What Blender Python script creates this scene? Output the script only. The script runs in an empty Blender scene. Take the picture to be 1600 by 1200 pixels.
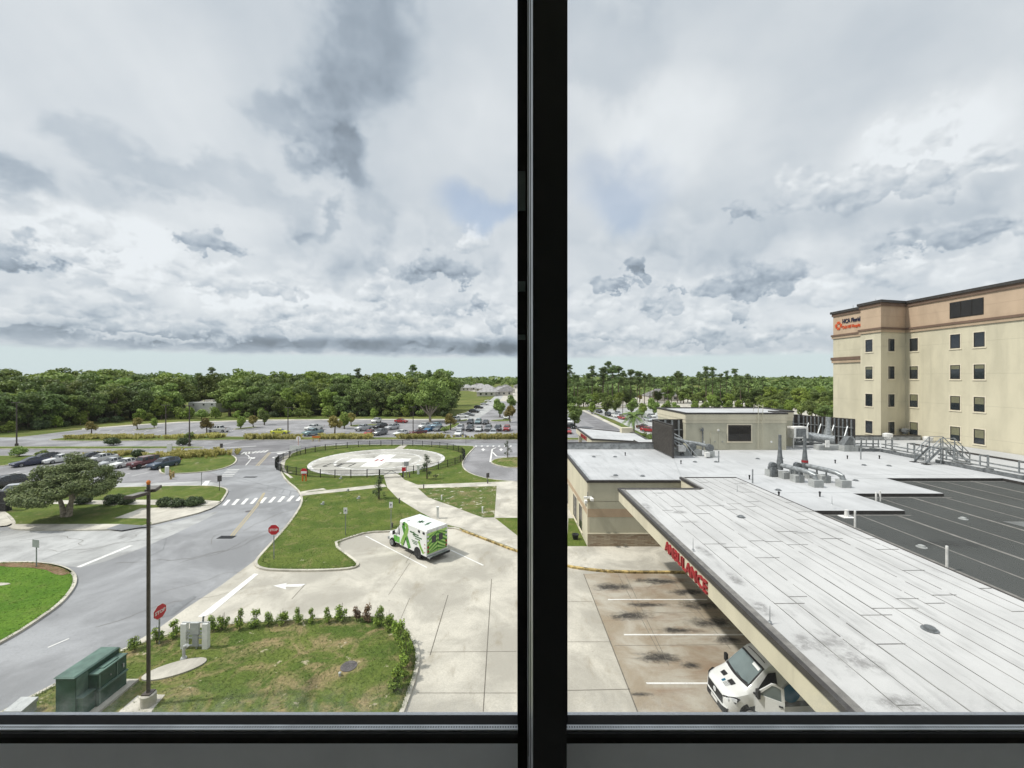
import bpy, bmesh, math, random
from mathutils import Vector, Matrix
from mathutils.geometry import tessellate_polygon
R = math.radians
SC = bpy.context.scene
COL = SC.collection
rnd = random.Random(7)

# ---------------------------------------------------------------- camera
H = 15.5            # eye height above the ground outside, fourth floor window
F = 640.0           # focal length in photo pixels (1600 wide)
HZ = 590.0          # photo row of the horizon
cam_d = bpy.data.cameras.new("camera"); cam = bpy.data.objects.new("camera", cam_d); COL.objects.link(cam)
cam.location = (0, 0, H); cam.rotation_euler = (R(90), 0, 0)
cam_d.sensor_width = 36.0; cam_d.lens = 36.0*F/1600.0; cam_d.shift_y = -10.0/1600.0
cam_d.clip_start = 0.02; cam_d.clip_end = 6000.0
SC.camera = cam
SC.view_settings.view_transform = 'Standard'; SC.view_settings.look = 'None'
SC.view_settings.exposure = 0.66; SC.view_settings.gamma = 1.0; SC.view_settings.use_curve_mapping = False
SC.render.engine = 'CYCLES'
cy = SC.cycles
cy.use_denoising = True
cy.max_bounces = 8; cy.diffuse_bounces = 5; cy.glossy_bounces = 3; cy.transmission_bounces = 4; cy.transparent_max_bounces = 12
cy.caustics_reflective = False; cy.caustics_refractive = False
cy.sample_clamp_indirect = 4.0

# ---------------------------------------------------------------- node expressions
class X:
    "a float socket with arithmetic"
    def __init__(s, nt, k): s.nt = nt; s.k = k
    def _m(s, op, *a, clamp=False):
        n = s.nt.nodes.new('ShaderNodeMath'); n.operation = op; n.use_clamp = clamp
        for i, q in enumerate((s,)+a):
            if isinstance(q, X): s.nt.links.new(q.k, n.inputs[i])
            else: n.inputs[i].default_value = q
        return X(s.nt, n.outputs[0])
    def __add__(s, o): return s._m('ADD', o)
    __radd__ = __add__
    def __sub__(s, o): return s._m('SUBTRACT', o)
    def __rsub__(s, o): return (s*-1.0)+o
    def __mul__(s, o): return s._m('MULTIPLY', o)
    __rmul__ = __mul__
    def __truediv__(s, o): return s._m('DIVIDE', o)
    def __pow__(s, o): return s._m('POWER', o)
    def max(s, o): return s._m('MAXIMUM', o)
    def min(s, o): return s._m('MINIMUM', o)
    def abs(s): return s._m('ABSOLUTE')
    def step(s, a, b):
        "smooth step from a to b"
        n = s.nt.nodes.new('ShaderNodeMapRange'); n.interpolation_type = 'SMOOTHSTEP'
        s.nt.links.new(s.k, n.inputs[0]); n.inputs[1].default_value = a; n.inputs[2].default_value = b
        return X(s.nt, n.outputs[0])
    def ramp(s, a, b, c, d):
        n = s.nt.nodes.new('ShaderNodeMapRange')
        s.nt.links.new(s.k, n.inputs[0])
        for i, q in enumerate((a, b, c, d)): n.inputs[i+1].default_value = q
        return X(s.nt, n.outputs[0])
def lk(nt, a, b):
    if isinstance(a, X): a = a.k
    nt.links.new(a, b)
def mixc(nt, fac, a, b, mode='MIX'):
    n = nt.nodes.new('ShaderNodeMix'); n.data_type = 'RGBA'; n.blend_type = mode
    for q, i in ((fac, 0), (a, 6), (b, 7)):
        if isinstance(q, X): nt.links.new(q.k, n.inputs[i])
        elif isinstance(q, bpy.types.NodeSocket): nt.links.new(q, n.inputs[i])
        elif i == 0: n.inputs[0].default_value = q
        else: n.inputs[i].default_value = (q[0], q[1], q[2], 1)
    return n.outputs[2]
def noise(nt, vec, scale, detail=4.0, rough=0.55, dist=0.0):
    n = nt.nodes.new('ShaderNodeTexNoise'); n.inputs['Scale'].default_value = scale
    n.inputs['Detail'].default_value = detail; n.inputs['Roughness'].default_value = rough; n.inputs['Distortion'].default_value = dist
    if vec is not None: lk(nt, vec, n.inputs['Vector'])
    return X(nt, n.outputs['Fac'])
def comb(nt, x, y, z):
    n = nt.nodes.new('ShaderNodeCombineXYZ')
    for i, q in enumerate((x, y, z)):
        if isinstance(q, X): nt.links.new(q.k, n.inputs[i])
        else: n.inputs[i].default_value = q
    return n.outputs[0]
def sepx(nt, v):
    n = nt.nodes.new('ShaderNodeSeparateXYZ'); nt.links.new(v, n.inputs[0])
    return [X(nt, n.outputs[i]) for i in range(3)]
def ocoord(nt): return nt.nodes.new('ShaderNodeTexCoord').outputs['Object']
def scaled(nt, vec, s):
    n = nt.nodes.new('ShaderNodeMapping'); n.inputs['Scale'].default_value = s; nt.links.new(vec, n.inputs['Vector']); return n.outputs[0]

# ---------------------------------------------------------------- sky and sun
SUN_EL, SUN_AZ = 54.0, -97.0      # degrees; azimuth from +Y towards +X, so the sun stands to the left
W = bpy.data.worlds.new("World"); SC.world = W; W.use_nodes = True
nt = W.node_tree; nt.nodes.clear()
wo = nt.nodes.new('ShaderNodeOutputWorld')
sky = nt.nodes.new('ShaderNodeTexSky'); sky.sky_type = 'NISHITA'; sky.sun_disc = False
sky.sun_elevation = R(SUN_EL); sky.sun_rotation = R(SUN_AZ); sky.air_density = 1.0; sky.dust_density = 1.5; sky.ozone_density = 1.0
bg1 = nt.nodes.new('ShaderNodeBackground'); bg1.inputs[1].default_value = 0.11; nt.links.new(sky.outputs[0], bg1.inputs[0])
gen = nt.nodes.new('ShaderNodeTexCoord').outputs['Generated']
dx, dy, dz = sepx(nt, gen)
dy_ = dy.max(0.02)
az = dx._m('ARCTAN2', dy)
el = dz
SK0 = 0.465
# veil of high cloud, cumulus banks low down and a few big grey wisps, all laid out by direction of sky
k = (dz.max(0.0)+0.16)**-1.0
pl = comb(nt, dx*k, dy*k, 0.0)
wn = noise(nt, gen, 3.0, 4.0, 0.6)
wf = noise(nt, gen, 9.0, 6.0, 0.62)
n_over = noise(nt, scaled(nt, pl, (0.9, 0.5, 1.0)), 1.1, 5.0, 0.5, 0.6)
n_over2 = noise(nt, scaled(nt, pl, (0.5, 1.3, 1.0)), 0.9, 4.0, 0.5, 0.4)
def voro(vec, sc, det=2.0):
    n = nt.nodes.new('ShaderNodeTexVoronoi'); n.feature = 'F1'; n.voronoi_dimensions = '2D'; n.normalize = True
    n.inputs['Scale'].default_value = sc; n.inputs['Detail'].default_value = det; n.inputs['Roughness'].default_value = 0.45; n.inputs['Lacunarity'].default_value = 2.3
    lk(nt, vec, n.inputs['Vector']); d = X(nt, n.outputs['Distance'])*1.25
    return (1.0-d*d).max(0.0)
def shift(vec, dv):
    ad = nt.nodes.new('ShaderNodeVectorMath'); ad.operation = 'ADD'; nt.links.new(vec, ad.inputs[0]); ad.inputs[1].default_value = dv; return ad.outputs[0]
def n2(vec, scale, detail=4.0, rough=0.55):
    n = nt.nodes.new('ShaderNodeTexNoise'); n.noise_dimensions = '2D'; n.inputs['Scale'].default_value = scale; n.inputs['Detail'].default_value = detail; n.inputs['Roughness'].default_value = rough
    lk(nt, vec, n.inputs['Vector']); return n
def warp(vec, amt, sc, det=3.0):
    n = n2(vec, sc, det, 0.6); a = nt.nodes.new('ShaderNodeVectorMath'); a.operation = 'MULTIPLY_ADD'; nt.links.new(n.outputs['Color'], a.inputs[0]); a.inputs[1].default_value = (amt,)*3; nt.links.new(vec, a.inputs[2]); return a.outputs[0]
p2 = comb(nt, az, el*1.15, 0.0); p3 = comb(nt, az, el*1.7, 0.0)
cs = warp(p2, 0.09, 9.0); fs = warp(p3, 0.035, 24.0)
ca = X(nt, n2(p2, 4.6, 5.0, 0.55).outputs['Fac'])
cv, cv2 = voro(cs, 5.5, 2.5), voro(shift(cs, (-0.014, 0.040, 0.0)), 5.5, 2.5)
fv, fv2 = voro(fs, 14.0, 2.0), voro(shift(fs, (-0.006, 0.016, 0.0)), 14.0, 2.0)
fa = X(nt, n2(fs, 10.0, 4.0, 0.55).outputs['Fac'])
veil = 0.50 + (n_over-0.5)*0.26 + (n_over2-0.5)*0.16 + (wf-0.5)*0.05
L = veil
low = el.step(0.46, 0.16)
dens = ca*0.9+cv*0.22
cum = dens.step(0.57, 0.66)*low
cumL = 0.50+(cv-cv2)*0.30+(cv-0.7)*0.10+(0.5-ca)*0.2
L = L+(cumL-L)*cum*0.85
dens2 = fa*0.85+fv*0.22
fine = dens2.step(0.55, 0.64)*el.step(0.27, 0.16)*el.step(0.03, 0.07)
fineL = 0.51+(fv-fv2)*0.32+(fv-0.7)*0.10
L = L+(fineL-L)*fine*0.7
wob = (noise(nt, comb(nt, az*6.0, el*16.0, 0.0), 1.0, 5.0, 0.6)-0.5)
wob2 = (noise(nt, comb(nt, az*22.0, el*60.0, 0.0), 1.0, 4.0, 0.6)-0.5)
leftw = az.step(0.30, -0.10)
band = ((el+wob*0.03+wob2*0.012)-0.074).abs().step(0.034, 0.004)*(0.22+leftw*0.78)
L = L-band*0.155*(0.55+ca*0.9)
def wisp(a0, e0, a1, e1, w, amt, rough=0.10):
    "soft grey streak between two sky directions (azimuth, sine of height)"
    global L
    ax, ay = a0, e0; bx, by = a1-a0, e1-e0; q = bx*bx+by*by
    px = az-ax+(wn-0.5)*rough*1.8+(wf-0.5)*rough*1.1; py = el-ay+(ca-0.5)*rough*1.6+(fa-0.5)*rough*1.3
    t = ((px*bx+py*by)/q).max(0.0).min(1.0)
    d = ((px-t*bx)**2.0+(py-t*by)**2.0)**0.5
    L = L-d.step(w, w*0.2)*(0.72+(wf-0.5)*1.6)*amt
def dirpx(u, v):
    X_, Z_ = (u-800)/640.0, (590-v)/640.0
    n = math.sqrt(X_*X_+1+Z_*Z_); return math.atan2(X_, 1.0), Z_/n
for (u0, v0, u1, v1, w, amt, ro) in [(395, 150, 560, 280, 0.050, 0.10, 0.10), (600, 20, 530, 140, 0.14, 0.15, 0.14), (540, 260, 600, 345, 0.055, 0.055, 0.13), (480, 355, 530, 340, 0.03, 0.10, 0.1),
        (120, 215, 470, 325, 0.05, 0.07, 0.10), (900, 60, 1000, 110, 0.09, 0.05, 0.12), (40, 305, 0, 290, 0.05, 0.12, 0.1)]:
    wisp(*dirpx(u0, v0), *dirpx(u1, v1), w, amt, ro)
def bright(u, v, wx, wy, amt):
    global L
    a0, e0 = dirpx(u, v)
    d = (((az-a0+(wn-0.5)*0.12)/wx)**2.0+((el-e0+(ca-0.5)*0.12)/wy)**2.0)**0.5
    L = L+d.step(1.0, 0.2)*amt*(0.6+cv*0.7)
bright(150, 370, 0.16, 0.06, 0.10); bright(1460, 225, 0.15, 0.09, 0.09); bright(1050, 210, 0.25, 0.12, 0.05); bright(420, 470, 0.30, 0.05, 0.07)
wcol = n2(p2, 11.0, 5.0, 0.62).outputs['Color']; w1, w2, w3 = sepx(nt, wcol)
wcol2 = n2(p2, 34.0, 3.0, 0.6).outputs['Color']; v1, v2, v3 = sepx(nt, wcol2)
azw = az+(w1-0.5)*0.16+(v1-0.5)*0.035; elw = el+(w2-0.5)*0.10+(v2-0.5)*0.025
pf = (fv-0.72)*1.3+(w3-0.5)*2.2+(v3-0.5)*0.9
pl_ = (fv-fv2)*0.26+(cv-cv2)*0.14
def cloud(u, v, rx, ry, lb, lt):
    "one heap of cloud: flat grey base, lit lumpy top"
    global L
    a0, e0 = dirpx(u, v); a1, _ = dirpx(u+rx, v); _, e1 = dirpx(u, v-ry); wx, wy = a1-a0, e1-e0
    q = (elw-e0)*(1.0/wy); x_ = (azw-a0)*(1.0/wx)
    dd = x_*x_+(q.max(0.0)**2.0)+((q*-1.6).max(0.0)**2.0)
    m = (1.0-dd+pf).step(-0.05, 0.80)
    t = (q*0.42+0.40+(fv-0.7)*0.7+(w3-0.5)*0.9).max(0.0).min(1.0)
    L = L+((t*(lt-lb)+lb)+pl_-L)*m*0.90
for c in [(150,372,78,40,.48,.60),(30,408,70,36,.30,.43),(125,412,52,22,.45,.58),(345,388,58,20,.35,.46),(690,428,74,28,.32,.47),(737,375,30,36,.44,.58),(590,458,30,28,.39,.56),(440,452,60,26,.41,.53),(320,432,85,28,.46,.57),
          (180,492,125,24,.39,.53),(50,500,90,24,.43,.56),(500,502,110,22,.42,.56),(625,502,65,26,.41,.56),(738,478,15,11,.36,.48),(775,508,20,18,.37,.50),(692,500,24,26,.41,.54),(390,520,90,14,.40,.53),(240,530,120,10,.38,.50),
          (1450,215,105,55,.49,.60),(1565,255,80,45,.49,.58),(1290,305,115,40,.43,.53),(1410,295,100,32,.40,.54),(1490,372,180,30,.33,.50),(1170,442,92,30,.33,.47),(1160,336,42,16,.37,.47),(948,448,42,13,.33,.43),(995,425,20,17,.33,.45),(1060,455,22,7,.36,.44),
          (1020,480,45,20,.38,.48),(1155,490,26,18,.37,.47),(1100,532,105,13,.38,.51),(955,532,75,13,.38,.51),(1235,522,70,15,.40,.53),(1400,420,90,22,.44,.56),(1270,470,80,22,.44,.55),(1040,560,90,7,.41,.53),(1200,562,80,7,.41,.53)]: cloud(*c)
L = (SK0-0.01+(L-0.50)*1.55).max(0.14).min(0.575)
warm = L.step(0.20, 0.56)
cloudc = mixc(nt, warm, (0.84, 0.985, 1.16), (0.97, 1.0, 1.035))
L = L*(1.0+el.step(0.66, 0.95)*1.1)  # sky overhead, out of view, brightened to raise the ambient light
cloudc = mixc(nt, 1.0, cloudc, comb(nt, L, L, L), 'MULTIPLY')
hz = ((el+wob*0.016+wob2*0.012).step(0.056, 0.043))
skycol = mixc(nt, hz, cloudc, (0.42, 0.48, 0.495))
# two openings of blue
def gap(u, v, wx, wy):
    a0, e0 = dirpx(u, v)
    d = (((az-a0+(wn-0.5)*0.2)/wx)**2.0+((el-e0+(ca-0.5)*0.18)/wy)**2.0)**0.5
    return d.step(1.0, 0.25)
blue = gap(760, 325, 0.14, 0.055)*(1.0-fine*0.8)+gap(970, 305, 0.15, 0.085)*0.8
cover = 0.97-blue*0.46

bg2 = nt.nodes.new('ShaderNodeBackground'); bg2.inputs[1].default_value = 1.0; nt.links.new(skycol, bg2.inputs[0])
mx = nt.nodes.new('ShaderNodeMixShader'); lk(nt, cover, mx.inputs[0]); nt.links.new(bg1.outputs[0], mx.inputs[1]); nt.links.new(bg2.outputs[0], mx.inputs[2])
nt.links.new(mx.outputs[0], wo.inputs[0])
W.cycles.sampling_method = 'MANUAL'; W.cycles.sample_map_resolution = 512
sl = bpy.data.lights.new("sun", 'SUN'); sl.energy = 2.4; sl.angle = R(2.5); sl.color = (1.0, 0.96, 0.90)
so = bpy.data.objects.new("sun", sl); COL.objects.link(so)
sdir = Vector((math.sin(R(SUN_AZ))*math.cos(R(SUN_EL)), math.cos(R(SUN_AZ))*math.cos(R(SUN_EL)), math.sin(R(SUN_EL))))
so.rotation_euler = sdir.to_track_quat('Z', 'Y').to_euler(); so.location = (-30, 0, 60)
# ---------------------------------------------------------------- mesh helpers
def G(u, v):
    "photo pixel of a point on the ground -> world x, y"
    y = F*H/(v-HZ); return ((u-800.0)/F*y, y)
def PX(u, y): return (u-800.0)/F*y
def PZ(v, y): return H-(v-HZ)/F*y
YAW = 13.0/640.0
cyw, syw = math.cos(math.atan(YAW)), math.sin(math.atan(YAW))
def BL(p):
    "hospital grid (x right, y away) -> world"
    return (p[0]-p[1]*YAW, p[1], p[2])
ORI = {}
class MB:
    def __init__(s, b=False): s.v = []; s.f = []; s.m = []; s.b = b; s.mi = 0
    def add(s, vs, fs, mi=None):
        o = len(s.v); s.v += [tuple(q) for q in vs]
        for f in fs: s.f.append([i+o for i in f]); s.m.append(s.mi if mi is None else mi)
        return s
    def poly(s, pts, mi=None): return s.add(pts, [list(range(len(pts)))], mi)
    def box(s, x0, x1, y0, y1, z0, z1, mi=None):
        return s.add([(x0,y0,z0),(x1,y0,z0),(x1,y1,z0),(x0,y1,z0),(x0,y0,z1),(x1,y0,z1),(x1,y1,z1),(x0,y1,z1)],
                     [[0,3,2,1],[4,5,6,7],[0,1,5,4],[1,2,6,5],[2,3,7,6],[3,0,4,7]], mi)
    def obox(s, c, size, rot=(0,0,0), mi=None):
        from mathutils import Euler
        m = Euler(rot).to_matrix(); hx, hy, hz = [q/2 for q in size]
        vs = [Vector(c)+m@Vector((a*hx, b*hy, d*hz)) for d in (-1,1) for (a,b) in ((-1,-1),(1,-1),(1,1),(-1,1))]
        return s.add(vs, [[0,3,2,1],[4,5,6,7],[0,1,5,4],[1,2,6,5],[2,3,7,6],[3,0,4,7]], mi)
    def bar(s, a, b, w, h=None, mi=None, up=(0,0,1)):
        "rectangular bar from a to b"
        a, b = Vector(a), Vector(b); d = (b-a).normalized(); u = Vector(up)
        if abs(d.dot(u)) > .95: u = Vector((0,1,0))
        sx = d.cross(u).normalized()*(w/2); sy = sx.cross(d).normalized()*((h or w)/2)
        vs = [p+i*sx+j*sy for p in (a,b) for (i,j) in ((-1,-1),(1,-1),(1,1),(-1,1))]
        return s.add(vs, [[0,3,2,1],[4,5,6,7],[0,1,5,4],[1,2,6,5],[2,3,7,6],[3,0,4,7]], mi)
    def tube(s, pts, rad, n=8, caps=True, mi=None):
        pts = [Vector(p) for p in pts]; k = len(pts)
        if not isinstance(rad, (list, tuple)): rad = [rad]*k
        vs = []; ref = Vector((0.31, 0.77, 0.55))
        for i, p in enumerate(pts):
            d = (pts[min(i+1,k-1)]-pts[max(i-1,0)]).normalized()
            if abs(d.dot(ref)) > .95: ref = Vector((0.9,-.3,.1))
            a = d.cross(ref).normalized(); b = d.cross(a)
            for j in range(n):
                t = 2*math.pi*j/n; vs.append(p+(a*math.cos(t)+b*math.sin(t))*rad[i])
        fs = [[i*n+j, i*n+(j+1)%n, (i+1)*n+(j+1)%n, (i+1)*n+j] for i in range(k-1) for j in range(n)]
        if caps: fs += [list(range(n))[::-1], [(k-1)*n+j for j in range(n)]]
        return s.add(vs, fs, mi)
    def lathe(s, prof, c, n=14, axis='z', mi=None):
        vs = []
        for (r, z) in prof:
            for j in range(n):
                t = 2*math.pi*j/n; a, b = r*math.cos(t), r*math.sin(t)
                q = {'z': (a,b,z), 'y': (a,z,b), 'x': (z,a,b)}[axis]; vs.append((c[0]+q[0], c[1]+q[1], c[2]+q[2]))
        k = len(prof); fs = [[i*n+j, i*n+(j+1)%n, (i+1)*n+(j+1)%n, (i+1)*n+j] for i in range(k-1) for j in range(n)]
        fs += [list(range(n))[::-1], [(k-1)*n+j for j in range(n)]]
        return s.add(vs, fs, mi)
    def sheet(s, poly, z, mi=None):
        tri = tessellate_polygon([[Vector((p[0],p[1],0)) for p in poly]])
        fs = []
        for t in tri:
            a, b, c = [poly[i] for i in t]
            cr = (b[0]-a[0])*(c[1]-a[1])-(b[1]-a[1])*(c[0]-a[0])
            fs.append(list(t) if cr > 0 else list(t)[::-1])
        return s.add([(p[0],p[1],z) for p in poly], fs, mi)
    def prism(s, poly, z0, z1, mi=None):
        poly = ccw(poly); n = len(poly); s.sheet(poly, z1, mi)
        return s.add([(p[0],p[1],z0) for p in poly]+[(p[0],p[1],z1) for p in poly], [[i,(i+1)%n,n+(i+1)%n,n+i] for i in range(n)], mi)
    def loft(s, secs, closed=True, caps=True, mi=None):
        n = len(secs[0]); vs = [p for q in secs for p in q]
        m = n if closed else n-1
        fs = [[i*n+j, i*n+(j+1)%n, (i+1)*n+(j+1)%n, (i+1)*n+j] for i in range(len(secs)-1) for j in range(m)]
        if caps: fs += [list(range(n))[::-1], [(len(secs)-1)*n+j for j in range(n)]]
        return s.add(vs, fs, mi)
    def text(s, txt, size, o, ux, uy, depth=0.03, align='LEFT', mi=None, bold=0.0, wide=1.0):
        "raised lettering: origin o, reading direction ux, up uy"
        cu = bpy.data.curves.new("t", 'FONT'); cu.body = txt; cu.size = size; cu.extrude = depth/2; cu.offset = bold; cu.align_x = align; cu.resolution_u = 2
        ob = bpy.data.objects.new("t", cu); COL.objects.link(ob)
        dg = bpy.context.evaluated_depsgraph_get(); me = bpy.data.meshes.new_from_object(ob.evaluated_get(dg))
        ux, uy, o = Vector(ux).normalized(), Vector(uy).normalized(), Vector(o); uz = ux.cross(uy)
        s.add([o+ux*v.co.x*wide+uy*v.co.y+uz*(v.co.z+depth/2) for v in me.vertices], [list(p.vertices) for p in me.polygons], mi)
        bpy.data.objects.remove(ob); bpy.data.curves.remove(cu); bpy.data.meshes.remove(me)
        return s
    def build(s, name, mats, parent=None, smooth=None, loc=None):
        if not isinstance(mats, (list, tuple)): mats = [mats]
        vs = [BL(p) for p in s.v] if s.b else s.v
        o = ORI.get(parent.name, (0,0,0)) if parent else (loc or (0,0,0))
        me = bpy.data.meshes.new(name); me.from_pydata([(p[0]-o[0],p[1]-o[1],p[2]-o[2]) for p in vs], [], s.f)
        for m in mats: me.materials.append(m)
        me.polygons.foreach_set('material_index', s.m)
        if smooth is not None:
            me.polygons.foreach_set('use_smooth', [True]*len(s.f)); me.set_sharp_from_angle(angle=R(smooth))
        me.update()
        ob = bpy.data.objects.new(name, me); COL.objects.link(ob)
        if parent: ob.parent = parent; ORI[ob.name] = o
        else: ob.location = o; ORI[ob.name] = o
        return ob
def area(p): return sum(p[i][0]*p[(i+1)%len(p)][1]-p[(i+1)%len(p)][0]*p[i][1] for i in range(len(p)))/2
def ccw(p): return list(p) if area(p) > 0 else list(p)[::-1]
def chaikin(p, it=2, closed=True):
    for _ in range(it):
        q = [] if closed else [p[0]]
        n = len(p)
        for i in range(n if closed else n-1):
            a, b = p[i], p[(i+1)%n]
            q += [(a[0]*.75+b[0]*.25, a[1]*.75+b[1]*.25), (a[0]*.25+b[0]*.75, a[1]*.25+b[1]*.75)]
        if not closed: q.append(p[-1])
        p = q
    return p
def inset(p, d):
    p = ccw(p); n = len(p); out = []
    for i in range(n):
        a, b, c = Vector(p[i-1]), Vector(p[i]), Vector(p[(i+1)%n])
        e1 = (b-a); e2 = (c-b)
        if e1.length < 1e-6: e1 = e2
        if e2.length < 1e-6: e2 = e1
        e1 = e1.normalized(); e2 = e2.normalized()
        n1 = Vector((-e1.y, e1.x)); n2 = Vector((-e2.y, e2.x)); m = n1+n2
        if m.length < .3: m = n1
        m = m.normalized(); k = min(1.0/max(m.dot(n1), .4), 2.0)
        out.append((b.x+m.x*d*k, b.y+m.y*d*k))
    return p, out
def GP(pts):
    "list of photo pixels, or ('w', x, y) world points, to ground points"
    return [(q[1], q[2]) if q[0] == 'w' else G(*q) for q in pts]
def tag(o, label=None, cat=None, group=None, kind=None):
    if label: o['label'] = label
    if cat: o['category'] = cat
    if group: o['group'] = group
    if kind: o['kind'] = kind
    return o
def thing(name, label, cat, loc=(0,0,0), group=None, rz=0):
    o = bpy.data.objects.new(name, None); COL.objects.link(o); o.location = loc; o.rotation_euler = (0,0,rz); o.empty_display_size = .3
    ORI[o.name] = tuple(loc) if rz == 0 else (0,0,0)
    return tag(o, label, cat, group)
KIDS = {}
def kids(o): return [c for c in o.children]
def dup(root, loc, rz=0.0, scale=1.0, label=None, group=None, swap=None):
    "a copy of a thing with copies of its parts and their sub-parts; swap maps material -> material through object-linked slots"
    def cp(o, par):
        c = o.copy(); COL.objects.link(c); c.parent = par
        if swap and o.type == 'MESH':
            for i, sl_ in enumerate(o.material_slots):
                if sl_.material and sl_.material.name in swap:
                    c.material_slots[i].link = 'OBJECT'; c.material_slots[i].material = swap[sl_.material.name]
        for ch in list(o.children): cp(ch, c)
        return c
    c = cp(root, None); c.location = loc; c.rotation_euler = (0,0,rz); c.scale = (scale,)*3 if not isinstance(scale, tuple) else scale
    if label: c['label'] = label
    if group: c['group'] = group
    return c
def drop(root):
    for ch in list(root.children): drop(ch)
    bpy.data.objects.remove(root)

# ---------------------------------------------------------------- materials
def base_mat(name, rough=0.6, spec=0.3, metal=0.0):
    m = bpy.data.materials.new(name); m.use_nodes = True; t = m.node_tree; b = t.nodes['Principled BSDF']
    b.inputs['Roughness'].default_value = rough; b.inputs['Specular IOR Level'].default_value = spec; b.inputs['Metallic'].default_value = metal
    return m, t, b
def bump(t, b, h, strength, dist=0.02):
    n = t.nodes.new('ShaderNodeBump'); n.inputs['Strength'].default_value = strength; n.inputs['Distance'].default_value = dist
    lk(t, h, n.inputs['Height']); t.links.new(n.outputs[0], b.inputs['Normal'])
def paint(name, c, rough=0.5, spec=0.3, metal=0.0, var=0.12, sc=3.0, bmp=0.0):
    "plain coat with slight cloudy wear"
    m, t, b = base_mat(name, rough, spec, metal); v = ocoord(t)
    n = noise(t, v, sc, 5.0, 0.6)
    d = tuple(q*(1-var*1.6) for q in c); l = tuple(min(1,q*(1+var*0.7)) for q in c)
    t.links.new(mixc(t, n.step(0.3, 0.7), d, l), b.inputs['Base Color'])
    lk(t, n.ramp(0, 1, rough*0.8, min(1, rough*1.2)), b.inputs['Roughness'])
    if bmp: bump(t, b, noise(t, v, sc*12, 3.0), bmp)
    return m
def concrete(name, c, stain=(0.10,0.085,0.06), amt=0.4, sc=0.25, rough=0.85, fine=0.25):
    m, t, b = base_mat(name, rough, 0.2); v = ocoord(t)
    a = noise(t, v, sc, 6.0, 0.62, 0.6); c2 = noise(t, scaled(t, v, (1.0, 0.45, 1.0)), sc*2.6, 6.0, 0.65, 0.3); f = noise(t, v, 9.0, 4.0, 0.7)
    col = mixc(t, a.step(0.36, 0.66), tuple(q*0.74 for q in c), tuple(q*1.16 for q in c))
    g2 = noise(t, v, sc*7.0, 5.0, 0.7, 0.4); col = mixc(t, g2.step(0.52, 0.72)*0.35, col, tuple(q*0.66 for q in c))
    sp = noise(t, v, 2.3, 2.0, 0.5); col = mixc(t, sp.step(0.74, 0.78)*0.5, col, tuple(q*0.4 for q in c))
    col = mixc(t, c2.step(0.54, 0.74)*amt, col, stain)
    col = mixc(t, f.step(0.35, 0.75)*fine, col, tuple(q*0.62 for q in c))
    t.links.new(col, b.inputs['Base Color']); bump(t, b, f, 0.25, 0.01)
    return m
def grass(name, c1, c2, dry, dryamt, sc=0.35, bare=None, bareamt=0.0):
    m, t, b = base_mat(name, 0.9, 0.1); v = ocoord(t)
    a = noise(t, v, sc, 6.0, 0.6, 0.4); d = noise(t, v, sc*1.7, 7.0, 0.66, 0.8); f = noise(t, scaled(t, v, (1,1,1)), 7.0, 5.0, 0.75); g = noise(t, v, 26.0, 3.0, 0.7)
    col = mixc(t, a.step(0.35, 0.65), c1, c2)
    col = mixc(t, d.step(0.60-dryamt*0.16, 0.74-dryamt*0.08)*min(1, dryamt), col, dry)
    if bare:
        e = noise(t, v, sc*2.2, 7.0, 0.7, 0.5)
        col = mixc(t, e.step(0.64-bareamt*0.1, 0.68-bareamt*0.1), col, bare)
    col = mixc(t, f.step(0.30, 0.72), mixc(t, 1.0, col, (0.58,0.59,0.56), 'MULTIPLY'), mixc(t, 1.0, col, (1.2,1.18,1.1), 'MULTIPLY'))
    t.links.new(col, b.inputs['Base Color']); bump(t, b, f+g*0.6, 0.6, 0.05)
    return m
def foliage(name, dark, light, hue=0.5, sc=0.6, trans=0.25):
    m, t, b = base_mat(name, 0.55, 0.25); v = ocoord(t)
    oi = t.nodes.new('ShaderNodeObjectInfo'); rr = X(t, oi.outputs['Random'])
    gm = t.nodes.new('ShaderNodeNewGeometry'); ri = X(t, gm.outputs['Random Per Island'])
    n = noise(t, v, sc, 3.0, 0.6)
    fac = (n-0.5)*1.1+(ri-0.5)*0.75+(rr-0.5)*0.7*hue+0.5
    col = mixc(t, fac.step(0.0, 1.0), dark, light)
    hs = t.nodes.new('ShaderNodeHueSaturation'); t.links.new(col, hs.inputs['Color'])
    lk(t, (rr-0.5)*0.05*hue+0.5, hs.inputs['Hue']); lk(t, (rr*7.13)._m('FRACT')*0.5*hue+(1.0-0.25*hue), hs.inputs['Value'])
    t.links.new(hs.outputs[0], b.inputs['Base Color'])
    tr = t.nodes.new('ShaderNodeBsdfTranslucent'); t.links.new(hs.outputs[0], tr.inputs[0])
    ms = t.nodes.new('ShaderNodeMixShader'); ms.inputs[0].default_value = trans
    t.links.new(b.outputs[0], ms.inputs[1]); t.links.new(tr.outputs[0], ms.inputs[2])
    t.links.new(ms.outputs[0], t.nodes['Material Output'].inputs[0])
    return m
def glassy(name, c=(0.02,0.025,0.03), rough=0.05):
    m, t, b = base_mat(name, rough, 0.7)
    n = noise(t, ocoord(t), 1.3, 2.0)
    t.links.new(mixc(t, n, tuple(q*.6 for q in c), tuple(q*1.5 for q in c)), b.inputs['Base Color'])
    return m
M = {}
M['road'] = concrete('road_grey', (0.285,0.288,0.294), (0.19,0.19,0.19), 0.65, 0.15, 0.85, 0.35)
M['road_worn'] = concrete('road_worn', (0.40,0.40,0.39), (0.17,0.165,0.16), 0.85, 0.2, 0.9, 0.3)
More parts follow.
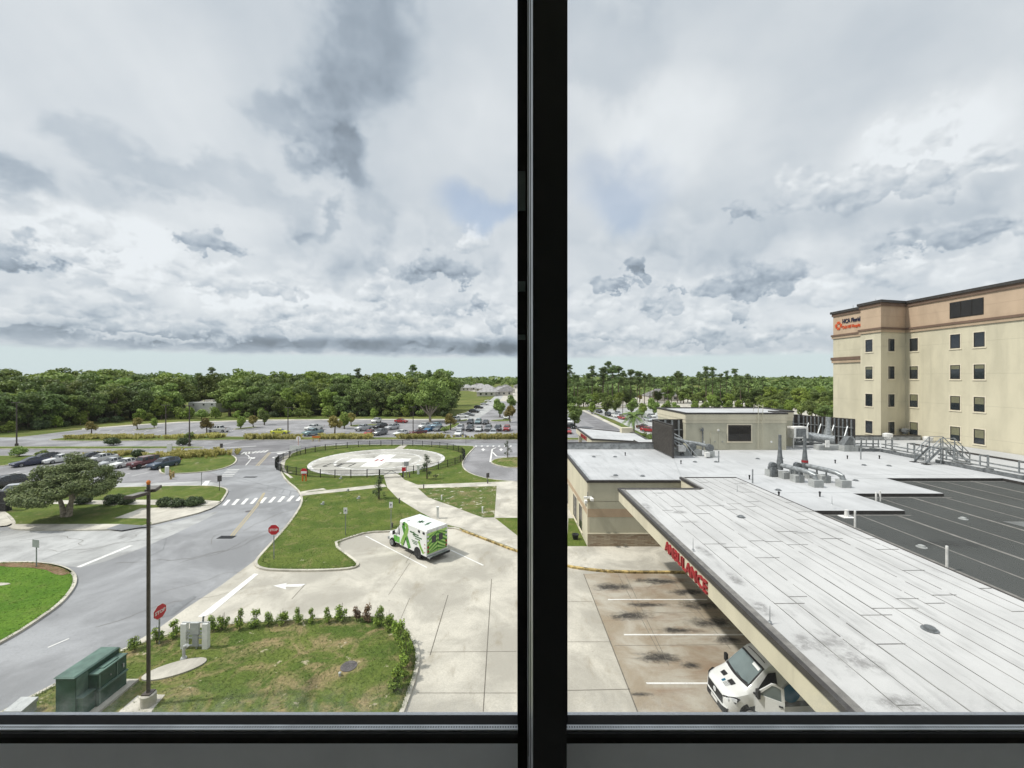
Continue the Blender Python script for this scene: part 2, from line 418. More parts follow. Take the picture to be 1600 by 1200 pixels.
M['asphalt'] = concrete('asphalt_dark', (0.205,0.20,0.205), (0.14,0.135,0.13), 0.4, 0.15, 0.9, 0.2)
M['asphalt_mid'] = concrete('asphalt_mid', (0.26,0.255,0.26), (0.18,0.175,0.175), 0.4, 0.12, 0.9, 0.2)
M['conc'] = concrete('concrete_apron', (0.48,0.45,0.385), (0.27,0.235,0.175), 0.8, 0.24, 0.85, 0.45)
M['walk'] = concrete('concrete_walk', (0.50,0.47,0.405), (0.30,0.27,0.21), 0.6, 0.35, 0.85, 0.35)
M['kerb'] = concrete('concrete_kerb', (0.49,0.46,0.39), (0.25,0.22,0.17), 0.5, 0.5, 0.85, 0.2)
M['pad'] = concrete('helipad_concrete', (0.44,0.425,0.38), (0.13,0.12,0.10), 1.0, 0.2, 0.9, 0.3)
M['white'] = paint('white_paint', (0.74,0.73,0.70), 0.7, 0.2, var=0.18, sc=1.5)
M['white_worn'] = paint('white_paint_worn', (0.60,0.59,0.56), 0.8, 0.2, var=0.3, sc=2.5)
def marking(name, c, under):
    "thin road paint, rubbed through to the paving in places"
    m, t, b = base_mat(name, 0.75, 0.2); v = ocoord(t)
    a = noise(t, v, 1.4, 4.0, 0.6); f = noise(t, v, 11.0, 4.0, 0.75)
    col = mixc(t, (a*0.5+f*0.6).step(0.55, 0.72)*0.85, c, under); t.links.new(col, b.inputs['Base Color']); return m
M['marking'] = marking('road_marking_white', (0.70,0.69,0.66), (0.36,0.35,0.33))
M['yellow'] = paint('yellow_paint', (0.43,0.32,0.13), 0.8, 0.2, var=0.5, sc=3.0)
M['yellow_worn'] = marking('yellow_paint_faded', (0.42,0.35,0.21), (0.33,0.32,0.30))
M['black'] = paint('black_metal', (0.012,0.012,0.014), 0.45, 0.3)
M['joint'] = paint('joint_dark', (0.16,0.145,0.12), 0.9, 0.1)
M['patch'] = concrete('tar_patch', (0.20,0.205,0.21), (0.13,0.13,0.13), 0.4, 0.4)
M['lawn'] = grass('lawn', (0.076,0.118,0.022), (0.122,0.158,0.034), (0.23,0.205,0.09), 0.65, 0.36, (0.42,0.38,0.28), 0.05)
M['lawn_fresh'] = grass('lawn_fresh', (0.072,0.158,0.016), (0.115,0.205,0.026), (0.18,0.19,0.06), 0.35, 0.3)
M['lawn_dry'] = grass('lawn_dry', (0.080,0.122,0.025), (0.126,0.160,0.037), (0.27,0.215,0.115), 1.0, 0.36, (0.42,0.37,0.27), 0.25)
M['lawn_bare'] = grass('lawn_bare', (0.075,0.115,0.028), (0.12,0.15,0.04), (0.22,0.19,0.10), 0.9, 0.5, (0.52,0.49,0.42), 0.55)
M['field'] = grass('field', (0.09,0.125,0.03), (0.16,0.18,0.05), (0.22,0.19,0.08), 0.7, 0.05)
M['mulch'] = grass('mulch', (0.16,0.10,0.06), (0.24,0.16,0.10), (0.30,0.24,0.17), 0.6, 1.2)
# ---------------------------------------------------------------- ground, roads, islands
def struct(o): return tag(o, kind='structure')
gmb = MB(); gmb.sheet([(-2600,-60),(2600,-60),(2600,4200),(-2600,4200)], -0.06)
struct(gmb.build('ground', M['field']))
def sheet(name, pts, z, mat, smooth=0):
    p = GP(pts)
    if smooth: p = chaikin(p, smooth)
    return struct(MB().sheet(ccw(p), z).build(name, mat))
KH = 0.14
def island(name, pts, lawn, smooth=2, kerb='kerb', kw=0.22, h=KH):
    p = GP(pts)
    if smooth: p = chaikin(p, smooth)
    p, q = inset(p, kw); n = len(p)
    struct(MB().sheet(q, h-0.012).build(name, M[lawn]))
    k = MB()
    k.add([(a[0],a[1],-0.05) for a in p]+[(a[0],a[1],h) for a in p]+[(a[0],a[1],h) for a in q]+[(a[0],a[1],h-0.05) for a in q],
          [[i,(i+1)%n,n+(i+1)%n,n+i] for i in range(n)]+[[n+i,n+(i+1)%n,2*n+(i+1)%n,2*n+i] for i in range(n)]+[[2*n+i,2*n+(i+1)%n,3*n+(i+1)%n,3*n+i] for i in range(n)])
    struct(k.build('kerb', M[kerb]))
def stroke(mb, pts, w, z, closed=False, mi=None):
    "flat painted line along ground points"
    n = len(pts); L_, R_ = [], []
    for i in range(n):
        a = Vector(pts[i-1] if (i or closed) else pts[0]); c = Vector(pts[(i+1)%n] if (i < n-1 or closed) else pts[-1])
        d = (c-a)
        d = d.normalized() if d.length else Vector((0,1)); nn = Vector((-d.y, d.x))*w/2; b = Vector(pts[i]); L_.append(b+nn); R_.append(b-nn)
    m = n if closed else n-1
    mb.add([(q.x,q.y,z) for q in L_]+[(q.x,q.y,z) for q in R_], [[n+i, n+(i+1)%n, (i+1)%n, i] for i in range(m)], mi)

# base paving
sheet('road', [('w',-260,14),('w',60,14),('w',60,106),('w',-260,106)], 0.0, M['road'])
sheet('road_junction', [(330,728),(375,727),(437,727),(452,712),(500,697),(560,693),(800,692.5),(950,692.5),(950,686.5),(420,687),(380,688),(330,700)], 0.008, M['asphalt'])
sheet('road', [(-700,702.5),(330,702),(372,706),(372,712),(330,711),(-700,714)], 0.004, M['asphalt_mid'])
sheet('road', [(-700,689),(400,688),(400,698),(-700,698)], 0.004, M['asphalt_mid'])
sheet('road_loop', [(725,697.6),(950,697.6),(950,760),(745,760),(715,735),(715,720)], 0.012, M['asphalt_mid'])
sheet('road_worn', [(-500,829),(40,829),(190,829),(260,820),(330,800),(345,800),(240,850),(135,888),(100,884),(-500,900)], 0.004, M['road_worn'], 1)
sheet('parking_lot', [(-500,716),(250,716),(350,744),(332,760),(150,764),(-500,768)], 0.008, M['asphalt_mid'])
sheet('parking_lot', [(-500,757),(170,755),(330,753),(352,758),(332,761),(150,764.5),(-500,770)], 0.012, M['road_worn'])
sheet('apron', [(187,1018),(250,980),(290,951),(345,915),(395,878),(440,840),(640,790),(1000,790),('w',60,40),('w',60,14),('w',-10,14),(60,1200)], 0.004, M['conc'])
sheet('stall_paving', [(912,897),(1000,1120),(1030,1200),('w',24,14),('w',24,33),(1075,890)], 0.008, M['stall'] if 'stall' in M else M['conc'])
# raised islands
L1 = [(402,889),(420,893),(470,894),(520,893),(552,890),(563,884),(556,876),(521,851),(545,842),(574,833),(612,832),(660,827),(706,826),(718,829),(760,845),(806,863),(886,887),(920,892),(960,896),(1075,896.5),(1300,897),
      ('w',44,33),('w',44,58.5),('w',9,59.5),(807,753.5),(765,749.5),(737,741.5),(725,733),(723,724),(728,715),(737,705),(743,699),(738,697.2),(700,696.3),(667,696),(627,695.2),(560,695.5),(512,697),(480,701),(456,708.5),(444,716),(437,726),(437,737),(446,752),(463,765),(470,776),(470,788),(461,804),(443,828),(413,860),(398,877),(397,884)]
island('lawn', L1, 'lawn', 1)
island('lawn', [(630,1120),(641,1090),(653,1055),(657,1024),(648,998),(626,973),(586,962),(520,965),(430,971),(350,976),(283,986),(236,1001),(190,1017),(120,1054),(50,1090),(-10,1122),(-60,1150),(-200,1290),(560,1290)], 'lawn_dry', 1)
island('lawn', [(-400,882),(0,880),(55,879),(92,884),(113,892),(122,904),(117,921),(97,945),(62,970),(22,996),(-60,1040),(-250,1100),(-400,1100)], 'lawn_fresh', 2)
island('lawn', [(-60,763),(149,763.5),(240,760.5),(325,759.3),(350,762),(358,767),(353,776),(345,788),(328,796),(310,803),(272,812.5),(238,821),(190,829),(100,830),(30,829.5),(13,826.5),(22,819),(8,804),(-14,793),(-60,775)], 'lawn', 2)
island('lawn', [(-400,712),(0,713.5),(150,710),(269,707.8),(345,706.2),(358,709.5),(368,714),(371.5,720),(364,727.5),(345,734),(317,738.6),(276,741),(256,741.5),(248,738.5),(249,728),(235,716.5),(150,717),(40,719),(16,728),(-20,730),(-400,735)], 'lawn', 1)
island('median_lawn', [(-700,699),(150,698.2),(270,698),(310,698.4),(322,699.5),(310,701.2),(200,702),(-700,703)], 'lawn', 1)
island('lawn', [(70,688.3),(90,685.6),(128,682),(300,681.5),(420,683.5),(640,684),(800,684),(960,685),(960,688.5),(800,687.2),(420,687.5),(250,689),(120,690)], 'field', 1)
island('lawn', [(765,724),(770,718.5),(785,715.5),(830,714),(900,716),(900,733),(800,732.2),(780,729)], 'lawn_dry', 2)
sheet('far_parking_lot', [(-300,700),(0,686),(60,679.5),(128,671),(200,665.5),(280,660.5),(420,657),(560,656),(700,656),(712,650),(760,632),(775,627),(815,627),(900,650),(960,684.5),(640,683.8),(420,683.3),(300,681),(128,681.5),(90,685),(66,689),(0,695),(-300,705)], -0.004, M['asphalt_mid'])
sheet('access_road', [(700,655.6),(745,655.6),(768,640),(784,622),(789,613),(781,613),(762,628),(720,648)], 0.000, M['road_worn'])
sheet('far_kerb_walk', [(128,669.6),(200,664),(280,659),(420,655.5),(560,654.6),(700,654.6),(700,656),(560,656),(420,657),(280,660.5),(200,665.5),(128,671)], 0.004, M['walk'])
# small islands in the far lot
for p in ([(545,664.5),(590,662.5),(592,664.2),(560,667.5),(545,666.8)], [(360,671),(400,666.5),(404,668),(372,671.8)], [(205,671.5),(245,668.5),(246,670),(212,673)], [(694,667),(712,661),(722,661.5),(706,671),(696,671.5)], [(765,656.4),(800,655),(800,658.5),(766,659)], [(714,657.2),(732,654.8),(731,658),(716,659.2)]):
    island('planting_island', p, 'lawn', 2, kw=0.3)
# far right: roads, lots and pale paving beyond the wing
sheet('far_road', [(905,651),(911,641),(921,641),(976,674),(1010,690),(900,692)], -0.012, M['asphalt'])
sheet('far_road', [(780,651),(800,640),(905,640),(911,646),(905,660),(900,692),(830,692),(800,672)], -0.016, M['road_worn'])
sheet('far_walk', [(908,641),(913,640.4),(990,676),(1020,690),(1006,690),(978,675)], -0.004, M['walk'])
sheet('far_parking_lot', [(918,640.5),(1000,637),(1110,637),(1130,680),(1010,680),(960,656)], -0.02, M['road_worn'])
sheet('far_parking_lot', [(890,634),(900,624),(960,621.5),(1060,617.5),(1130,619),(1230,624),(1262,634),(1290,648),(1300,672),(1240,672),(1170,640),(960,638)], -0.03, M['walk'])
sheet('far_road', [(690,606),(810,606),(812,628),(776,628),(779,616)], -0.02, M['walk'])
# paving on the big island
zt = KH
sheet('path', [(598,739),(619,738),(632,751),(653,759),(807,753),(830,752),(830,763),(776,760.5),(773,811),(860,880),(806,860),(760,842.5),(718,826.5),(690,820),(653,800),(621,780),(605,763)], zt, M['walk'], 0)
sheet('path', [('w',0.2,60),('w',7.4,60),('w',7.6,47),(886,853),(860,820),(822,811),(773,811),(776,760.5),(800,758)], zt+0.004, M['walk'], 0)
sheet('path', [(860,856),(1100,856),('w',44,37),('w',44,33.4),(1290,895),(1075,894.5),(960,894),(920,890),(886,885),(806,861),(790,840)], zt+0.008, M['walk'])
sheet('path', [(471,772),(500,768.5),(560,762),(600,757.5),(604,762),(560,767),(500,773),(471,776.5)], zt+0.004, M['walk'])
sheet('path', [(614,704),(627,696.2),(637,696.2),(627,704)], zt+0.004, M['walk'])
sheet('kerb_walk', [(470,770),(480,768),(505,764.5),(510,766.5),(482,770),(471,773.5)], zt+0.012, M['kerb'])
sheet('lawn_patch', [(653,764.5),(776,761),(772.5,810.5),(755,810.8),(733,803),(707,792.5),(685,785),(669,779)], zt+0.016, M['lawn_bare'])
sheet('kerb_walk', [(441,716),(452,710),(456,711),(446,721),(444,731),(449,741),(458,747.5),(454,748.8),(443,740),(440,730)], zt+0.004, M['kerb'])
sheet('lawn_patch', [(888,812),(897,812),(916,856),(886,856)], zt+0.016, M['lawn'])
# second island: pavement, concrete wedge
sheet('path', [(-30,782),(133,783.5),(230,782.5),(320,783),(347,785),(335,791),(310,791),(133,789.5),(-30,788)], zt, M['walk'])
sheet('path', [(179,811.5),(221,796),(339,791),(330,796),(310,803),(272,812.5),(238,820),(228,812)], zt+0.004, M['walk'])
sheet('path', [(12,825.5),(24,820.8),(190,820.8),(176,828.4),(30,828.6)], zt+0.004, M['walk'])
sheet('path', [(-60,776),(-10,795),(8,804.5),(21,819),(10,823),(-40,828),(-300,835),(-300,780)], zt-0.008, M['walk'])
sheet('path', [(-5,881.5),(55,880.5),(90,885),(111,893.5),(112,898),(92,903),(66,890),(-5,888)], zt, M['mulch'], 1)
sheet('path', [(-30,914),(12,913),(18,916),(-30,921)], zt+0.004, M['walk'], 1)
# helicopter pad
hx, hy, hr = -24.6, 76.0, 12.0
def circ(r, n=64, cx=hx, cy_=hy): return [(cx+r*math.cos(2*math.pi*i/n), cy_+r*math.sin(2*math.pi*i/n)) for i in range(n)]
hp = thing('helipad', 'round concrete helicopter landing pad with a white cross inside the fenced lawn', 'helipad', (hx,hy,0))
MB().prism(circ(hr), 0.05, zt+0.03).build('slab', M['pad'], hp)
k = MB(); stroke(k, circ(hr-0.35, 64), 0.7, zt+0.036, True); stroke(k, circ(7.6), 0.45, zt+0.036, True); k.build('ring_marking', M['white_worn'], hp)
k = MB(); z = zt+0.038
for (a, b) in ((5.6, 1.6), (1.6, 5.6)): k.sheet([(hx-a,hy-b),(hx+a,hy-b),(hx+a,hy+b),(hx-a,hy+b)], z); z += 0.003
k.build('cross_marking', M['white'], hp)
k = MB(); z = zt+0.046
M['red'] = paint('red_paint', (0.31,0.02,0.025), 0.5, 0.3, var=0.15)
for q in (-0.75, 0.75): k.box(hx+q*.7-0.17, hx+q*.7+0.17, hy-.8, hy+.8, z-.002, z)
k.box(hx-0.35, hx+0.35, hy-0.17, hy+0.17, z-.002, z+.002); k.build('letter_marking', M['red'], hp)
k = MB(); z = zt+0.042
for i, xo in enumerate((-7.7, -5.3)):
    x0, y0 = hx+xo, hy-3.9
    stroke(k, [(x0-.3,y0-1.5),(x0,y0+1.0),(x0+2.0,y0+1.0),(x0+1.7,y0-1.5)][:4], 0.3, z)
    stroke(k, [(x0-.3,y0-1.5),(x0+0.5,y0-1.5)], 0.3, z+.002); z += .004
M['mark_black'] = paint('black_marking', (0.02,0.02,0.02), 0.95, 0.03, var=.2); k.build('weight_marking', M['mark_black'], hp)

# painted markings
k = MB(); z = 0.016
for i in range(9):
    u, v = 347+14.3*i, 790-0.9*i
    k.sheet(ccw(GP([(u,v),(u+5.5,v),(u+13.5,v-9),(u+8.5,v-9)])), z)
k.sheet(ccw(GP([(397,896.5),(404,897),(330,959),(318,964),(309,964)])), z)
k.sheet(ccw(GP([(427,915.5),(449,911),(446,913.6),(478,912.6),(470,917),(446,917),(447,921)])), z)
stroke(k, GP([(571,837.5),(667,887)]), 0.13, z); stroke(k, GP([(704,859.5),(755,883.5)]), 0.13, z)
stroke(k, GP([(122,886.5),(205,852.5)]), 0.40, z)
for (a, b, y) in ((950,1105,937), (975,1190,992), (1010,1240,1068), (905,990,1160)): stroke(k, GP([(a,y),(b,y)]), 0.12, z)
for i in range(7): k.sheet(ccw(GP([(375+6*i,710-.5*i),(378+6*i,710-.5*i),(384+6*i,706.3-.5*i),(382+6*i,706.3-.5*i)])), z)
for (u, v) in ((392,716),(388,707)): k.sheet(ccw(GP([(u-5,v),(u+1,v-1.6),(u+1,v-.8),(u+7,v-1.4),(u+6,v+.6),(u,v+.9),(u,v+1.6)])), z)
k.text('ONLY', 3.0, (*G(419,716),z), (1,0.05,0), (0.25,1,0), 0.002)
stroke(k, GP([(421,708),(455,704)]), 0.35, z)
k.sheet(ccw(GP([(432,708),(450,706.5),(452,707.6),(434,709.3)])), z)
stroke(k, GP([(500,696.5),(540,694)]), 0.25, z)
for i in range(7): k.sheet(ccw(GP([(742+9*i,697.8),(745+9*i,697.8),(745.6+9*i,696.3),(743+9*i,696.3)])), z)
for u in (755, 783): k.sheet(ccw(GP([(u-3.5,703),(u,700.4),(u+3.5,703),(u+1,703),(u+1,704.6),(u-1,704.6),(u-1,703)])), z)
stroke(k, GP([(766,722),(769,702),(775,699.5)]), 0.3, z); stroke(k, GP([(769,706),(776,713),(800,715)]), 0.3, z); stroke(k, GP([(345,700.5),(400,697)]), 0.4, z)
stroke(k, GP([(384,727),(392,718),(388,712),(382,709)]), 0.14, z)
for (u, v, du, dv) in ((10,742,22,-6),(35,741,22,-5),(60,741,22,-5),(150,744,24,-5),(178,745,26,-6),(206,744,26,-6),(100,742,22,-5)): stroke(k, GP([(u,v),(u+du,v+dv)]), 0.12, z)
k.sheet(ccw(GP([(314,759),(321,751.5),(328,751.5),(323,759)])), z)
k.sheet(ccw(GP([(348,742),(358,730),(372,730),(362,742)])), z-0.004) if False else None
for i in range(5): stroke(k, GP([(345+2.5*i,744-2.6*i),(364+2.5*i,744-2.6*i)]), 0.3, z)
stroke(k, GP([(230,757.2),(330,751)]), 0.15, z)
stroke(k, GP([(75,1012),(108,998)]), 0.1, z)
for i in range(16): stroke(k, GP([(150+19*i,674.5),(156+19*i,672.2)]), 0.12, z)
struct(k.build('road_markings', M['marking']))
k = MB()
stroke(k, GP([(360,838),(383,810),(400,790),(412,770)]), 0.12, z); stroke(k, GP([(364,838),(387,810),(403,790),(414,770)]), 0.12, z)
stroke(k, GP([(400,728),(420,707)]), 0.16, z); stroke(k, GP([(403.5,728),(423,707)]), 0.16, z)
struct(k.build('road_markings', M['yellow_worn']))
# yellow kerb edge along the ambulance apron
k = MB()
e = chaikin(GP([(718,829),(760,845),(806,863),(886,887),(920,892),(960,896),(1075,896.5),(1300,897)]), 1, False)
n = len(e)
def offs(p, d): return [(x_, y_-d) for (x_, y_) in p]
eo = offs(e, 0.03)
k.add([(a[0],a[1],0.01) for a in eo]+[(a[0],a[1],KH+0.012) for a in eo]+[(a[0],a[1]+0.2,KH+0.016) for a in e], [[i,i+1,n+i+1,n+i] for i in range(n-1)]+[[n+i,n+i+1,2*n+i+1,2*n+i] for i in range(n-1)])
struct(k.build('kerb_paint', M['yellow']))
# joints in the concrete, tar lines, patches
k = MB(); z = 0.010
for (pts, w) in [([(672,1024),(700,930)],.05), ([(755,1112),(768,905)],.05), ([(640,935),(612,1000)],.03), ([(668,1019),(807,1018)],.03), ([(650,1083),(807,1083)],.03), ([(478,912),(456,936)],.05),
                 ([(634,880),(652,850)],.04), ([(607,930),(640,880)],.03), ([(886,1079),(985,1077)],.04), ([(886,940),(926,940)],.03), ([(976,896),(1045,1040)],.03), ([(1041,896),(1142,1015)],.03), ([(965,896),(1030,1020)],.03), ([(886,1003),(955,1003)],.03), ([(912,897),(998,1117)],.06), ([(960,1009),(1200,1007)],.03), ([(945,958),(1150,957)],.02)]:
    stroke(k, GP(pts), w, z)
struct(k.build('paving_joints', M['joint']))
k = MB(); z = 0.012
for (pts, w) in [([(400,755),(470,770),(466,778),(455,778),(402,762)],.08), ([(420,759),(418,764)],.08), ([(432,762),(428,768)],.08), ([(444,765),(440,771)],.08), ([(455,767),(452,775)],.08),
                 ([(345,748),(400,756)],.06), ([(355,743),(372,746),(410,757)],.05), ([(255,858),(260,842),(205,846)],.05), ([(232,870),(256,858)],.05), ([(66,875),(110,858)],.05)]:
    stroke(k, GP(pts), w, z)
struct(k.build('tar_lines', M['patch']))
sheet('road_patch', [(247,966),(258,951),(303,931),(307,933),(270,962)], 0.014, M['patch'])
sheet('road_patch', [(166,828.5),(188,820.9),(240,824),(215,826.5),(190,831)], zt+0.006, M['patch'])

# hairline cracks and sealed cracks wandering over the paving
r = random.Random(17); k = MB(); z = 0.013
def crack(u, v, n, stp, ang, w):
    x, y = G(u, v); pts = [(x,y)]
    for _ in range(n): ang += r.uniform(-.55,.55); x += math.cos(ang)*stp*r.uniform(.5,1.3); y += math.sin(ang)*stp*r.uniform(.5,1.3); pts.append((x,y))
    stroke(k, pts, w, z)
for (u, v, n, a, w) in [(180,880,16,.2,.03),(60,860,20,.1,.035),(120,865,14,1.2,.03),(300,800,16,.9,.03),(280,880,18,1.3,.025),(150,980,16,.9,.025),(240,930,12,.4,.02),(320,870,18,1.1,.025),(30,845,18,.05,.04),(380,830,12,1.4,.03),(330,850,10,2.2,.025),(420,800,10,1.3,.03),(1010,920,10,.2,.02),(1060,960,10,2.6,.02),(560,700,14,.0,.06),(470,693,14,.0,.06),(150,707,14,.0,.06),(420,716,10,.3,.05)]: crack(u, v, n, .55 if v > 830 else 1.1, a, w)
struct(k.build('paving_cracks', M['joint']))
# ---------------------------------------------------------------- building materials
def posxyz(t): 
    g = t.nodes.new('ShaderNodeNewGeometry'); return g.outputs['Position']
def blobs(t, pos, lst, n1):
    "irregular patches with a shape of their own: (x, y, rx, ry) on the ground"
    x_, y_, z_ = sepx(t, pos); acc = None
    for (a, b, rx, ry) in lst:
        d = (((x_-a)/rx)**2.0+((y_-b)/ry)**2.0)**0.5+(n1-0.5)*2.2
        s_ = d.step(1.0, 0.15); acc = s_ if acc is None else acc.max(s_)
    return acc
def RW(u, v, z): y = (H-z)*F/(v-HZ); return ((u-800)/F*y, y, z)
def membrane(name, c, dirt, spots, amt, z):
    m, t, b = base_mat(name, 0.75, 0.25); p = posxyz(t)
    a = noise(t, p, 0.22, 6.0, 0.6, 0.5); st = noise(t, scaled(t, p, (2.2, 0.28, 1.0)), 0.8, 6.0, 0.65); f = noise(t, p, 3.2, 5.0, 0.75); n1 = noise(t, p, 1.1, 6.0, 0.72, 0.6)
    col = mixc(t, a.step(0.3, 0.7), tuple(q*0.86 for q in c), tuple(min(.85, q*1.06) for q in c))
    col = mixc(t, st.step(0.50, 0.74)*amt*1.2, col, tuple(q*0.58 for q in c))
    sp2 = noise(t, scaled(t, p, (1.0, 0.5, 1.0)), 1.6, 6.0, 0.7, 0.5); col = mixc(t, sp2.step(0.56, 0.76)*amt*1.2, col, tuple(q*0.62 for q in c))
    col = mixc(t, f.step(0.62, 0.85)*amt, col, tuple(q*0.5 for q in c))
    if spots:
        w = [RW(u, v, z)[:2]+(rx, ry) for (u, v, rx, ry) in spots]
        col = mixc(t, blobs(t, p, w, n1)*f.step(0.30, 0.62)*0.68, col, dirt)
    t.links.new(col, b.inputs['Base Color']); bump(t, b, n1, 0.15, 0.03)
    return m
M['roof_white'] = membrane('roof_white', (0.46,0.463,0.465), (0.14,0.135,0.13), [(930,712,1.0,.6),(960,745,.7,.5),(1180,700,1.5,.5)], 0.40, 6.05)
M['canopy_white'] = membrane('canopy_white', (0.48,0.475,0.465), (0.13,0.125,0.12),
    [(1300,1005,1.3,.85),(1335,1030,1.0,.9),(1260,1000,.6,.5),(1010,790,.35,1.0),(1060,800,.9,.5),(1075,815,1.0,.3),(1040,830,.3,.9),(1100,862,.35,.9),(1150,905,.35,.9),(1190,950,.4,.8),(1030,770,1.0,.2),(1250,1010,.6,.3),(1420,1100,1.0,.5)], 0.55, 6.4)
M['roof_black'] = membrane('roof_black', (0.062,0.065,0.062), (0.02,0.02,0.02), [(1330,790,2.5,1.0),(1480,850,3.0,.8),(1420,760,3.,1.0)], 0.16, 5.8)
def stalls():
    m, t, b = base_mat('stall_concrete', 0.85, 0.2); p = posxyz(t)
    a = noise(t, p, 0.3, 6.0, 0.65, 0.6); c2 = noise(t, scaled(t, p, (.45,1.3,1.0)), 0.5, 6.0, 0.65, 0.4); f = noise(t, p, 5.0, 5.0, 0.75); n1 = noise(t, scaled(t, p, (1,1.6,1)), 0.9, 7.0, 0.75, 0.8)
    col = mixc(t, a.step(0.35, 0.65), (0.29,0.24,0.175), (0.41,0.38,0.32))
    col = mixc(t, c2.step(0.46, 0.70)*0.75, col, (0.23,0.155,0.10))
    col = mixc(t, f.step(0.5, 0.85)*0.4, col, (0.16,0.14,0.11))
    w = [G(u, v)+(rx, ry) for (u, v, rx, ry) in [(955,917,2.0,.75),(985,962,1.9,.65),(1030,1028,1.6,.6),(1030,908,2.4,.6),(1075,925,1.7,.6),(1095,945,2.0,.8),(1115,973,2.0,.8),(1060,985,1.6,.4),(1010,945,1.8,.4),(1140,1000,1.2,.6),(1080,1040,.8,.4),(1000,1085,.8,.2)]]
    sm = blobs(t, p, w, n1)
    col = mixc(t, sm*f.step(0.18, 0.5)*0.95, col, (0.035,0.032,0.03))
    t.links.new(col, b.inputs['Base Color']); bump(t, b, f, 0.2, 0.01)
    return m
M['stall'] = stalls()
bpy.data.objects['stall_paving'].data.materials[0] = M['stall']
def stucco(name, c, z0=0.0, dz=2.15, lw=0.02, la=0.35):
    m, t, b = base_mat(name, 0.85, 0.15); p = posxyz(t); x_, y_, z_ = sepx(t, p)
    n = noise(t, scaled(t, p, (1,1,.35)), 0.6, 6.0, 0.6, 0.3); f = noise(t, p, 14.0, 3.0, 0.7)
    col = mixc(t, n.step(0.3, 0.7), tuple(q*0.88 for q in c), tuple(q*1.05 for q in c))
    sk = noise(t, scaled(t, p, (1.7,1.7,.05)), 1.0, 5.0, 0.65); col = mixc(t, sk.step(0.56, 0.75)*0.30, col, tuple(q*0.66 for q in c))
    if lw:
        l = ((z_-z0)._m('MODULO', dz)-dz/2).abs().step(lw*1.6, lw*0.6)
        col = mixc(t, l*la, col, tuple(q*0.35 for q in c))
        l2 = ((y_+x_*0.02+1.0)._m('MODULO', 6.1)-3.05).abs().step(0.03, 0.012); col = mixc(t, l2*la*0.6, col, tuple(q*0.35 for q in c))
    t.links.new(col, b.inputs['Base Color']); bump(t, b, f, 0.15, 0.01)
    return m
M['cream'] = stucco('stucco_cream', (0.56,0.515,0.385), 1.0, 4.3)
M['cream_plain'] = stucco('stucco_cream_plain', (0.57,0.525,0.405), lw=0)
M['tan'] = stucco('stucco_tan', (0.49,0.37,0.265), 0.9, 2.1)
M['sage_shade'] = stucco('stucco_sage_shade', (0.46,0.44,0.345), lw=0)  # greyer than the side wall's cream: shade painted into the front walls
M['tan_plain'] = stucco('stucco_tan_plain', (0.44,0.335,0.235), lw=0)
M['brown'] = stucco('trim_brown', (0.17,0.115,0.085), lw=0)
M['coping'] = paint('coping_dark', (0.045,0.040,0.037), 0.5, 0.4, var=0.2)
M['coping_grey'] = paint('coping_grey', (0.19,0.18,0.165), 0.55, 0.4, var=0.2)
M['flash'] = paint('flashing_grey', (0.34,0.35,0.35), 0.5, 0.4, var=0.25, sc=2.0)
M['flash_dark'] = paint('flashing_dark', (0.24,0.235,0.225), 0.6, 0.3, var=0.3, sc=1.0)
M['steel'] = paint('galvanised_steel', (0.29,0.305,0.31), 0.4, 0.5, 0.35, var=0.25, sc=4.0)
M['steel_dark'] = paint('dark_steel', (0.16,0.17,0.175), 0.45, 0.5, 0.2, var=0.25, sc=4.0)
M['louvre'] = paint('louver_brown', (0.17,0.155,0.14), 0.5, 0.3, var=0.2)
M['glass'] = glassy('window_glass')
M['blind'] = paint('window_blind', (0.17,0.165,0.10), 0.5, 0.5, var=0.1)
M['bronze'] = paint('bronze_frame', (0.035,0.028,0.022), 0.4, 0.4)
M['trim'] = paint('window_trim', (0.66,0.60,0.47), 0.8, 0.2, var=0.06)
M['block'] = concrete('roof_block', (0.36,0.37,0.36), (0.2,0.2,0.2), 0.4, 0.8)
def stone():
    m, t, b = base_mat('ledge_stone', 0.85, 0.2); p = posxyz(t)
    x_, y_, z_ = sepx(t, p)
    br = t.nodes.new('ShaderNodeTexBrick'); lk(t, comb(t, x_+y_, z_, 0.0), br.inputs['Vector'])
    br.inputs['Scale'].default_value = 1.0; br.inputs['Brick Width'].default_value = 0.62; br.inputs['Row Height'].default_value = 0.12; br.inputs['Mortar Size'].default_value = 0.012
    br.inputs['Color1'].default_value = (0.30,0.22,0.145,1); br.inputs['Color2'].default_value = (0.46,0.40,0.30,1); br.inputs['Mortar'].default_value = (0.17,0.14,0.11,1)
    n = noise(t, p, 5.0, 5.0, .7)
    t.links.new(mixc(t, n.step(.3,.75)*.5, br.outputs[0], (0.26,0.20,0.15)), b.inputs['Base Color']); bump(t, b, n, .5, .03)
    return m
M['stone'] = stone()

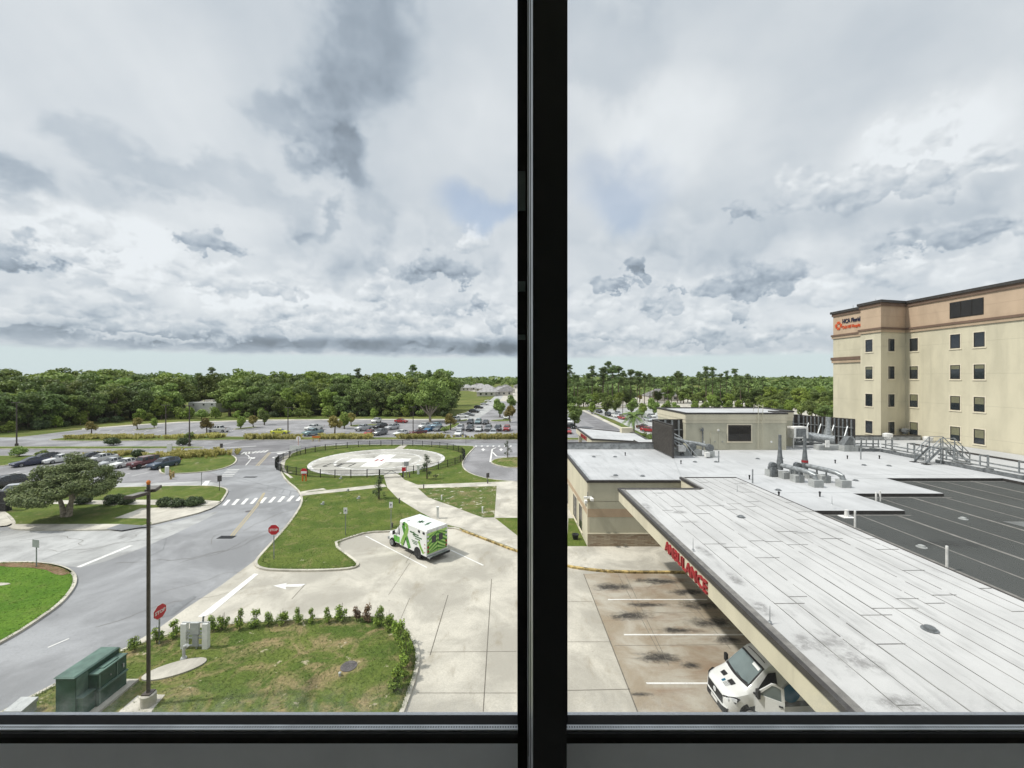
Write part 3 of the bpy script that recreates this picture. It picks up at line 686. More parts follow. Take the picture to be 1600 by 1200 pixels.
# ---------------------------------------------------------------- low hospital wing with its flat roofs
ZR, ZC, ZB = 6.05, 6.40, 5.80
x0, yf = 7.63, 37.3
wing = thing('hospital_wing', 'low cream hospital wing under a white membrane roof with a stone base', 'building', BL((14,37.3,0)))
w = MB(True)
w.box(x0, 21.0, yf, 40, 3.55, 5.95); w.box(x0, 21.0, yf-.012, 40, 2.80, 3.55, 1); w.box(x0, 21.0, yf, 40, 1.35, 2.80); w.box(x0, 21.0, yf-.06, 40, 0, 1.27, 2); w.box(x0, 21.0, yf-.09, 40, 1.27, 1.35, 3)
w.box(x0+.05, 21, yf-.006, yf+.1, 4.22, 4.25, 4)
w.box(x0-.004, x0+.2, yf-.004, 54.4, 0.0, 5.95, 3)
w.box(x0+.3, 63, 40, 54.0, 0, 5.7); w.box(20, 63, 54, 63, 0, 5.7); w.box(21.3, 63, 8, 40, 0, 5.7)
w.build('wall', [M['sage_shade'], M['tan_plain'], M['stone'], M['cream_plain'], M['joint']], wing)
w = MB(True); w.box(x0-.02, x0-.006, yf+.2, 54.4, 2.95, 3.5); w.build('band', M['tan_plain'], wing)
deck = [(x0,yf),(21.2,yf),(21.2,29.1),(28.5,29.1),(28.5,33.4),(35.9,33.4),(35.9,38.5),(46.9,38.5),(46.9,6),(63.2,6),(63.2,62.5),(19.8,62.5),(19.8,54.0),(x0,54.0)]
w = MB(True); w.sheet(ccw(deck), ZR, 0)
deck = [(a+.03 if a == x0 else a, b_+.03 if b_ == yf else b_) for a, b_ in deck]; dk = ccw(deck); n = len(dk)
w.add([(p[0],p[1],5.6) for p in dk]+[(p[0],p[1],ZR) for p in dk], [[i,(i+1)%n,n+(i+1)%n,n+i] for i in range(n)], 1)
w.build('roof', [M['roof_white'], M['coping']], wing)
w = MB(True); w.sheet([(21.25,6),(46.88,6),(46.88,38.48),(21.25,38.48)], ZB)
w.build('lower_roof', M['roof_black'], wing)
# coping along the front and the left edge, parapet at the far side
w = MB(True)
w.box(x0-.07, 16.1, yf-.09, yf+.18, 5.94, 6.15); w.box(x0-.07, x0+.22, yf+.181, 54.2, 5.94, 6.15); w.box(16.3, 21.2, yf-.0, yf+.06, 6.3, 6.43)
w.box(x0-.05, 19.8, 53.95, 54.3, 6.86, 6.96)
w.build('coping', M['coping'], wing)
w = MB(True); w.box(x0+.23, 19.8, 54.0, 54.25, 5.9, 6.86); w.box(x0+.221, x0+.5, yf+.2, 53.9, 6.0, 6.10); w.build('parapet', M['flash'], wing)
# roofing laps on the white roof and the black one
w = MB(True); r2 = random.Random(3)
x = x0+1.5
while x < 21: w.box(x, x+.02, yf+.3, 53.8, ZR-.02, ZR+.004); x += 1.45+r2.random()*.5
for (xa, ya, xb, yb) in ((16.4,37.5,19.9,48),(21.2,33.6,28.4,33.63),(28.5,38.4,35.9,38.43),(21.2,40,46,40.03)): w.bar((xa,ya,ZR),(xb,yb,ZR), .05, .012)
w.build('roof_seam', M['flash'], wing)
w = MB(True)
for i, x in enumerate((22.6,25.0,27.6,30.2,32.9,35.6,38.3,41.0,43.7)): w.box(x, x+(.12 if i%2 else .22), 6, 29.0 if x < 28.5 else (33.3 if x < 35.9 else 38.4), ZB-.01, ZB+.006)
for (xa, xb, y) in ((21.3,28.7,28.85),(28.5,36.2,33.1),(35.9,46.8,38.2)): w.box(xa, xb, y-.08, y+.05, ZB-.01, ZB+.010)
w.build('lower_roof_seam', M['coping_grey'], wing)
w = MB(True); w.sheet([(35.5,18),(46.8,18),(46.8,27.5),(33.6,27.6)], ZB+.012); w.build('roof_patch', M['steel_dark'], wing)
# windows of the left wall
def wall_window(par, o, d, w_, z0, z1, nrm, trim=True, blind=0.0, b=True, mull=0, tw=0.14):
    "window on a wall: o corner (x,y), d direction along the wall, nrm outward"
    dx_, dy_ = d; nx, ny = nrm
    def pt(a, z, q): return (o[0]+dx_*a+nx*q, o[1]+dy_*a+ny*q, z)
    def slab(mb, a0, a1, za, zb, q0, q1, mi=0):
        vs = [pt(a0,za,q0),pt(a1,za,q0),pt(a1,za,q1),pt(a0,za,q1),pt(a0,zb,q0),pt(a1,zb,q0),pt(a1,zb,q1),pt(a0,zb,q1)]
        mb.add(vs, [[0,3,2,1],[4,5,6,7],[0,1,5,4],[1,2,6,5],[2,3,7,6],[3,0,4,7]], mi)
    f = MB(b); t_ = .07
    for (a0,a1,za,zb) in ((0,t_,z0,z1),(w_-t_,w_,z0,z1),(t_,w_-t_,z0,z0+t_),(t_,w_-t_,z1-t_,z1)): slab(f, a0, a1, za, zb, -.05, .05)
    for i in range(mull): a = w_*(i+1)/(mull+1); slab(f, a-.03, a+.03, z0+t_, z1-t_, -.05, .045)
    if trim:
        for (a0,a1,za,zb) in ((-tw,0,z0-tw,z1+tw),(w_,w_+tw,z0-tw,z1+tw),(0,w_,z0-tw,z0),(0,w_,z1,z1+tw)): slab(f, a0, a1, za, zb, -.05, .035, 1)
    if trim: slab(f, -tw-.04, w_+tw+.04, z0-tw-.05, z0-tw+.04, -.05, .09, 1)
    fr = f.build('window', [M['bronze'], M['trim']], par)
    g = MB(b); slab(g, t_, w_-t_, z0+t_, z1-t_, -.05, .018, 0)
    g.build('pane', M['glass'], fr)
    if blind: g = MB(b); slab(g, t_+.04, w_-t_-.04, z1-t_-(z1-z0)*blind, z1-t_-.03, .0, .024, 0); g.build('blind', M['blind'], fr)
    return fr
for (ya, yb) in ((39.7,41.2),(42.6,44.6),(48.2,50.4)): wall_window(wing, (x0,yb), (0,-1), yb-ya, 0.6, 2.9, (-1,0), mull=1)

# ---------------------------------------------------------------- ambulance canopy
can = thing('ambulance_canopy', 'long cream drive-through canopy with a white roof over the ambulance bays', 'canopy', BL((15,30,0)))
outl = ccw([(9.41,33.5),(16.1,33.5),(16.1,37.2),(21.2,37.2),(21.2,6),(9.41,6)])
w = MB(True); n = len(outl)
w.add([(p[0],p[1],5.42) for p in outl]+[(p[0],p[1],6.32) for p in outl], [[i,(i+1)%n,n+(i+1)%n,n+i] for i in range(n)])
w.sheet(outl, 5.42); w.build('fascia', M['cream_plain'], can)
w = MB(True); w.sheet(outl, ZC-.02); w.build('roof', M['canopy_white'], can)
w = MB(True)
w.box(9.33, 9.52, 6, 33.58, 6.24, 6.46); w.box(9.52, 16.15, 33.42, 33.58, 6.24, 6.46); w.box(16.02, 16.18, 33.58, 37.35, 6.24, 6.46)
w.build('coping', M['coping'], can)
w = MB(True); w.box(9.521, 9.80, 6, 33.3, 6.3, 6.452); w.box(9.80, 16.0, 33.28, 33.419, 6.3, 6.43); w.box(16.19, 16.42, 33.6, 37.3, 6.3, 6.44); w.build('edge_flashing', M['coping_grey'], can)
w = MB(True); w.box(21.16, 21.24, 6, 37.3, 6.0, 6.405); w.box(16.4, 21.2, 37.2, 37.26, 6.0, 6.41); w.build('edge_strip', M['coping'], can)
w = MB(True); r2 = random.Random(11); x = 10.9
while x < 21:
    y1 = 33.2 if x < 16.2 else 37.0
    ya = 6.0
    while ya < y1-.3:
        yb2 = min(y1, ya+1.2+r2.random()*5.0); w.bar((x+.06*(ya-6)/27+r2.uniform(-.012,.012),ya,ZC-.012), (x+.06*(yb2-6)/27+r2.uniform(-.012,.012),yb2,ZC-.012), (.008+.034*r2.random()**3), .022); ya = yb2+(r2.random()*.5 if r2.random() < .45 else 0)
    y = 8+r2.random()*4
    while y < y1-1: w.bar((x,y,ZC-.011),(min(x+.7+r2.random()*.6,21.1),y+.02,ZC-.011), .022, .020); y += 4.5+r2.random()*3
    x += .72+.25*r2.random()
w.build('roof_seam', M['flash_dark'], can)
for (xx, yy) in ((20.4,12),(20.4,22),(20.4,32)): MB(True).box(xx-.25, xx+.25, yy-.25, yy+.25, 0.0, 5.42).build('column', M['cream_plain'], can)
sg = MB(True); sg.text('AMBULANCE', 0.80, (9.405, 23.72, 5.53), (0,-1,0), (0,0,1), 0.09, bold=0.012)
s_ = sg.build('lettering', M['red'], can)
zs = [v.co.y for v in s_.data.vertices]; ext = max(zs)-min(zs)
sy = 4.9/ext; y_top = max(zs)
for v in s_.data.vertices: v.co.y = y_top+(v.co.y-y_top)*sy
tag(s_, 'red raised letters reading AMBULANCE')

# ---------------------------------------------------------------- hospital tower
tw = thing('hospital_tower', 'six storey cream hospital tower with tan top floor and brown cornices', 'building', BL((75,55,0)))
foot = ccw([(63.3,30),(63.3,64.5),(58.2,63.2),(58.2,66.8),(60.5,66.8),(60.5,75.2),(95,75.2),(95,30)])
def outset(d): return inset(foot, -d)[1]
def ringwall(mb, p, z0, z1, mi=None, cap=False):
    n = len(p); mb.add([(q[0],q[1],z0) for q in p]+[(q[0],q[1],z1) for q in p], [[i,(i+1)%n,n+(i+1)%n,n+i] for i in range(n)], mi)
    if cap: mb.sheet(p, z1, mi)
w = MB(True); ringwall(w, foot, 0, 22.6); w.build('wall', M['cream'], tw)
w = MB(True); ringwall(w, foot, 22.6, 27.2); w.build('upper_wall', M['tan'], tw)
w = MB(True); w.prism(outset(.16), 22.55, 22.96, 0); w.prism(outset(.26), 22.96, 23.28, 1); w.build('belt_course', [M['tan_plain'], M['brown']], tw)
w = MB(True); w.prism(outset(.16), 26.6, 27.1, 0); w.prism(outset(.34), 27.1, 27.5, 1); w.build('cornice', [M['brown'], M['coping']], tw)
w = MB(True); w.box(60.30, 60.6, 66.9, 75.35, 18.15, 18.65, 0); w.box(60.2, 60.6, 66.9, 75.45, 18.65, 19.15, 1); w.build('belt_course', [M['tan_plain'], M['brown']], tw)
rows = [6.66, 10.96, 15.3, 19.6]
for i, z in enumerate(rows):
    bl = (0.55, 0.45, 0.25, 0.0)[i]
    for yc, ww in ((63.2,1.25),(57.4,1.25),(54.5,1.25),(46.8,1.25),(43.6,1.25)): wall_window(tw, (63.3,yc+ww/2), (0,-1), ww, z, z+1.95, (-1,0), blind=bl if yc > 50 else .3)
    wall_window(tw, (58.2,65.85), (0,-1), 1.25, z, z+1.95, (-1,0), blind=.2 if i == 2 else 0)
    L_ = math.hypot(5.1, 1.3); d = (5.1/L_, 1.3/L_); wall_window(tw, (58.2+d[0]*1.5, 63.2+d[1]*1.5), d, 1.3, z, z+1.95, (d[1],-d[0]), blind=0)
wall_window(tw, (63.3,58.1), (0,-1), 4.1, 23.85, 26.1, (-1,0), trim=False, mull=2)
w = MB(True); r2 = random.Random(5)
for i in range(16): zz = 23.95+i*.13; w.box(63.18, 63.27, 54.1, 58.0, zz, zz+.04)
w.build('louver', M['bronze'], tw)
M['sign_orange'] = paint('sign_orange', (0.62,0.10,0.03), 0.5, 0.3, var=0.05); M['sign_navy'] = paint('sign_navy', (0.02,0.02,0.05), 0.5, 0.3, var=0.05)
w = MB(True); w.text('HCA Florida', 1.05, (60.49, 73.1, 25.15), (0,-1,0), (0,0,1), .1, bold=.02, wide=.74); w.build('lettering', M['sign_navy'], tw)
w = MB(True); w.text('Oak Hill Hospital', 0.78, (60.49, 73.1, 24.2), (0,-1,0), (0,0,1), .1, bold=.015, wide=.70)
for (a, zz) in ((0,.52),(0,-.52),(.52,0),(-.52,0)):
    for s2 in (-1, 1): w.obox((60.44, 73.95+a+s2*.13*(zz != 0), 24.85+zz+s2*.13*(a != 0)), (.1,.36,.36), (R(45),0,0))
w.build('logo', M['sign_orange'], tw)
for (xx, yy) in ((61,71.5),(59.5,65.5),(64,44)): MB(True).tube([(xx,yy,27.3),(xx,yy,28.1)], .03, 5).build('lightning_rod', M['steel'], tw)
# low roof edge in front of the tower
w = MB(True); w.box(50, 63, 61.9, 62.2, 6.0, 6.62); w.build('parapet_wall', M['flash'], wing)
w = MB(True); w.box(49.9, 63.1, 61.8, 62.3, 6.62, 6.75); w.box(57.5,57.7,30,58,6.0,6.25); w.build('coping', M['coping'], wing)

# ---------------------------------------------------------------- penthouse on the roof
ph = thing('rooftop_penthouse', 'cream mechanical penthouse with a dark louver standing on the white roof', 'penthouse', BL((30,57,ZR)))
P_ = [(23.8,53.5),(36.9,53.5),(36.9,56.6),(39.9,56.6),(39.9,63.2),(23.8,63.2)]
w = MB(True); ringwall(w, ccw(P_), ZR, 10.3); w.build('wall', M['sage_shade'], ph)
w = MB(True)
for (z0_, z1_, o_) in ((9.55,10.0,.05),(10.0,10.75,.10)): ringwall(w, inset(P_, -o_)[1], z0_, z1_, None, True)
w.build('cornice', M['cream_plain'], ph)
w = MB(True); p, q = inset(inset(P_, -.16)[1], .4); n = len(p)
w.add([(a[0],a[1],10.72) for a in p]+[(a[0],a[1],10.92) for a in p]+[(a[0],a[1],10.92) for a in q]+[(a[0],a[1],10.70) for a in q], [[i+k*n,(i+1)%n+k*n,(k+1)*n+(i+1)%n,(k+1)*n+i] for k in range(3) for i in range(n)])
w.build('coping', M['coping'], ph)
w = MB(True); w.sheet(ccw(inset(P_, .1)[1]), 10.76); w.build('roof', M['roof_white'], ph)
f = wall_window(ph, (29.3,53.5), (1,0), 3.0, 7.2, 9.3, (0,-1), mull=1)
w = MB(True)
for i in range(14): w.obox((30.8,53.44,7.33+i*.14), (2.8,.09,.03), (R(35),0,0))
w.build('louver', M['bronze'], ph)
for xx in (27.0, 28.0):
    w = MB(True); w.box(xx, xx+.97, 53.43, 53.5, ZR+.05, 8.35); w.box(xx-.0, xx+.97, 53.41, 53.43, 8.35, 8.42); d_ = w.build('door', M['sage_shade'], ph)
    w = MB(True); w.box(xx+.44, xx+.6, 53.36, 53.43, 7.1, 7.2); w.build('handle', M['steel'], d_)
w = MB(True)
for xx in (33.1, 33.7): w.bar((xx,53.25,ZR+.2),(xx,53.25,12.0), .05)
for i in range(14): w.bar((33.1,53.25,6.6+i*.35),(33.7,53.25,6.6+i*.35), .03)
for xx in (33.1, 33.7): w.tube([(xx,53.25,11.7),(xx,54.2,11.9),(xx,54.3,11.0)], .03, 5)
w.build('ladder', M['sage_shade'], ph)
for (xx, zz) in ((26.0,7.0),(34.8,7.0),(27.9,8.5)): MB(True).box(xx, xx+.2, 53.35, 53.5, zz, zz+.25).build('wall_lamp', M['white'], ph)
w = MB(True); w.tube([(25.9,53.3,ZR),(25.9,53.3,9.0)], .09, 6); w.obox((25.75,53.2,8.7),(.35,.3,.3)); w.build('flue_pipe', M['steel_dark'], ph)

# ---------------------------------------------------------------- louver screens
def screen(name, label, a, b, z0, z1, nrm, slats=22, studs=7, brace=True):
    a, b = Vector((*a,0)), Vector((*b,0)); d = (b-a).normalized(); n_ = Vector((*nrm,0)); L_ = (b-a).length
    t = thing(name, label, 'screen', BL((a.x,a.y,z0)), 'louver screens hiding the roof machinery')
    w = MB(True)
    for i in range(slats):
        z = z0+.15+(z1-z0-.25)*i/slats
        hh = (z1-z0-.25)/slats*.30
        for q in (0,):
            p0, p1 = a+n_*.02, b+n_*.02
            w.add([(p0.x,p0.y,z+2*hh),(p1.x,p1.y,z+2*hh),(p1.x+n_.x*.12,p1.y+n_.y*.12,z),(p0.x+n_.x*.12,p0.y+n_.y*.12,z)], [[0,1,2,3],[3,2,1,0]])
    w.build('slat_panel', M['louvre'], t)
    w = MB(True); p0, p1 = a-n_*.01, b-n_*.01; w.bar((p0.x,p0.y,(z0+z1)/2),(p1.x,p1.y,(z0+z1)/2), .01, z1-z0-.1)
    w.build('gap_shade', M['bronze'], t)  # dark sheet added behind the slats to paint their gaps as shade
    w = MB(True)
    w.bar((a.x,a.y,z1),(b.x,b.y,z1), .16, .12)
    for p in (a, b): w.bar((p.x,p.y,z0-.1),(p.x,p.y,z1+.06), .2)
    w.build('frame', M['coping'], t)
    w = MB(True)
    for i in range(studs):
        p = a+d*(L_*(i+.5)/studs)-n_*.12; w.bar((p.x,p.y,z0),(p.x,p.y,z1-.06), .14 if brace else .2)
    for zz in (z0+1.2, z0+2.5): p0, p1 = a-n_*.22, b-n_*.22; w.bar((p0.x,p0.y,zz),(p1.x,p1.y,zz), .1)
    if brace:
        for i in range(max(2, studs//3)):
            p = a+d*(L_*(i+.6)/max(2, studs//3))-n_*.2; q = p-n_*1.7; w.bar((p.x,p.y,z1-1.0),(q.x,q.y,z0+.05), .12); w.box(q.x-.2,q.x+.2,q.y-.2,q.y+.2,z0,z0+.1)
    w.build('strut', M['steel'], t)
screen('louver_screen', 'dark slatted louver screen seen edge on, left of the penthouse', (19.85,48.0), (19.85,54.4), ZR+.05, 9.9, (-1,0))
screen('louver_screen', 'short louver screen with pale struts joining the penthouse corner', (20.1,54.5), (23.7,54.5), ZR+.05, 9.9, (0,1), 22, 4, False)
screen('louver_screen', 'long louver screen with pale studs standing before the tower', (44.9,61.6), (47.9,56.0), ZR+.05, 9.8, (0.88,0.47), 22, 13)
screen('louver_screen', 'narrow louver screen just right of the penthouse', (41.2,61.6), (44.8,61.7), ZR+.05, 9.9, (0,1), 22, 4, False)

# ---------------------------------------------------------------- exhaust fans, blocks, pipes
def block(w, c, sx, sy, h, z=ZR): w.box(c[0]-sx/2, c[0]+sx/2, c[1]-sy/2, c[1]+sy/2, z, z+h)
def fan_unit(label, c, red=False):
    x_, y_ = c; t = thing('exhaust_fan', label, 'exhaust fan', BL((x_,y_,ZR)), 'stack exhaust fans on the white roof')
    for (ox, oy) in ((-.55,1.3),(0.15,.35),(.35,-.9),(.75,-2.6)): w = MB(True); block(w, (x_+ox,y_+oy), .82, .75, .62); w.build('curb', M['block'], t)
    w = MB(True); z = ZR+1.15
    w.tube([(x_,y_+.9,z),(x_+.2,y_-.2,z),(x_+.45,y_-1.4,z),(x_+.62,y_-2.1,z-.05),(x_+.72,y_-2.5,z-.25),(x_+.75,y_-2.6,z-.6)], [.21,.21,.21,.21,.21,.21], 12); w.build('duct', M['steel'], t, 40)
    w = MB(True); w.lathe([(.27,ZR+.7),(.27,ZR+1.5),(.22,ZR+1.8),(.14,ZR+2.8),(.13,ZR+4.0)], (x_,y_+.9,0), 14); w.build('stack', M['steel_dark'], t, 40)
    w = MB(True); w.lathe([(.05,-.2),(.32,-.18),(.32,.18),(.05,.2)], (x_-.55,y_+1.1,ZR+1.05), 14, 'y'); w.obox((x_-.6,y_+1.1,ZR+.5),(.5,.6,.8)); w.build('motor', M['steel_dark'], t, 40)
    if red: w = MB(True); w.lathe([(.285,ZR+1.42),(.27,ZR+1.62)], (x_,y_+.9,0), 14); w.build('collar', M['red'], t)
    w = MB(True)
    for oy in (-.2, -1.3): MB(True).bar((x_+.3,y_+oy,ZR),(x_+.3,y_+oy,z-.2), .1).build('stand', M['steel'], t)
fan_unit('grey stack exhaust fan with plain pipe, left one of the front pair', (26.3,38.1))
fan_unit('grey stack exhaust fan with a red collar, right one of the front pair', (28.6,38.0), True)
t = thing('exhaust_blower', 'large grey horizontal blower with drum and short stack before the long louver screen', 'exhaust fan', BL((42,55,ZR)))
w = MB(True); w.tube([(40.9,56.0,7.6),(43.6,54.0,7.3)], [.55,.55], 14); w.build('drum', M['steel'], t, 40)
w = MB(True); w.lathe([(.6,7.4),(.45,8.4),(.30,8.8),(.28,10.2)], (43.4,54.8,0), 14); w.build('stack', M['steel'], t, 40)
w = MB(True); w.box(41,44,53.2,54.2,ZR,6.7); w.box(43.5,45.3,52.3,53.4,ZR,6.8); w.build('curb', M['block'], t)
w = MB(True); w.add([(43.6,52.5,6.8),(45.0,52.5,6.8),(45.0,53.5,6.8),(43.6,53.5,6.8),(44.4,52.6,7.9),(45.0,52.6,7.9),(45.0,53.4,7.9),(44.4,53.4,7.9)], [[0,3,2,1],[4,5,6,7],[0,1,5,4],[1,2,6,5],[2,3,7,6],[3,0,4,7]]); w.build('hood', M['steel_dark'], t)
w = MB(True); w.box(41.6,42.1,52.9,53.0,6.5,7.4); w.build('sign', M['white'], t)
t = thing('intake_box', 'pale square louvered intake box on the roof beside the blower', 'vent', BL((39.8,55,ZR)))
w = MB(True); w.box(38.7,40.6,54.6,55.9,7.4,8.9); w.bar((38.9,55,ZR),(38.9,55,7.4),.12); w.bar((40.4,55,ZR),(40.4,55,7.4),.12); w.build('case', M['white'], t)
w = MB(True); w.box(39.0,40.3,54.57,54.62,7.6,8.7); w.build('grille', M['steel_dark'], t)
t = thing('roof_pump_set', 'cluster of grey pumps and pipes on blocks behind the left louver screen', 'pump', BL((23,49.5,ZR)))
for (xx, yy) in ((21.2,50.4),(22.3,50.0),(23.4,49.6),(24.5,48.8)): w = MB(True); block(w, (xx,yy), .9, .8, .75); w.build('curb', M['block'], t)
w = MB(True); w.tube([(20.6,51.3,8.4),(21.3,51.2,7.9),(22.4,50.4,7.6),(23.8,49.6,7.45),(24.4,49.2,7.3),(24.6,49.0,6.9)], .22, 10); w.tube([(20.4,50.6,8.9),(21.4,49.6,8.3),(22.9,48.4,6.2)], .07, 6); w.tube([(20.4,49.4,8.0),(21.6,48.9,7.4),(22.3,48.4,6.2)], .07, 6); w.build('duct', M['steel'], t, 40)
w = MB(True)
for (xx, yy) in ((22.8,49.6),(24.5,48.8)): MB(True).lathe([(.05,-.3),(.45,-.25),(.45,.25),(.05,.3)], (xx,yy,7.15), 12, 'y').build('motor', M['steel_dark'], t, 40)
for b_ in ((21.0,21.9,49.2,49.9,6.6,7.3),(23.7,24.2,48.0,48.4,6.2,6.7)): MB(True).box(*b_).build('housing', M['white'], t)

# ---------------------------------------------------------------- small things on the roofs
def small(name, label, cat, u, v, z, fn, mat, group=None):
    x_, y_, z_ = RW(u, v, z); w = MB(); fn(w, x_, y_, z_); o = w.build(name, mat, None, 40, (x_,y_,z_)); return tag(o, label, cat, group)
def f_drain(w, x, y, z): w.lathe([(.20,-.02),(.20,.05),(.14,.11),(.05,.13)], (x,y,z), 12); w.lathe([(.27,-.02),(.27,.01)], (x,y,z), 12)
def f_vent(w, x, y, z): w.lathe([(.055,0),(.055,.26),(.085,.28),(.085,.38),(.03,.42)], (x,y,z), 8)
def f_pipe(w, x, y, z): w.tube([(x,y,z),(x,y,z+1.25)], .06, 7)
def f_spike(w, x, y, z): w.tube([(x,y,z),(x,y,z+.6)], [.018,.008], 5); w.lathe([(.08,0),(.05,.04)], (x,y,z), 6)
def f_dome(w, x, y, z): w.lathe([(.26,-.01),(.25,.03),(.18,.04),(.16,.11),(.04,.15)], (x,y,z), 16)
DR = 'flat dark roof drains on the white roofs'
for (u, v, l) in ((928,714,'flat dark roof drain near the roof edge by the window mullion'),(961,714,'flat dark roof drain on the left white roof, second from the mullion'),(962,743,'dark roof drain close behind the front coping, left one'),(1004,744,'dark roof drain close behind the front coping, right one'),
        (1086,722,'dark roof drain in front of the pump cluster'),(1119,722,'dark roof drain right of the pump cluster'),(1184,717,'roof drain on the white roof below the penthouse ladder'),(1221,716,'roof drain near the penthouse right corner'),(1216,766,'oblong dark drain in front of the exhaust fan pair'),
        (1337,751,'roof drain right of the exhaust fan pair'),(1350,727,'roof drain left of the crossover stair'),(1389,728,'roof drain nearest the crossover stair')): small('roof_drain', l, 'roof drain', u, v, ZR, f_drain, M['steel_dark'], DR)
VG = 'stubby black vent pipes on the white roof'
for (u, v, l) in ((977,712,'stubby black vent pipe alone on the left white roof'),(1064,725,'stubby black vent at the foot of the left louver screen'),(1171,749,'tiny black vent behind the canopy corner seam'),(1217,776,'black vent just behind the canopy seam, near the fan pair'),(1281,776,'black vent in front of the right exhaust fan'),
        (1305,724,'black vent in front of the blower curb'),(1324,717,'black vent right beside the blower curb'),(1374,717,'black vent standing alone toward the crossover stair')): small('vent_pipe', l, 'vent pipe', u, v, ZR, f_vent, M['black'], VG)
for (u, v, z, l) in ((1176,755,ZR,'grey upright pipe on the white roof behind the canopy'),(1123,722,ZR,'slim grey upright pipe right of the pump cluster'),(1345,718,ZR,'slim pipe standing right of the blower'),(1336,829,ZB,'white upright pipe at the edge of the black roof, farther one'),(1479.5,892,ZB,'white upright pipe at the edge of the black roof, nearer one')): small('standing_pipe', l, 'pipe', u, v, z, f_pipe, M['steel'] if z == ZR else M['white'], 'upright pipes on the roofs')
small('dome_drain', 'grey dome strainer on the white canopy roof near the bottom of the view', 'roof drain', 1453, 984, ZC-.02, f_dome, M['steel_dark'])
small('dome_drain', 'small dark dome drain on the far part of the canopy roof', 'roof drain', 1158, 808, ZC-.02, f_drain, M['steel_dark'])
small('dome_drain', 'white and dark round vent on the black roof, the nearest one', 'roof vent', 1440, 855, ZB, f_dome, M['block'])
small('dome_drain', 'white round vent on the black roof, farther one', 'roof vent', 1505, 811, ZB, f_dome, M['block'])
small('pipe_boot', 'white pipe boot on the black roof beside the white step', 'roof vent', 1323, 808, ZB, lambda w,x,y,z: (w.box(x-.4,x+.4,y-.3,y+.3,z,z+.05), w.lathe([(.15,0),(.12,.5)],(x,y,z),8)), M['white'])
small('hose_bibb', 'pair of white capped pipes on the black roof by the stepped edge', 'pipe', 1372, 783, ZB, lambda w,x,y,z: (w.tube([(x-.15,y,z),(x-.15,y,z+.7)],.07,6), w.tube([(x+.15,y,z),(x+.15,y,z+.8)],.07,6)), M['white'])
k = 0
for (u, v) in ((1083,859),(1203,972),(1300,788),(1152,768)): small('lightning_spike', ('thin air terminal spike above the AMBULANCE letters','thin air terminal spike on the near canopy edge','thin air terminal spike by the black roof corner','thin air terminal spike on the far canopy roof')[k], 'lightning rod', u, v, ZC+.05 if k < 2 else ZC-.02, f_spike, M['steel'], 'air terminals on the canopy'); k += 1

# ---------------------------------------------------------------- roof railings and crossover stair
def railing(label, a, b, posts, blocks=True):
    a, b = Vector((*a,0)), Vector((*b,0)); t = thing('roof_railing', label, 'railing', BL((a.x,a.y,ZR)), 'grey pipe railings along the roof joint')
    d = (b-a).normalized(); nn = Vector((-d.y,d.x,0))
    w = MB(True)
    for zz in (.55, .95): w.bar((a.x,a.y,ZR+zz),(b.x,b.y,ZR+zz), .16, .14)
    w.build('rail', M['steel'], t)
    for i in range(posts):
        p = a+(b-a)*((i+.5)/posts); w = MB(True); q = p+nn*.8
        w.bar((p.x,p.y,ZR),(p.x,p.y,ZR+1.75), .12); w.bar((p.x,p.y,ZR+1.72),(q.x,q.y,ZR+1.72), .09); w.bar((q.x,q.y,ZR+.6),(q.x,q.y,ZR+1.72), .09)
        po = w.build('post', M['steel'], t)
        if blocks: w = MB(True); w.obox((p.x,p.y,ZR+.2),(.5,.6,.42)); w.build('footing', M['block'], po)
    w = MB(True); p0, p1 = a+nn*.3, b+nn*.3; w.bar((p0.x,p0.y,ZR+.2),(p1.x,p1.y,ZR+.2), .12, .36); w.build('curb', M['steel_dark'], t)
railing('long grey pipe railing along the roof joint, nearer stretch', (48.3,30), (48.3,45.5), 5)
railing('grey pipe railing between the crossover stair and the railing corner', (48.3,46.8), (48.3,52.3), 2)
railing('grey pipe railing running left from the corner to the blower', (48.2,52.6), (43.9,52.9), 3)
railing('far grey pipe railing between the penthouse and the louver screen', (44.5,57.5), (40.2,57.7), 2)
t = thing('crossover_stair', 'steel crossover stair with handrails bridging the roof railing', 'stairs', BL((48.3,45.8,ZR)))
def lx(s_): return 48.3+s_
w = MB(True)
for i in range(5): zz = .3+i*.3; w.box(lx(-2.3+i*.32), lx(-2.0+i*.32), 44.6, 45.7, ZR+zz-.04, ZR+zz); w.box(lx(2.0-i*.32), lx(2.3-i*.32), 44.6, 45.7, ZR+zz-.04, ZR+zz)
w.build('tread', M['steel'], t)
w = MB(True); w.box(lx(-.75), lx(.75), 44.6, 45.7, ZR+1.72, ZR+1.8); w.build('platform', M['steel'], t)
w = MB(True)
for yy in (44.55, 45.75):
    for s_ in (-1, 1): w.bar((lx(s_*2.4),yy,ZR+.1),(lx(s_*.7),yy,ZR+1.75), .07, .22)
    for xx in (-.75,.75): w.bar((lx(xx),yy,ZR),(lx(xx),yy,ZR+1.8), .09)
w.build('stringer', M['steel'], t)
w = MB(True)
for yy in (44.55, 45.75):
    for hh in (.55, 1.05):
        w.tube([(lx(-2.4),yy,ZR+.15+hh),(lx(-.75),yy,ZR+1.8+hh),(lx(.75),yy,ZR+1.8+hh),(lx(2.4),yy,ZR+.15+hh)], .045, 6)
    for xx, zb in ((-2.4,.1),(-1.6,.9),(-.75,1.75),(.75,1.75),(1.6,.9),(2.4,.1)): w.bar((lx(xx),yy,ZR+zb),(lx(xx),yy,ZR+zb+1.1), .07)
w.build('handrail', M['steel'], t)
w = MB(True)
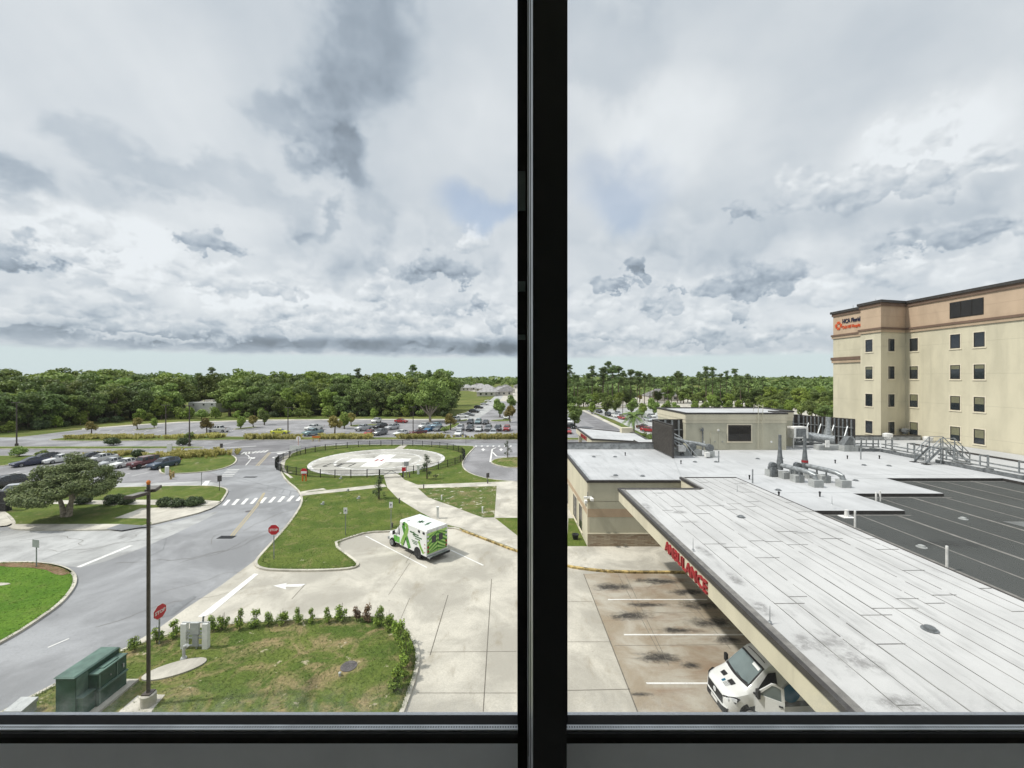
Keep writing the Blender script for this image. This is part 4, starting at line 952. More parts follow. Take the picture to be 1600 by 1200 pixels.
for (xx, yy) in ((-2.4,44.5),(-2.4,45.8),(2.4,44.5),(2.4,45.8)): w.box(lx(xx-.3),lx(xx+.3),yy-.25,yy+.25,ZR,ZR+.06)
w.build('foot_pad', M['black'], t)
for (u, v, l) in ((1414,675,'grey roof exhaust cap before the tower corner'),(1387,683,'small white roof hatch near the tower corner'),(1450,688,'small white vent cap between tower corner and stair')): small('exhaust_vent', l, 'roof vent', u, v+3, ZR+.7 if u != 1450 else ZR, lambda w,x,y,z: (w.lathe([(.35,0),(.35,.3)],(x,y,z),10), w.lathe([(.55,.3),(.6,.75),(.3,.85)],(x,y,z),10)), M['steel_dark'] if u == 1414 else M['white'])

# security camera at the wing corner, louvered shelf
t = thing('security_camera', 'white security camera bracket on the corner of the low wing', 'camera', BL((x0,yf,4.4)))
w = MB(True); w.box(x0-.35,x0+.35,yf-.25,yf-.0,4.55,4.70); w.obox((x0-.25,yf-.45,4.35),(.22,.5,.22)); w.obox((x0+.3,yf-.45,4.55),(.25,.5,.2)); w.build('case', M['white'], t)
w = MB(True); w.tube([(x0,yf-.1,4.7),(x0,yf-.1,5.1)], .04, 6); w.tube([(x0-.25,yf-.4,4.3),(x0-.2,yf-.4,3.9)], .05, 6); w.build('bracket', M['steel_dark'], t)

# ---------------------------------------------------------------- emergency entrance canopy beyond the wing
em = thing('emergency_canopy', 'white roofed emergency entrance canopy with red lettering beyond the wing', 'canopy', BL((19,76,0)))
E_ = ccw([(15.0,70.0),(24.2,66.2),(25.0,77.5),(15.2,86.0)])
w = MB(True); ringwall(w, E_, 3.9, 4.95); w.sheet(E_, 3.9); w.build('fascia', M['cream_plain'], em)
w = MB(True); w.sheet(E_, 4.96); w.build('roof', M['roof_white'], em)
w = MB(True); p, q = inset(inset(E_, -.08)[1], .35); n = 4
w.add([(a[0],a[1],4.85) for a in p]+[(a[0],a[1],5.08) for a in p]+[(a[0],a[1],5.08) for a in q]+[(a[0],a[1],4.9) for a in q], [[i+k*n,(i+1)%n+k*n,(k+1)*n+(i+1)%n,(k+1)*n+i] for k in range(3) for i in range(n)]); w.build('coping', M['coping'], em)
for (xx, yy) in ((15.6,71.0),(15.8,84.5),(23.6,67.6),(24.3,76.8)):
    w = MB(True); w.box(xx-.3,xx+.3,yy-.3,yy+.3,0,3.9); w.build('column', M['cream_plain'], em)
w = MB(True); w.text('EMERGENCY', 1.0, (14.98,79.5,4.08), (0,-1,0), (0,0,1), .08); w.build('lettering', M['red'], em)
w = MB(True); w.box(22.5,24.6,78.0,79.4,0,5.9); o = w.build('canopy_pier', M['cream_plain'], None); tag(o, 'short cream pier block behind the emergency canopy roof', 'pier')
# ---------------------------------------------------------------- the room and its window
fl = H-1.62
M['room'] = paint('room_wall', (0.82,0.82,0.80), 0.8, 0.2, var=0.03); M['floor'] = paint('room_floor', (0.55,0.53,0.50), 0.6, 0.3, var=0.1)
M['frame'] = paint('window_frame_black', (0.010,0.010,0.011), 0.42, 0.35, var=0.2, sc=6.0)
M['gasket'] = paint('window_gasket', (0.014,0.013,0.012), 0.7, 0.2, var=0.3, sc=14.0)
M['alu'] = paint('window_aluminium', (0.62,0.64,0.66), 0.35, 0.5, 0.3, var=0.15, sc=9.0)
M['panel'] = paint('window_panel_grey', (0.80,0.82,0.86), 0.4, 0.5, var=0.05)
yb, yg = -3.2, 1.0
for nm, bx_, mt in (('floor', (-3.2,3.2,yb,yg-.06,fl-.2,fl), 'floor'), ('ceiling', (-3.2,3.2,yb,yg+.3,fl+3.1,fl+3.3), 'room'), ('wall_left', (-3.4,-3.2,yb,yg+.3,fl-.2,fl+3.3), 'room'),
                    ('wall_right', (3.2,3.4,yb,yg+.3,fl-.2,fl+3.3), 'room'), ('wall_back', (-3.4,3.4,yb-.2,yb,fl-.2,fl+3.3), 'room')):
    struct(MB().box(*bx_).build(nm, M[mt]))
def pz(v, y): return H-(v-HZ)/F*y
def px(u, y): return (u-800)/F*y
win = thing('window', 'black framed window with two panes, centre mullion and grey lower panels', 'window', (0,yg,fl))
xl, xr = -3.19, 3.19; zt_ = fl+3.1
MB().box(px(833,.78), px(885.5,.78), .78, .98, fl, zt_).build('mullion', M['frame'], win)
xf = px(833,.78); w = MB()
w.add([(xf-.0008,.781,fl),(xf-.0001,.781,fl),(xf-.0001,.985,fl),(px(823.5,.985),.985,fl),(xf-.0008,.781,zt_),(xf-.0001,.781,zt_),(xf-.0001,.985,zt_),(px(823.5,.985),.985,zt_)], [[0,3,2,1],[4,5,6,7],[0,1,5,4],[1,2,6,5],[2,3,7,6],[3,0,4,7]])
w.build('mullion_trim', M['alu'], win)
w = MB()
for q in (.835,.90): xq = xf-.0008+(px(823.5,.985)-xf+.0008)*(q-.781)/.204; w.box(xq-.0011, xq+.0002, q, q+.006, pz(1134,.98), zt_)
w.build('trim_groove', M['shim'] if 'shim' in M else M['gasket'], win)
MB().box(px(808.5,1.0), px(823,1.0), .975, 1.02, fl, zt_).build('gasket', M['gasket'], win)
MB().box(px(880,1.0), px(895,1.0)*.9, .985, 1.02, fl, zt_).build('gasket', M['gasket'], win)
w = MB()
xg = px(808.5,1.0); 
for (v0, v1) in ((268,330),(440,456),(523,531)): w.box(px(809.5,.975), px(821,.975), .9725, .9748, pz(v1,.975), pz(v0,.975))
M['shim'] = paint('setting_block', (0.10,0.13,0.12), 0.5, 0.4, var=0.2)
w.build('setting_block', M['shim'], win)
for (a, b) in ((xl, px(808.5,1.0)), (px(885.5,.78)+.004, xr)):
    MB().box(a, b, .962, 1.006, pz(1140,1.0), pz(1117,1.006)).build('gasket', M['gasket'], win)
    zl = pz(1140,.945)
    w = MB(); w.box(a, b, .9452, .9585, zl-.004, zl); w.build('sill_trim', M['alu'], win)
    w = MB(); i = a
    while i < b: w.box(i, i+.0028, .9505, .9535, zl-.001, zl+.0005); i += .0060
    w.build('trim_perforation', M['gasket'], win)
    MB().box(a, b, .94, .9615, pz(1152.5,.94), zl-.0045).build('transom', M['frame'], win)
    MB().box(a, b, .963, 1.03, fl, pz(1149,.963)).build('lower_panel', M['panel'], win)
MB().box(xl, xr, .95, 1.03, zt_-.06, zt_).build('head', M['frame'], win)
MB().box(xl, xl+.05, .94, 1.03, fl, zt_-.06).build('jamb', M['frame'], win); MB().box(xr-.05, xr, .94, 1.03, fl, zt_-.06).build('jamb', M['frame'], win)
def panemat():
    m = bpy.data.materials.new('pane_glass'); m.use_nodes = True; t = m.node_tree; t.nodes.clear()
    o = t.nodes.new('ShaderNodeOutputMaterial'); tr = t.nodes.new('ShaderNodeBsdfTransparent'); gl = t.nodes.new('ShaderNodeBsdfGlossy'); fr = t.nodes.new('ShaderNodeFresnel'); mx_ = t.nodes.new('ShaderNodeMixShader')
    tr.inputs[0].default_value = (0.985,0.993,0.99,1); gl.inputs['Roughness'].default_value = 0.02; fr.inputs[0].default_value = 1.35
    gm = t.nodes.new('ShaderNodeNewGeometry'); lk(t, X(t, fr.outputs[0])*(1.0-X(t, gm.outputs['Backfacing']))*0.6, mx_.inputs[0]); t.links.new(tr.outputs[0], mx_.inputs[1]); t.links.new(gl.outputs[0], mx_.inputs[2]); # film of dust, thickest along the lower edge
    p = posxyz(t); x_, y_, z_ = sepx(t, p); n = noise(t, p, 26.0, 5.0, 0.7); zb0 = pz(1117,1.0)
    du = (z_-zb0).step(0.10, 0.0)*n.step(0.35, 0.75)*0.13+n.step(0.70, 0.74)*0.03+0.008
    tl = t.nodes.new('ShaderNodeBsdfTranslucent'); tl.inputs[0].default_value = (0.8,0.8,0.78,1); m2 = t.nodes.new('ShaderNodeMixShader'); lk(t, du, m2.inputs[0])
    t.links.new(mx_.outputs[0], m2.inputs[1]); t.links.new(tl.outputs[0], m2.inputs[2]); t.links.new(m2.outputs[0], o.inputs[0])
    return m
M['pane'] = panemat()
MB().box(xl+.05, px(809,1.0), .998, 1.004, pz(1117,1.0), zt_-.06).build('pane', M['pane'], win)
MB().box(px(880,1.0), xr-.05, .998, 1.004, pz(1117,1.0), zt_-.06).build('pane', M['pane'], win)
# outer skin of the building the room belongs to
w = MB()
for b_ in ((-14,-3.2,.75,1.05,0,24),(3.2,14,.75,1.05,0,24),(-3.2,3.2,.75,1.05,0,fl),(-3.2,3.2,.75,1.05,fl+3.1,24),(-14,-13.7,-9,.75,0,24),(13.7,14,-9,.75,0,24),(-14,14,-9.3,-9,0,24),(-14,14,-9,1.05,24,24.3)): w.box(*b_)
struct(w.build('wall_outer', M['cream_plain']))
# ---------------------------------------------------------------- vehicles
def carpaint(name, c, rough=0.25):
    m, t, b = base_mat(name, rough, 0.5); n = noise(t, ocoord(t), 2.5, 4.0)
    t.links.new(mixc(t, n, tuple(q*.85 for q in c), tuple(min(.9, q*1.1) for q in c)), b.inputs['Base Color']); b.inputs['Coat Weight'].default_value = 0.6; b.inputs['Coat Roughness'].default_value = 0.06
    return m
CP = {k: carpaint('car_'+k, c) for k, c in dict(white=(.72,.72,.70), silver=(.42,.43,.44), grey=(.16,.165,.17), black=(.012,.012,.014), navy=(.012,.018,.055), steel=(.05,.075,.12), red=(.30,.012,.012), maroon=(.10,.008,.012), teal=(.20,.30,.32), blue=(.03,.13,.26), sky=(.30,.42,.50), yellow=(.60,.62,.05), tan=(.36,.30,.22), pearl=(.55,.55,.53)).items()}
M['tyre'] = paint('tyre_rubber', (0.018,0.018,0.018), 0.9, 0.2); M['rim'] = paint('wheel_rim', (0.35,0.36,0.37), 0.35, 0.5, 0.6); M['rim_dark'] = paint('wheel_rim_dark', (0.05,0.05,0.05), 0.4, 0.5)
M['car_glass'] = glassy('car_glass', (0.025,0.03,0.034), 0.04); M['lamp'] = paint('headlamp', (0.62,0.64,0.66), 0.15, 0.6, var=.05); M['tail'] = paint('tail_lamp', (0.30,0.01,0.01), 0.25, 0.5, var=.05); M['plastic'] = paint('black_plastic', (0.02,0.02,0.021), 0.6, 0.3)
def wheel(par, x, y, r, w_, side, rim='rim'):
    m = MB(); o = .5*w_
    m.lathe([(r*.55,-o),(r*.93,-o),(r,-o*.6),(r,o*.6),(r*.93,o),(r*.55,o)], (x,y,r), 18, 'y', 0)
    t = m.build('wheel', M['tyre'], par, 40)
    m = MB(); s = 1 if y > 0 else -1
    m.lathe([(r*.64,-.02),(r*.62,.015),(r*.15,-.005),(r*.1,.02)] if s > 0 else [(r*.1,-.02),(r*.15,.005),(r*.62,-.015),(r*.64,.02)], (x,y+s*o,r), 14, 'y', 0)
    for i in range(5):
        a = 2*math.pi*i/5; m.bar((x,y+s*(o+.012),r),(x+r*.56*math.cos(a),y+s*(o+.016),r+r*.56*math.sin(a)), .055, .02, 0)
    m.build('rim', M[rim], t, 40)
def car(name, label, st, glass_top, glass_side, wx, r, w_, paint_, rails=False, bed=None, rim='rim'):
    """stations st, front to rear: (x, wb, wm, ws, wr, zb, zm, zbelt, ztop)"""
    t = thing(name, label, 'car', (0,0,0))
    secs = []
    for (x, wb, wm, ws, wr, zb, zm, zs, zt__) in st:
        h = [(wb,zb),(wm,zm),(ws,zs),(wr,zt__)]
        secs.append([(x,-a,z) for (a,z) in h]+[(x,a,z) for (a,z) in h[::-1]])
    body, gl = MB(), MB(); n = 8
    vs = [p for q in secs for p in q]; bf, gf = [], []
    for i in range(len(st)-1):
        for j in range(n):
            f = [i*n+j, (i+1)*n+j, (i+1)*n+(j+1)%n, i*n+(j+1)%n]
            if (j == 3 and i in glass_top) or (j in (2,4) and i in glass_side): gf.append(f)
            else: bf.append(f)
    bf += [list(range(n)), [(len(st)-1)*n+j for j in range(n)][::-1]]
    body.add(vs, bf+[f for f in gf]); body.build('body', paint_, t, 32)
    for f in gf:                                  # glazing sits a little proud of the shell, drawn in from its pillars
        c = sum((Vector(vs[i]) for i in f), Vector())/4; q = [Vector(vs[i]) for i in f]
        nn = (q[2]-q[0]).cross(q[3]-q[1]).normalized()
        if nn.dot(c-Vector((c.x*.9,0,.7))) < 0: nn = -nn
        gl.add([p+(c-p)*min(.3, .05/max((c-p).length, .1))+nn*.006 for p in q], [[0,1,2,3]])
    gl.build('window', M['car_glass'], t)
    for x in wx:
        for s in (-1, 1): wheel(t, x, s*(w_-.10), r, .22, s, rim)
    m = MB(); f0, f1 = st[1], st[-2]
    for s in (-1, 1):
        m = MB(); m.obox((f0[0]+.04, s*(f0[2]-.17), f0[7]-.06), (.22,.34,.13), (0,0,-s*.5)); m.build('headlight', M['lamp'], t)
        m = MB(); m.obox((f1[0]-.05, s*(f1[2]-.12), f1[7]-.08), (.16,.26,.18), (0,0,s*.3)); m.build('tail_light', M['tail'], t)
        m = MB(); a = st[3 if len(st) > 8 else 2]; m.obox((a[0]-.25, s*(a[3]+.10), a[7]+.08), (.12,.2,.14)); m.build('mirror', paint_, t)
    m = MB(); a = st[0]; m.box(a[0]-.06, a[0]+.025, -a[2]*.7, a[2]*.7, a[5]+.08, a[6]+.03); m.build('grille', M['plastic'], t)
    m = MB(); m.box(st[0][0]-.02, st[0][0]+.03, -.26, .26, a[5]+.02, a[5]+.07); a = st[-1]; m.box(a[0]-.02, a[0]+.02, -.26, .26, a[6]-.02, a[6]+.1); m.build('number_plate', M['white'], t)
    if bed:
        m = MB(); xa, xb, zb_, ww = bed; m.box(xb+.08, xa, -ww, ww, zb_-.02, zb_+.012); m.build('bed_liner', M['plastic'], t)
    if rails:
        m = MB()
        for s in (-1, 1): m.bar((.1,s*.56,rails),(-1.7,s*.56,rails), .05)
        m.build('roof_rail', M['plastic'], t)
    return t
W_ = CP['white']
sedan = car('sedan', 'sedan', [(2.36,.55,.68,.66,.55,.28,.46,.60,.63),(2.18,.74,.85,.80,.68,.20,.52,.72,.76),(1.55,.80,.90,.84,.70,.18,.58,.84,.88),(.95,.80,.90,.85,.73,.18,.6,.90,.95),(.20,.80,.90,.85,.60,.18,.6,.92,1.39),(-.35,.80,.90,.86,.61,.18,.6,.93,1.45),(-.43,.80,.90,.86,.61,.18,.6,.93,1.45),(-1.0,.80,.90,.86,.60,.18,.6,.95,1.40),(-1.75,.80,.90,.84,.70,.20,.6,.97,1.04),(-2.2,.76,.86,.80,.68,.22,.6,.95,.99),(-2.36,.66,.76,.72,.62,.30,.55,.80,.84)], {3,7}, {3,4,6,7}, (1.4,-1.4), .33, .90, W_)
suv = car('suv', 'suv', [(2.30,.60,.74,.72,.62,.34,.55,.78,.82),(2.15,.78,.88,.84,.74,.26,.62,.92,.96),(1.35,.84,.94,.89,.78,.24,.7,1.03,1.07),(1.0,.84,.94,.90,.79,.24,.7,1.06,1.11),(.40,.84,.94,.90,.66,.24,.7,1.08,1.62),(-.25,.84,.94,.91,.67,.24,.7,1.09,1.69),(-.35,.84,.94,.91,.67,.24,.7,1.09,1.69),(-1.35,.84,.94,.91,.66,.24,.7,1.12,1.66),(-1.45,.84,.94,.91,.66,.24,.7,1.12,1.65),(-1.95,.84,.93,.90,.62,.26,.7,1.13,1.55),(-2.22,.80,.90,.86,.70,.30,.7,1.10,1.15),(-2.30,.70,.84,.80,.68,.36,.65,.95,1.0)], {3,9}, {3,4,6,8}, (1.4,-1.38), .36, .94, W_, 1.68)
truck = car('pickup_truck', 'pickup', [(2.85,.66,.84,.82,.72,.42,.66,.98,1.02),(2.70,.82,.96,.93,.84,.36,.75,1.12,1.16),(1.65,.88,1.0,.96,.86,.34,.8,1.20,1.25),(1.35,.88,1.0,.97,.87,.34,.8,1.22,1.27),(.75,.88,1.0,.97,.72,.34,.8,1.24,1.80),(.1,.88,1.0,.97,.73,.34,.8,1.24,1.88),(0,.88,1.0,.97,.73,.34,.8,1.24,1.88),(-.75,.88,1.0,.97,.72,.34,.8,1.25,1.84),(-.98,.88,1.0,.97,.88,.34,.8,1.25,1.27),(-2.6,.88,1.0,.97,.90,.40,.8,1.24,1.26),(-2.85,.80,.98,.95,.9,.5,.8,1.20,1.22)], {3,7}, {3,4,6}, (1.85,-1.75), .40, .99, W_, False, (-1.05,-2.75,1.262,.80))
jeep = car('suv', 'boxy', [(2.2,.50,.66,.66,.6,.45,.7,1.05,1.08),(2.1,.62,.86,.72,.64,.42,.75,1.08,1.12),(1.0,.80,.92,.78,.70,.40,.8,1.14,1.18),(.72,.80,.92,.80,.72,.40,.8,1.16,1.22),(.40,.80,.92,.80,.70,.40,.8,1.18,1.80),(-.3,.80,.92,.80,.72,.40,.8,1.18,1.86),(-.38,.80,.92,.80,.72,.40,.8,1.18,1.86),(-1.2,.80,.92,.80,.72,.40,.8,1.18,1.86),(-1.28,.80,.92,.80,.72,.40,.8,1.18,1.86),(-2.0,.80,.92,.80,.71,.42,.8,1.18,1.84),(-2.08,.78,.90,.80,.70,.45,.8,1.16,1.80)], {3}, {3,4,6,8}, (1.3,-1.3), .42, .93, CP['maroon'], False, None, 'rim_dark')
PROT = dict(sedan=sedan, suv=suv, truck=truck, jeep=jeep)
def place_car(kind, u, v, hd, col, label, group, sc=1.0, pv=None):
    "u, v: ground pixel under the middle of the car; hd heading in degrees from +X"
    x_, y_ = pv or G(u, v)
    base = PROT[kind]; pm = 'car_maroon' if kind == 'jeep' else 'car_white'
    c = dup(base, (x_, y_, 0.02), R(hd), sc, label, group, {pm: CP[col]}); c.name = {'truck':'pickup_truck','jeep':'suv'}.get(kind, kind)
    c['category'] = 'pickup' if kind == 'truck' else 'car'
    return c
NG = 'cars parked in the near lot'
for a in [('sedan',48,727,-112,'navy','dark blue sedan nosed out at the left end of the near lot row'),('suv',68,723,-110,'black','long black suv parked between the dark blue sedan and the tree'),('sedan',94,722,-108,'white','white sedan half hidden behind the top of the spreading tree'),
          ('sedan',140,719,-106,'black','black car behind the crown of the spreading tree'),('sedan',158,721,-106,'pearl','pale car with red tail end behind the spreading tree'),('sedan',175,728,-105,'silver','silver sedan two places left of the maroon boxy suv'),
          ('sedan',196,729,-104,'white','white sedan right beside the maroon boxy suv'),('jeep',224,730,-103,'maroon','maroon boxy suv with black roof in the near lot'),('suv',256,730.5,-102,'steel','dark blue suv at the right end of the near lot row')]: place_car(*a, NG)
place_car('suv', 4, 763, -100, 'black', 'black suv at the left picture edge, across the aisle', NG); place_car('sedan', 22, 774, -60, 'silver', 'silver car half under the left side of the spreading tree', NG)
FG = 'cars parked in the far lot'
for a in [('truck',342,675.2,180,'white','white pickup standing alone in the left part of the far lot'),('sedan',438,678,5,'yellow','bright yellow car behind the tall grass in the far lot'),('truck',491,672.5,-115,'white','white pickup nose to nose with the teal pickup'),('truck',489,680,-112,'teal','teal grey pickup in front of the white pickup'),
          ('truck',568,672.5,-115,'silver','silver pickup right of the orange leaved lot trees'),('suv',588,660.5,-100,'white','white suv with dark screen at the back edge of the far lot, by the wood'),('suv',594,669.8,-120,'black','black car between silver pickup and silver minivan'),('suv',613,671,-120,'silver','silver minivan in the middle of the far lot'),
          ('suv',594,679.5,-110,'grey','dark grey suv behind the tall grass with white hood glint'),('sedan',577,680,-95,'red','small red car seen end on beside the dark grey suv'),('sedan',627,660.5,-20,'red','red car at the back edge of the far lot under the trees'),('sedan',627,680,-125,'white','white sedan just behind the tall grass, left of the lamp post'),
          ('sedan',653,679,-140,'maroon','dark red car behind the grass right of the lamp post'),('suv',663,669,-115,'white','white suv under the big oak with pale limbs'),('sedan',672,673.2,-110,'blue','bright blue sedan beside the white suv under the oak'),('suv',681,668.5,-110,'sky','light blue suv behind the bright blue sedan'),
          ('sedan',686,673,-110,'grey','dark grey sedan right of the bright blue sedan'),('suv',719,672.5,-95,'silver','silver suv first in the right block of the far lot'),('suv',734.5,673,-95,'black','black suv second in the right block of the far lot'),('sedan',748.5,673.5,-95,'pearl','pale sedan third in the right block of the far lot'),
          ('suv',763,673,-95,'grey','grey suv fourth in the right block of the far lot'),('suv',778,673,-95,'black','black suv fifth in the right block of the far lot'),('suv',792,673,-95,'red','red suv with white roof glint, last before the mullion'),('suv',735,662.5,-95,'black','black suv in the second row above the right block'),
          ('suv',747.5,662,-95,'teal','teal suv in the middle of the second row'),('sedan',759,662.5,-95,'black','black sedan at the right of the second row'),('sedan',717,680.5,-95,'white','white car behind low shrubs at the front of the right block'),('suv',771,680.5,-95,'silver','silver suv behind the tall grass near the mullion'),
          ('sedan',723,652.3,-10,'white','white car parked crosswise at the foot of the access road'),('sedan',733,650,-10,'grey','grey car above the white one on the access road edge'),('suv',741,645,-12,'black','black suv on the access road edge'),('suv',748,638.5,-12,'black','dark suv higher up the access road edge'),
          ('sedan',757,633,-12,'silver','silver car high up the access road edge'),('sedan',763,628,-12,'white','white car highest up the access road edge'),('suv',712,658,-110,'white','white suv beside the small orange tree'),('suv',791,655,-95,'white','white van like suv alone near the mullion')]: place_car(*a, FG)
RG = 'cars seen beyond the low wing'
for a in [('sedan',891,655,-90,'silver','silver sedan just right of the mullion, upper one'),('suv',889,662,-90,'white','white suv just right of the mullion, middle one'),('sedan',892,669,-60,'black','black car just right of the mullion, lower one'),('sedan',887,677,-90,'red','red car at the mullion edge by the emergency canopy'),
          ('suv',936,645,-80,'black','black suv at the head of the lot beyond the road'),('suv',951,650,-80,'black','black suv under the round trees beyond the road'),('suv',962,652,-80,'white','white suv between black suv and red car'),('sedan',972,655,-80,'red','red sedan left of the palm'),('sedan',966,648,-80,'silver','silver sedan behind the white suv by the round trees'),
          ('sedan',1018,652,-80,'white','white car between palm and penthouse'),('sedan',1013,658,-80,'silver','silver car right of the palm trunk'),('sedan',1007,670,-35,'maroon','dark red car behind the hedge, farther one'),('sedan',1014,674.5,-35,'red','pale red car behind the hedge, nearer one'),('suv',902,630,-80,'black','dark suv far out by the small orange tree'),('sedan',1000,645,-80,'grey','grey car behind the palm')]: place_car(*a, RG)
for p in PROT.values(): drop(p)

# ---------------------------------------------------------------- the green and white ambulance
M['amb_white'] = carpaint('ambulance_white', (.74,.745,.73), .3); M['amb_green'] = carpaint('ambulance_green', (.10,.40,.035), .35); M['amb_lime'] = carpaint('ambulance_lime', (.40,.68,.15), .35); M['amb_dark'] = carpaint('ambulance_dark_green', (.02,.10,.02), .35)
ang = math.atan2(.66, -.75)
ax, ay = (-7.1-5.5)/2, (34.0+35.8)/2
amb = thing('ambulance', 'white ambulance with green ribbon and green chevron rear, parked on the apron', 'ambulance', (ax, ay, .004), None, ang)
w = MB(); pr = [(-1.13,.55),(-1.13,2.62),(-1.03,2.74),(1.03,2.74),(1.13,2.62),(1.13,.55)]
w.loft([[(x_,a,z) for (a,z) in pr] for x_ in (.12,4.0)], True, True); w.build('module', M['amb_white'], amb, 30)
cabst = [(4.0,.98,.98,.80,.55,1.15,2.15),(4.35,.98,.98,.80,.5,1.15,2.15),(5.05,.98,.98,.86,.45,1.18,1.35),(5.9,.95,.95,.82,.42,1.08,1.22),(6.15,.80,.82,.72,.45,.95,1.05)]
cabst = [(4.0,.98,.97,.78,.55,1.2,2.1),(4.55,.98,.97,.76,.5,1.22,2.08),(5.2,.98,.96,.84,.45,1.2,1.38),(5.95,.95,.93,.80,.42,1.1,1.22),(6.2,.80,.80,.70,.48,.95,1.02)]
secs = []
for (x_, wb, ws, wr, zb, zs, z1) in cabst: secs.append([(x_,-wb,zb),(x_,-ws,zs),(x_,-wr,z1),(x_,wr,z1),(x_,ws,zs),(x_,wb,zb)])
w = MB(); w.loft(secs); cab = w.build('cab', M['amb_white'], amb, 30)
w = MB(); q = [Vector(p) for p in (secs[1][2],secs[1][3],secs[2][3],secs[2][2])]; c_ = sum(q, Vector())/4; w.add([c_+(p-c_)*.92+Vector((.01,0,.012)) for p in q], [[0,1,2,3]])
for s in (0, 1):
    for (i, j) in ((0,1),(1,2)):
        a_, b_ = (1,2) if s == 0 else (4,3)
        q = [Vector(p) for p in (secs[i][a_],secs[j][a_],secs[j][b_],secs[i][b_])]; c_ = sum(q, Vector())/4; sg_ = -1 if s == 0 else 1; w.add([c_+(p-c_)*.84+Vector((0,sg_*.012,.004)) for p in q], [[0,1,2,3]])
w.build('cab_window', M['car_glass'], amb)
w = MB(); w.box(6.17,6.23,-.62,.62,.62,.95); w.build('grille', M['plastic'], amb)
w = MB(); w.box(6.1,6.34,-.9,.9,.42,.60); w.build('front_bumper', M['steel'], amb)
for s in (-1, 1):
    w = MB(); w.obox((6.13,s*.70,.88),(.18,.2,.16)); w.build('headlight', M['lamp'], amb)
    w = MB(); w.obox((4.95,s*1.15,1.40),(.1,.22,.32)); w.bar((4.95,s*.95,1.3),(4.95,s*1.12,1.35),.05); w.build('mirror', M['plastic'], amb)
for x_ in (1.35, 5.35):
    for s in (-1, 1): wheel(amb, x_, s*.95, .39, .30, s)
w = MB()
for x_ in (1.35,):
    for s in (-1, 1): w.lathe([(.50,-.006),(.50,.006)], (x_,s*1.136,.55), 16, 'y')
w.box(.1,3.95,-1.08,1.08,.42,.56); w.build('skirt', M['plastic'], amb)
# rear: green field, lime chevrons, door windows, step
w = MB(); w.box(.10,.121,-1.05,1.05,.72,2.45); rear = w.build('rear_panel', M['amb_lime'], amb)
w = MB()
for i in range(7):
    zc = .55+i*.34
    for s in (-1, 1):
        pts = [(s*.02,zc),(s*1.05,zc-.62),(s*1.05,zc-.45),(s*.02,zc+.17)]
        pl_ = [(a, min(2.45, max(.72, z))) for (a, z) in pts]
        if s < 0: pl_ = pl_[::-1]
        if max(p[1] for p in pl_)-min(p[1] for p in pl_) > .1: w.add([(.096,a,z) for (a,z) in pl_], [[0,1,2,3],[3,2,1,0]])
w.build('chevron', M['amb_green'], rear)
for y_ in (-.36, .36):
    w = MB(); w.box(.085,.10,y_-.22,y_+.22,1.55,2.12); w.build('rear_window', M['car_glass'], rear)
w = MB()
for (y_, z) in ((-.95,2.55),(-.6,2.55),(0,2.58),(.6,2.55),(.95,2.55),(-.97,2.2),(.97,2.2),(-.97,1.85),(.97,1.85)): w.box(.08,.12,y_-.09,y_+.09,z-.07,z+.07)
w.build('rear_lamp', M['lamp'], rear)
w = MB()
for (y_, z) in ((-.97,1.3),(.97,1.3),(-.97,.95),(.97,.95)): w.box(.08,.12,y_-.08,y_+.08,z-.09,z+.09)
w.build('tail_light', M['tail'], rear)
w = MB(); w.box(.095,.10,-.012,.012,.72,2.45); w.box(.07,.10,-.10,-.03,1.3,1.4); w.build('door_gap', M['plastic'], rear)
w = MB(); w.box(-.28,.10,-1.05,1.05,.44,.56); w.build('rear_step', M['steel'], amb)
w = MB(); w.box(-.30,-.28,-1.05,1.05,.40,.58); w.build('step_edge', M['plastic'], amb)
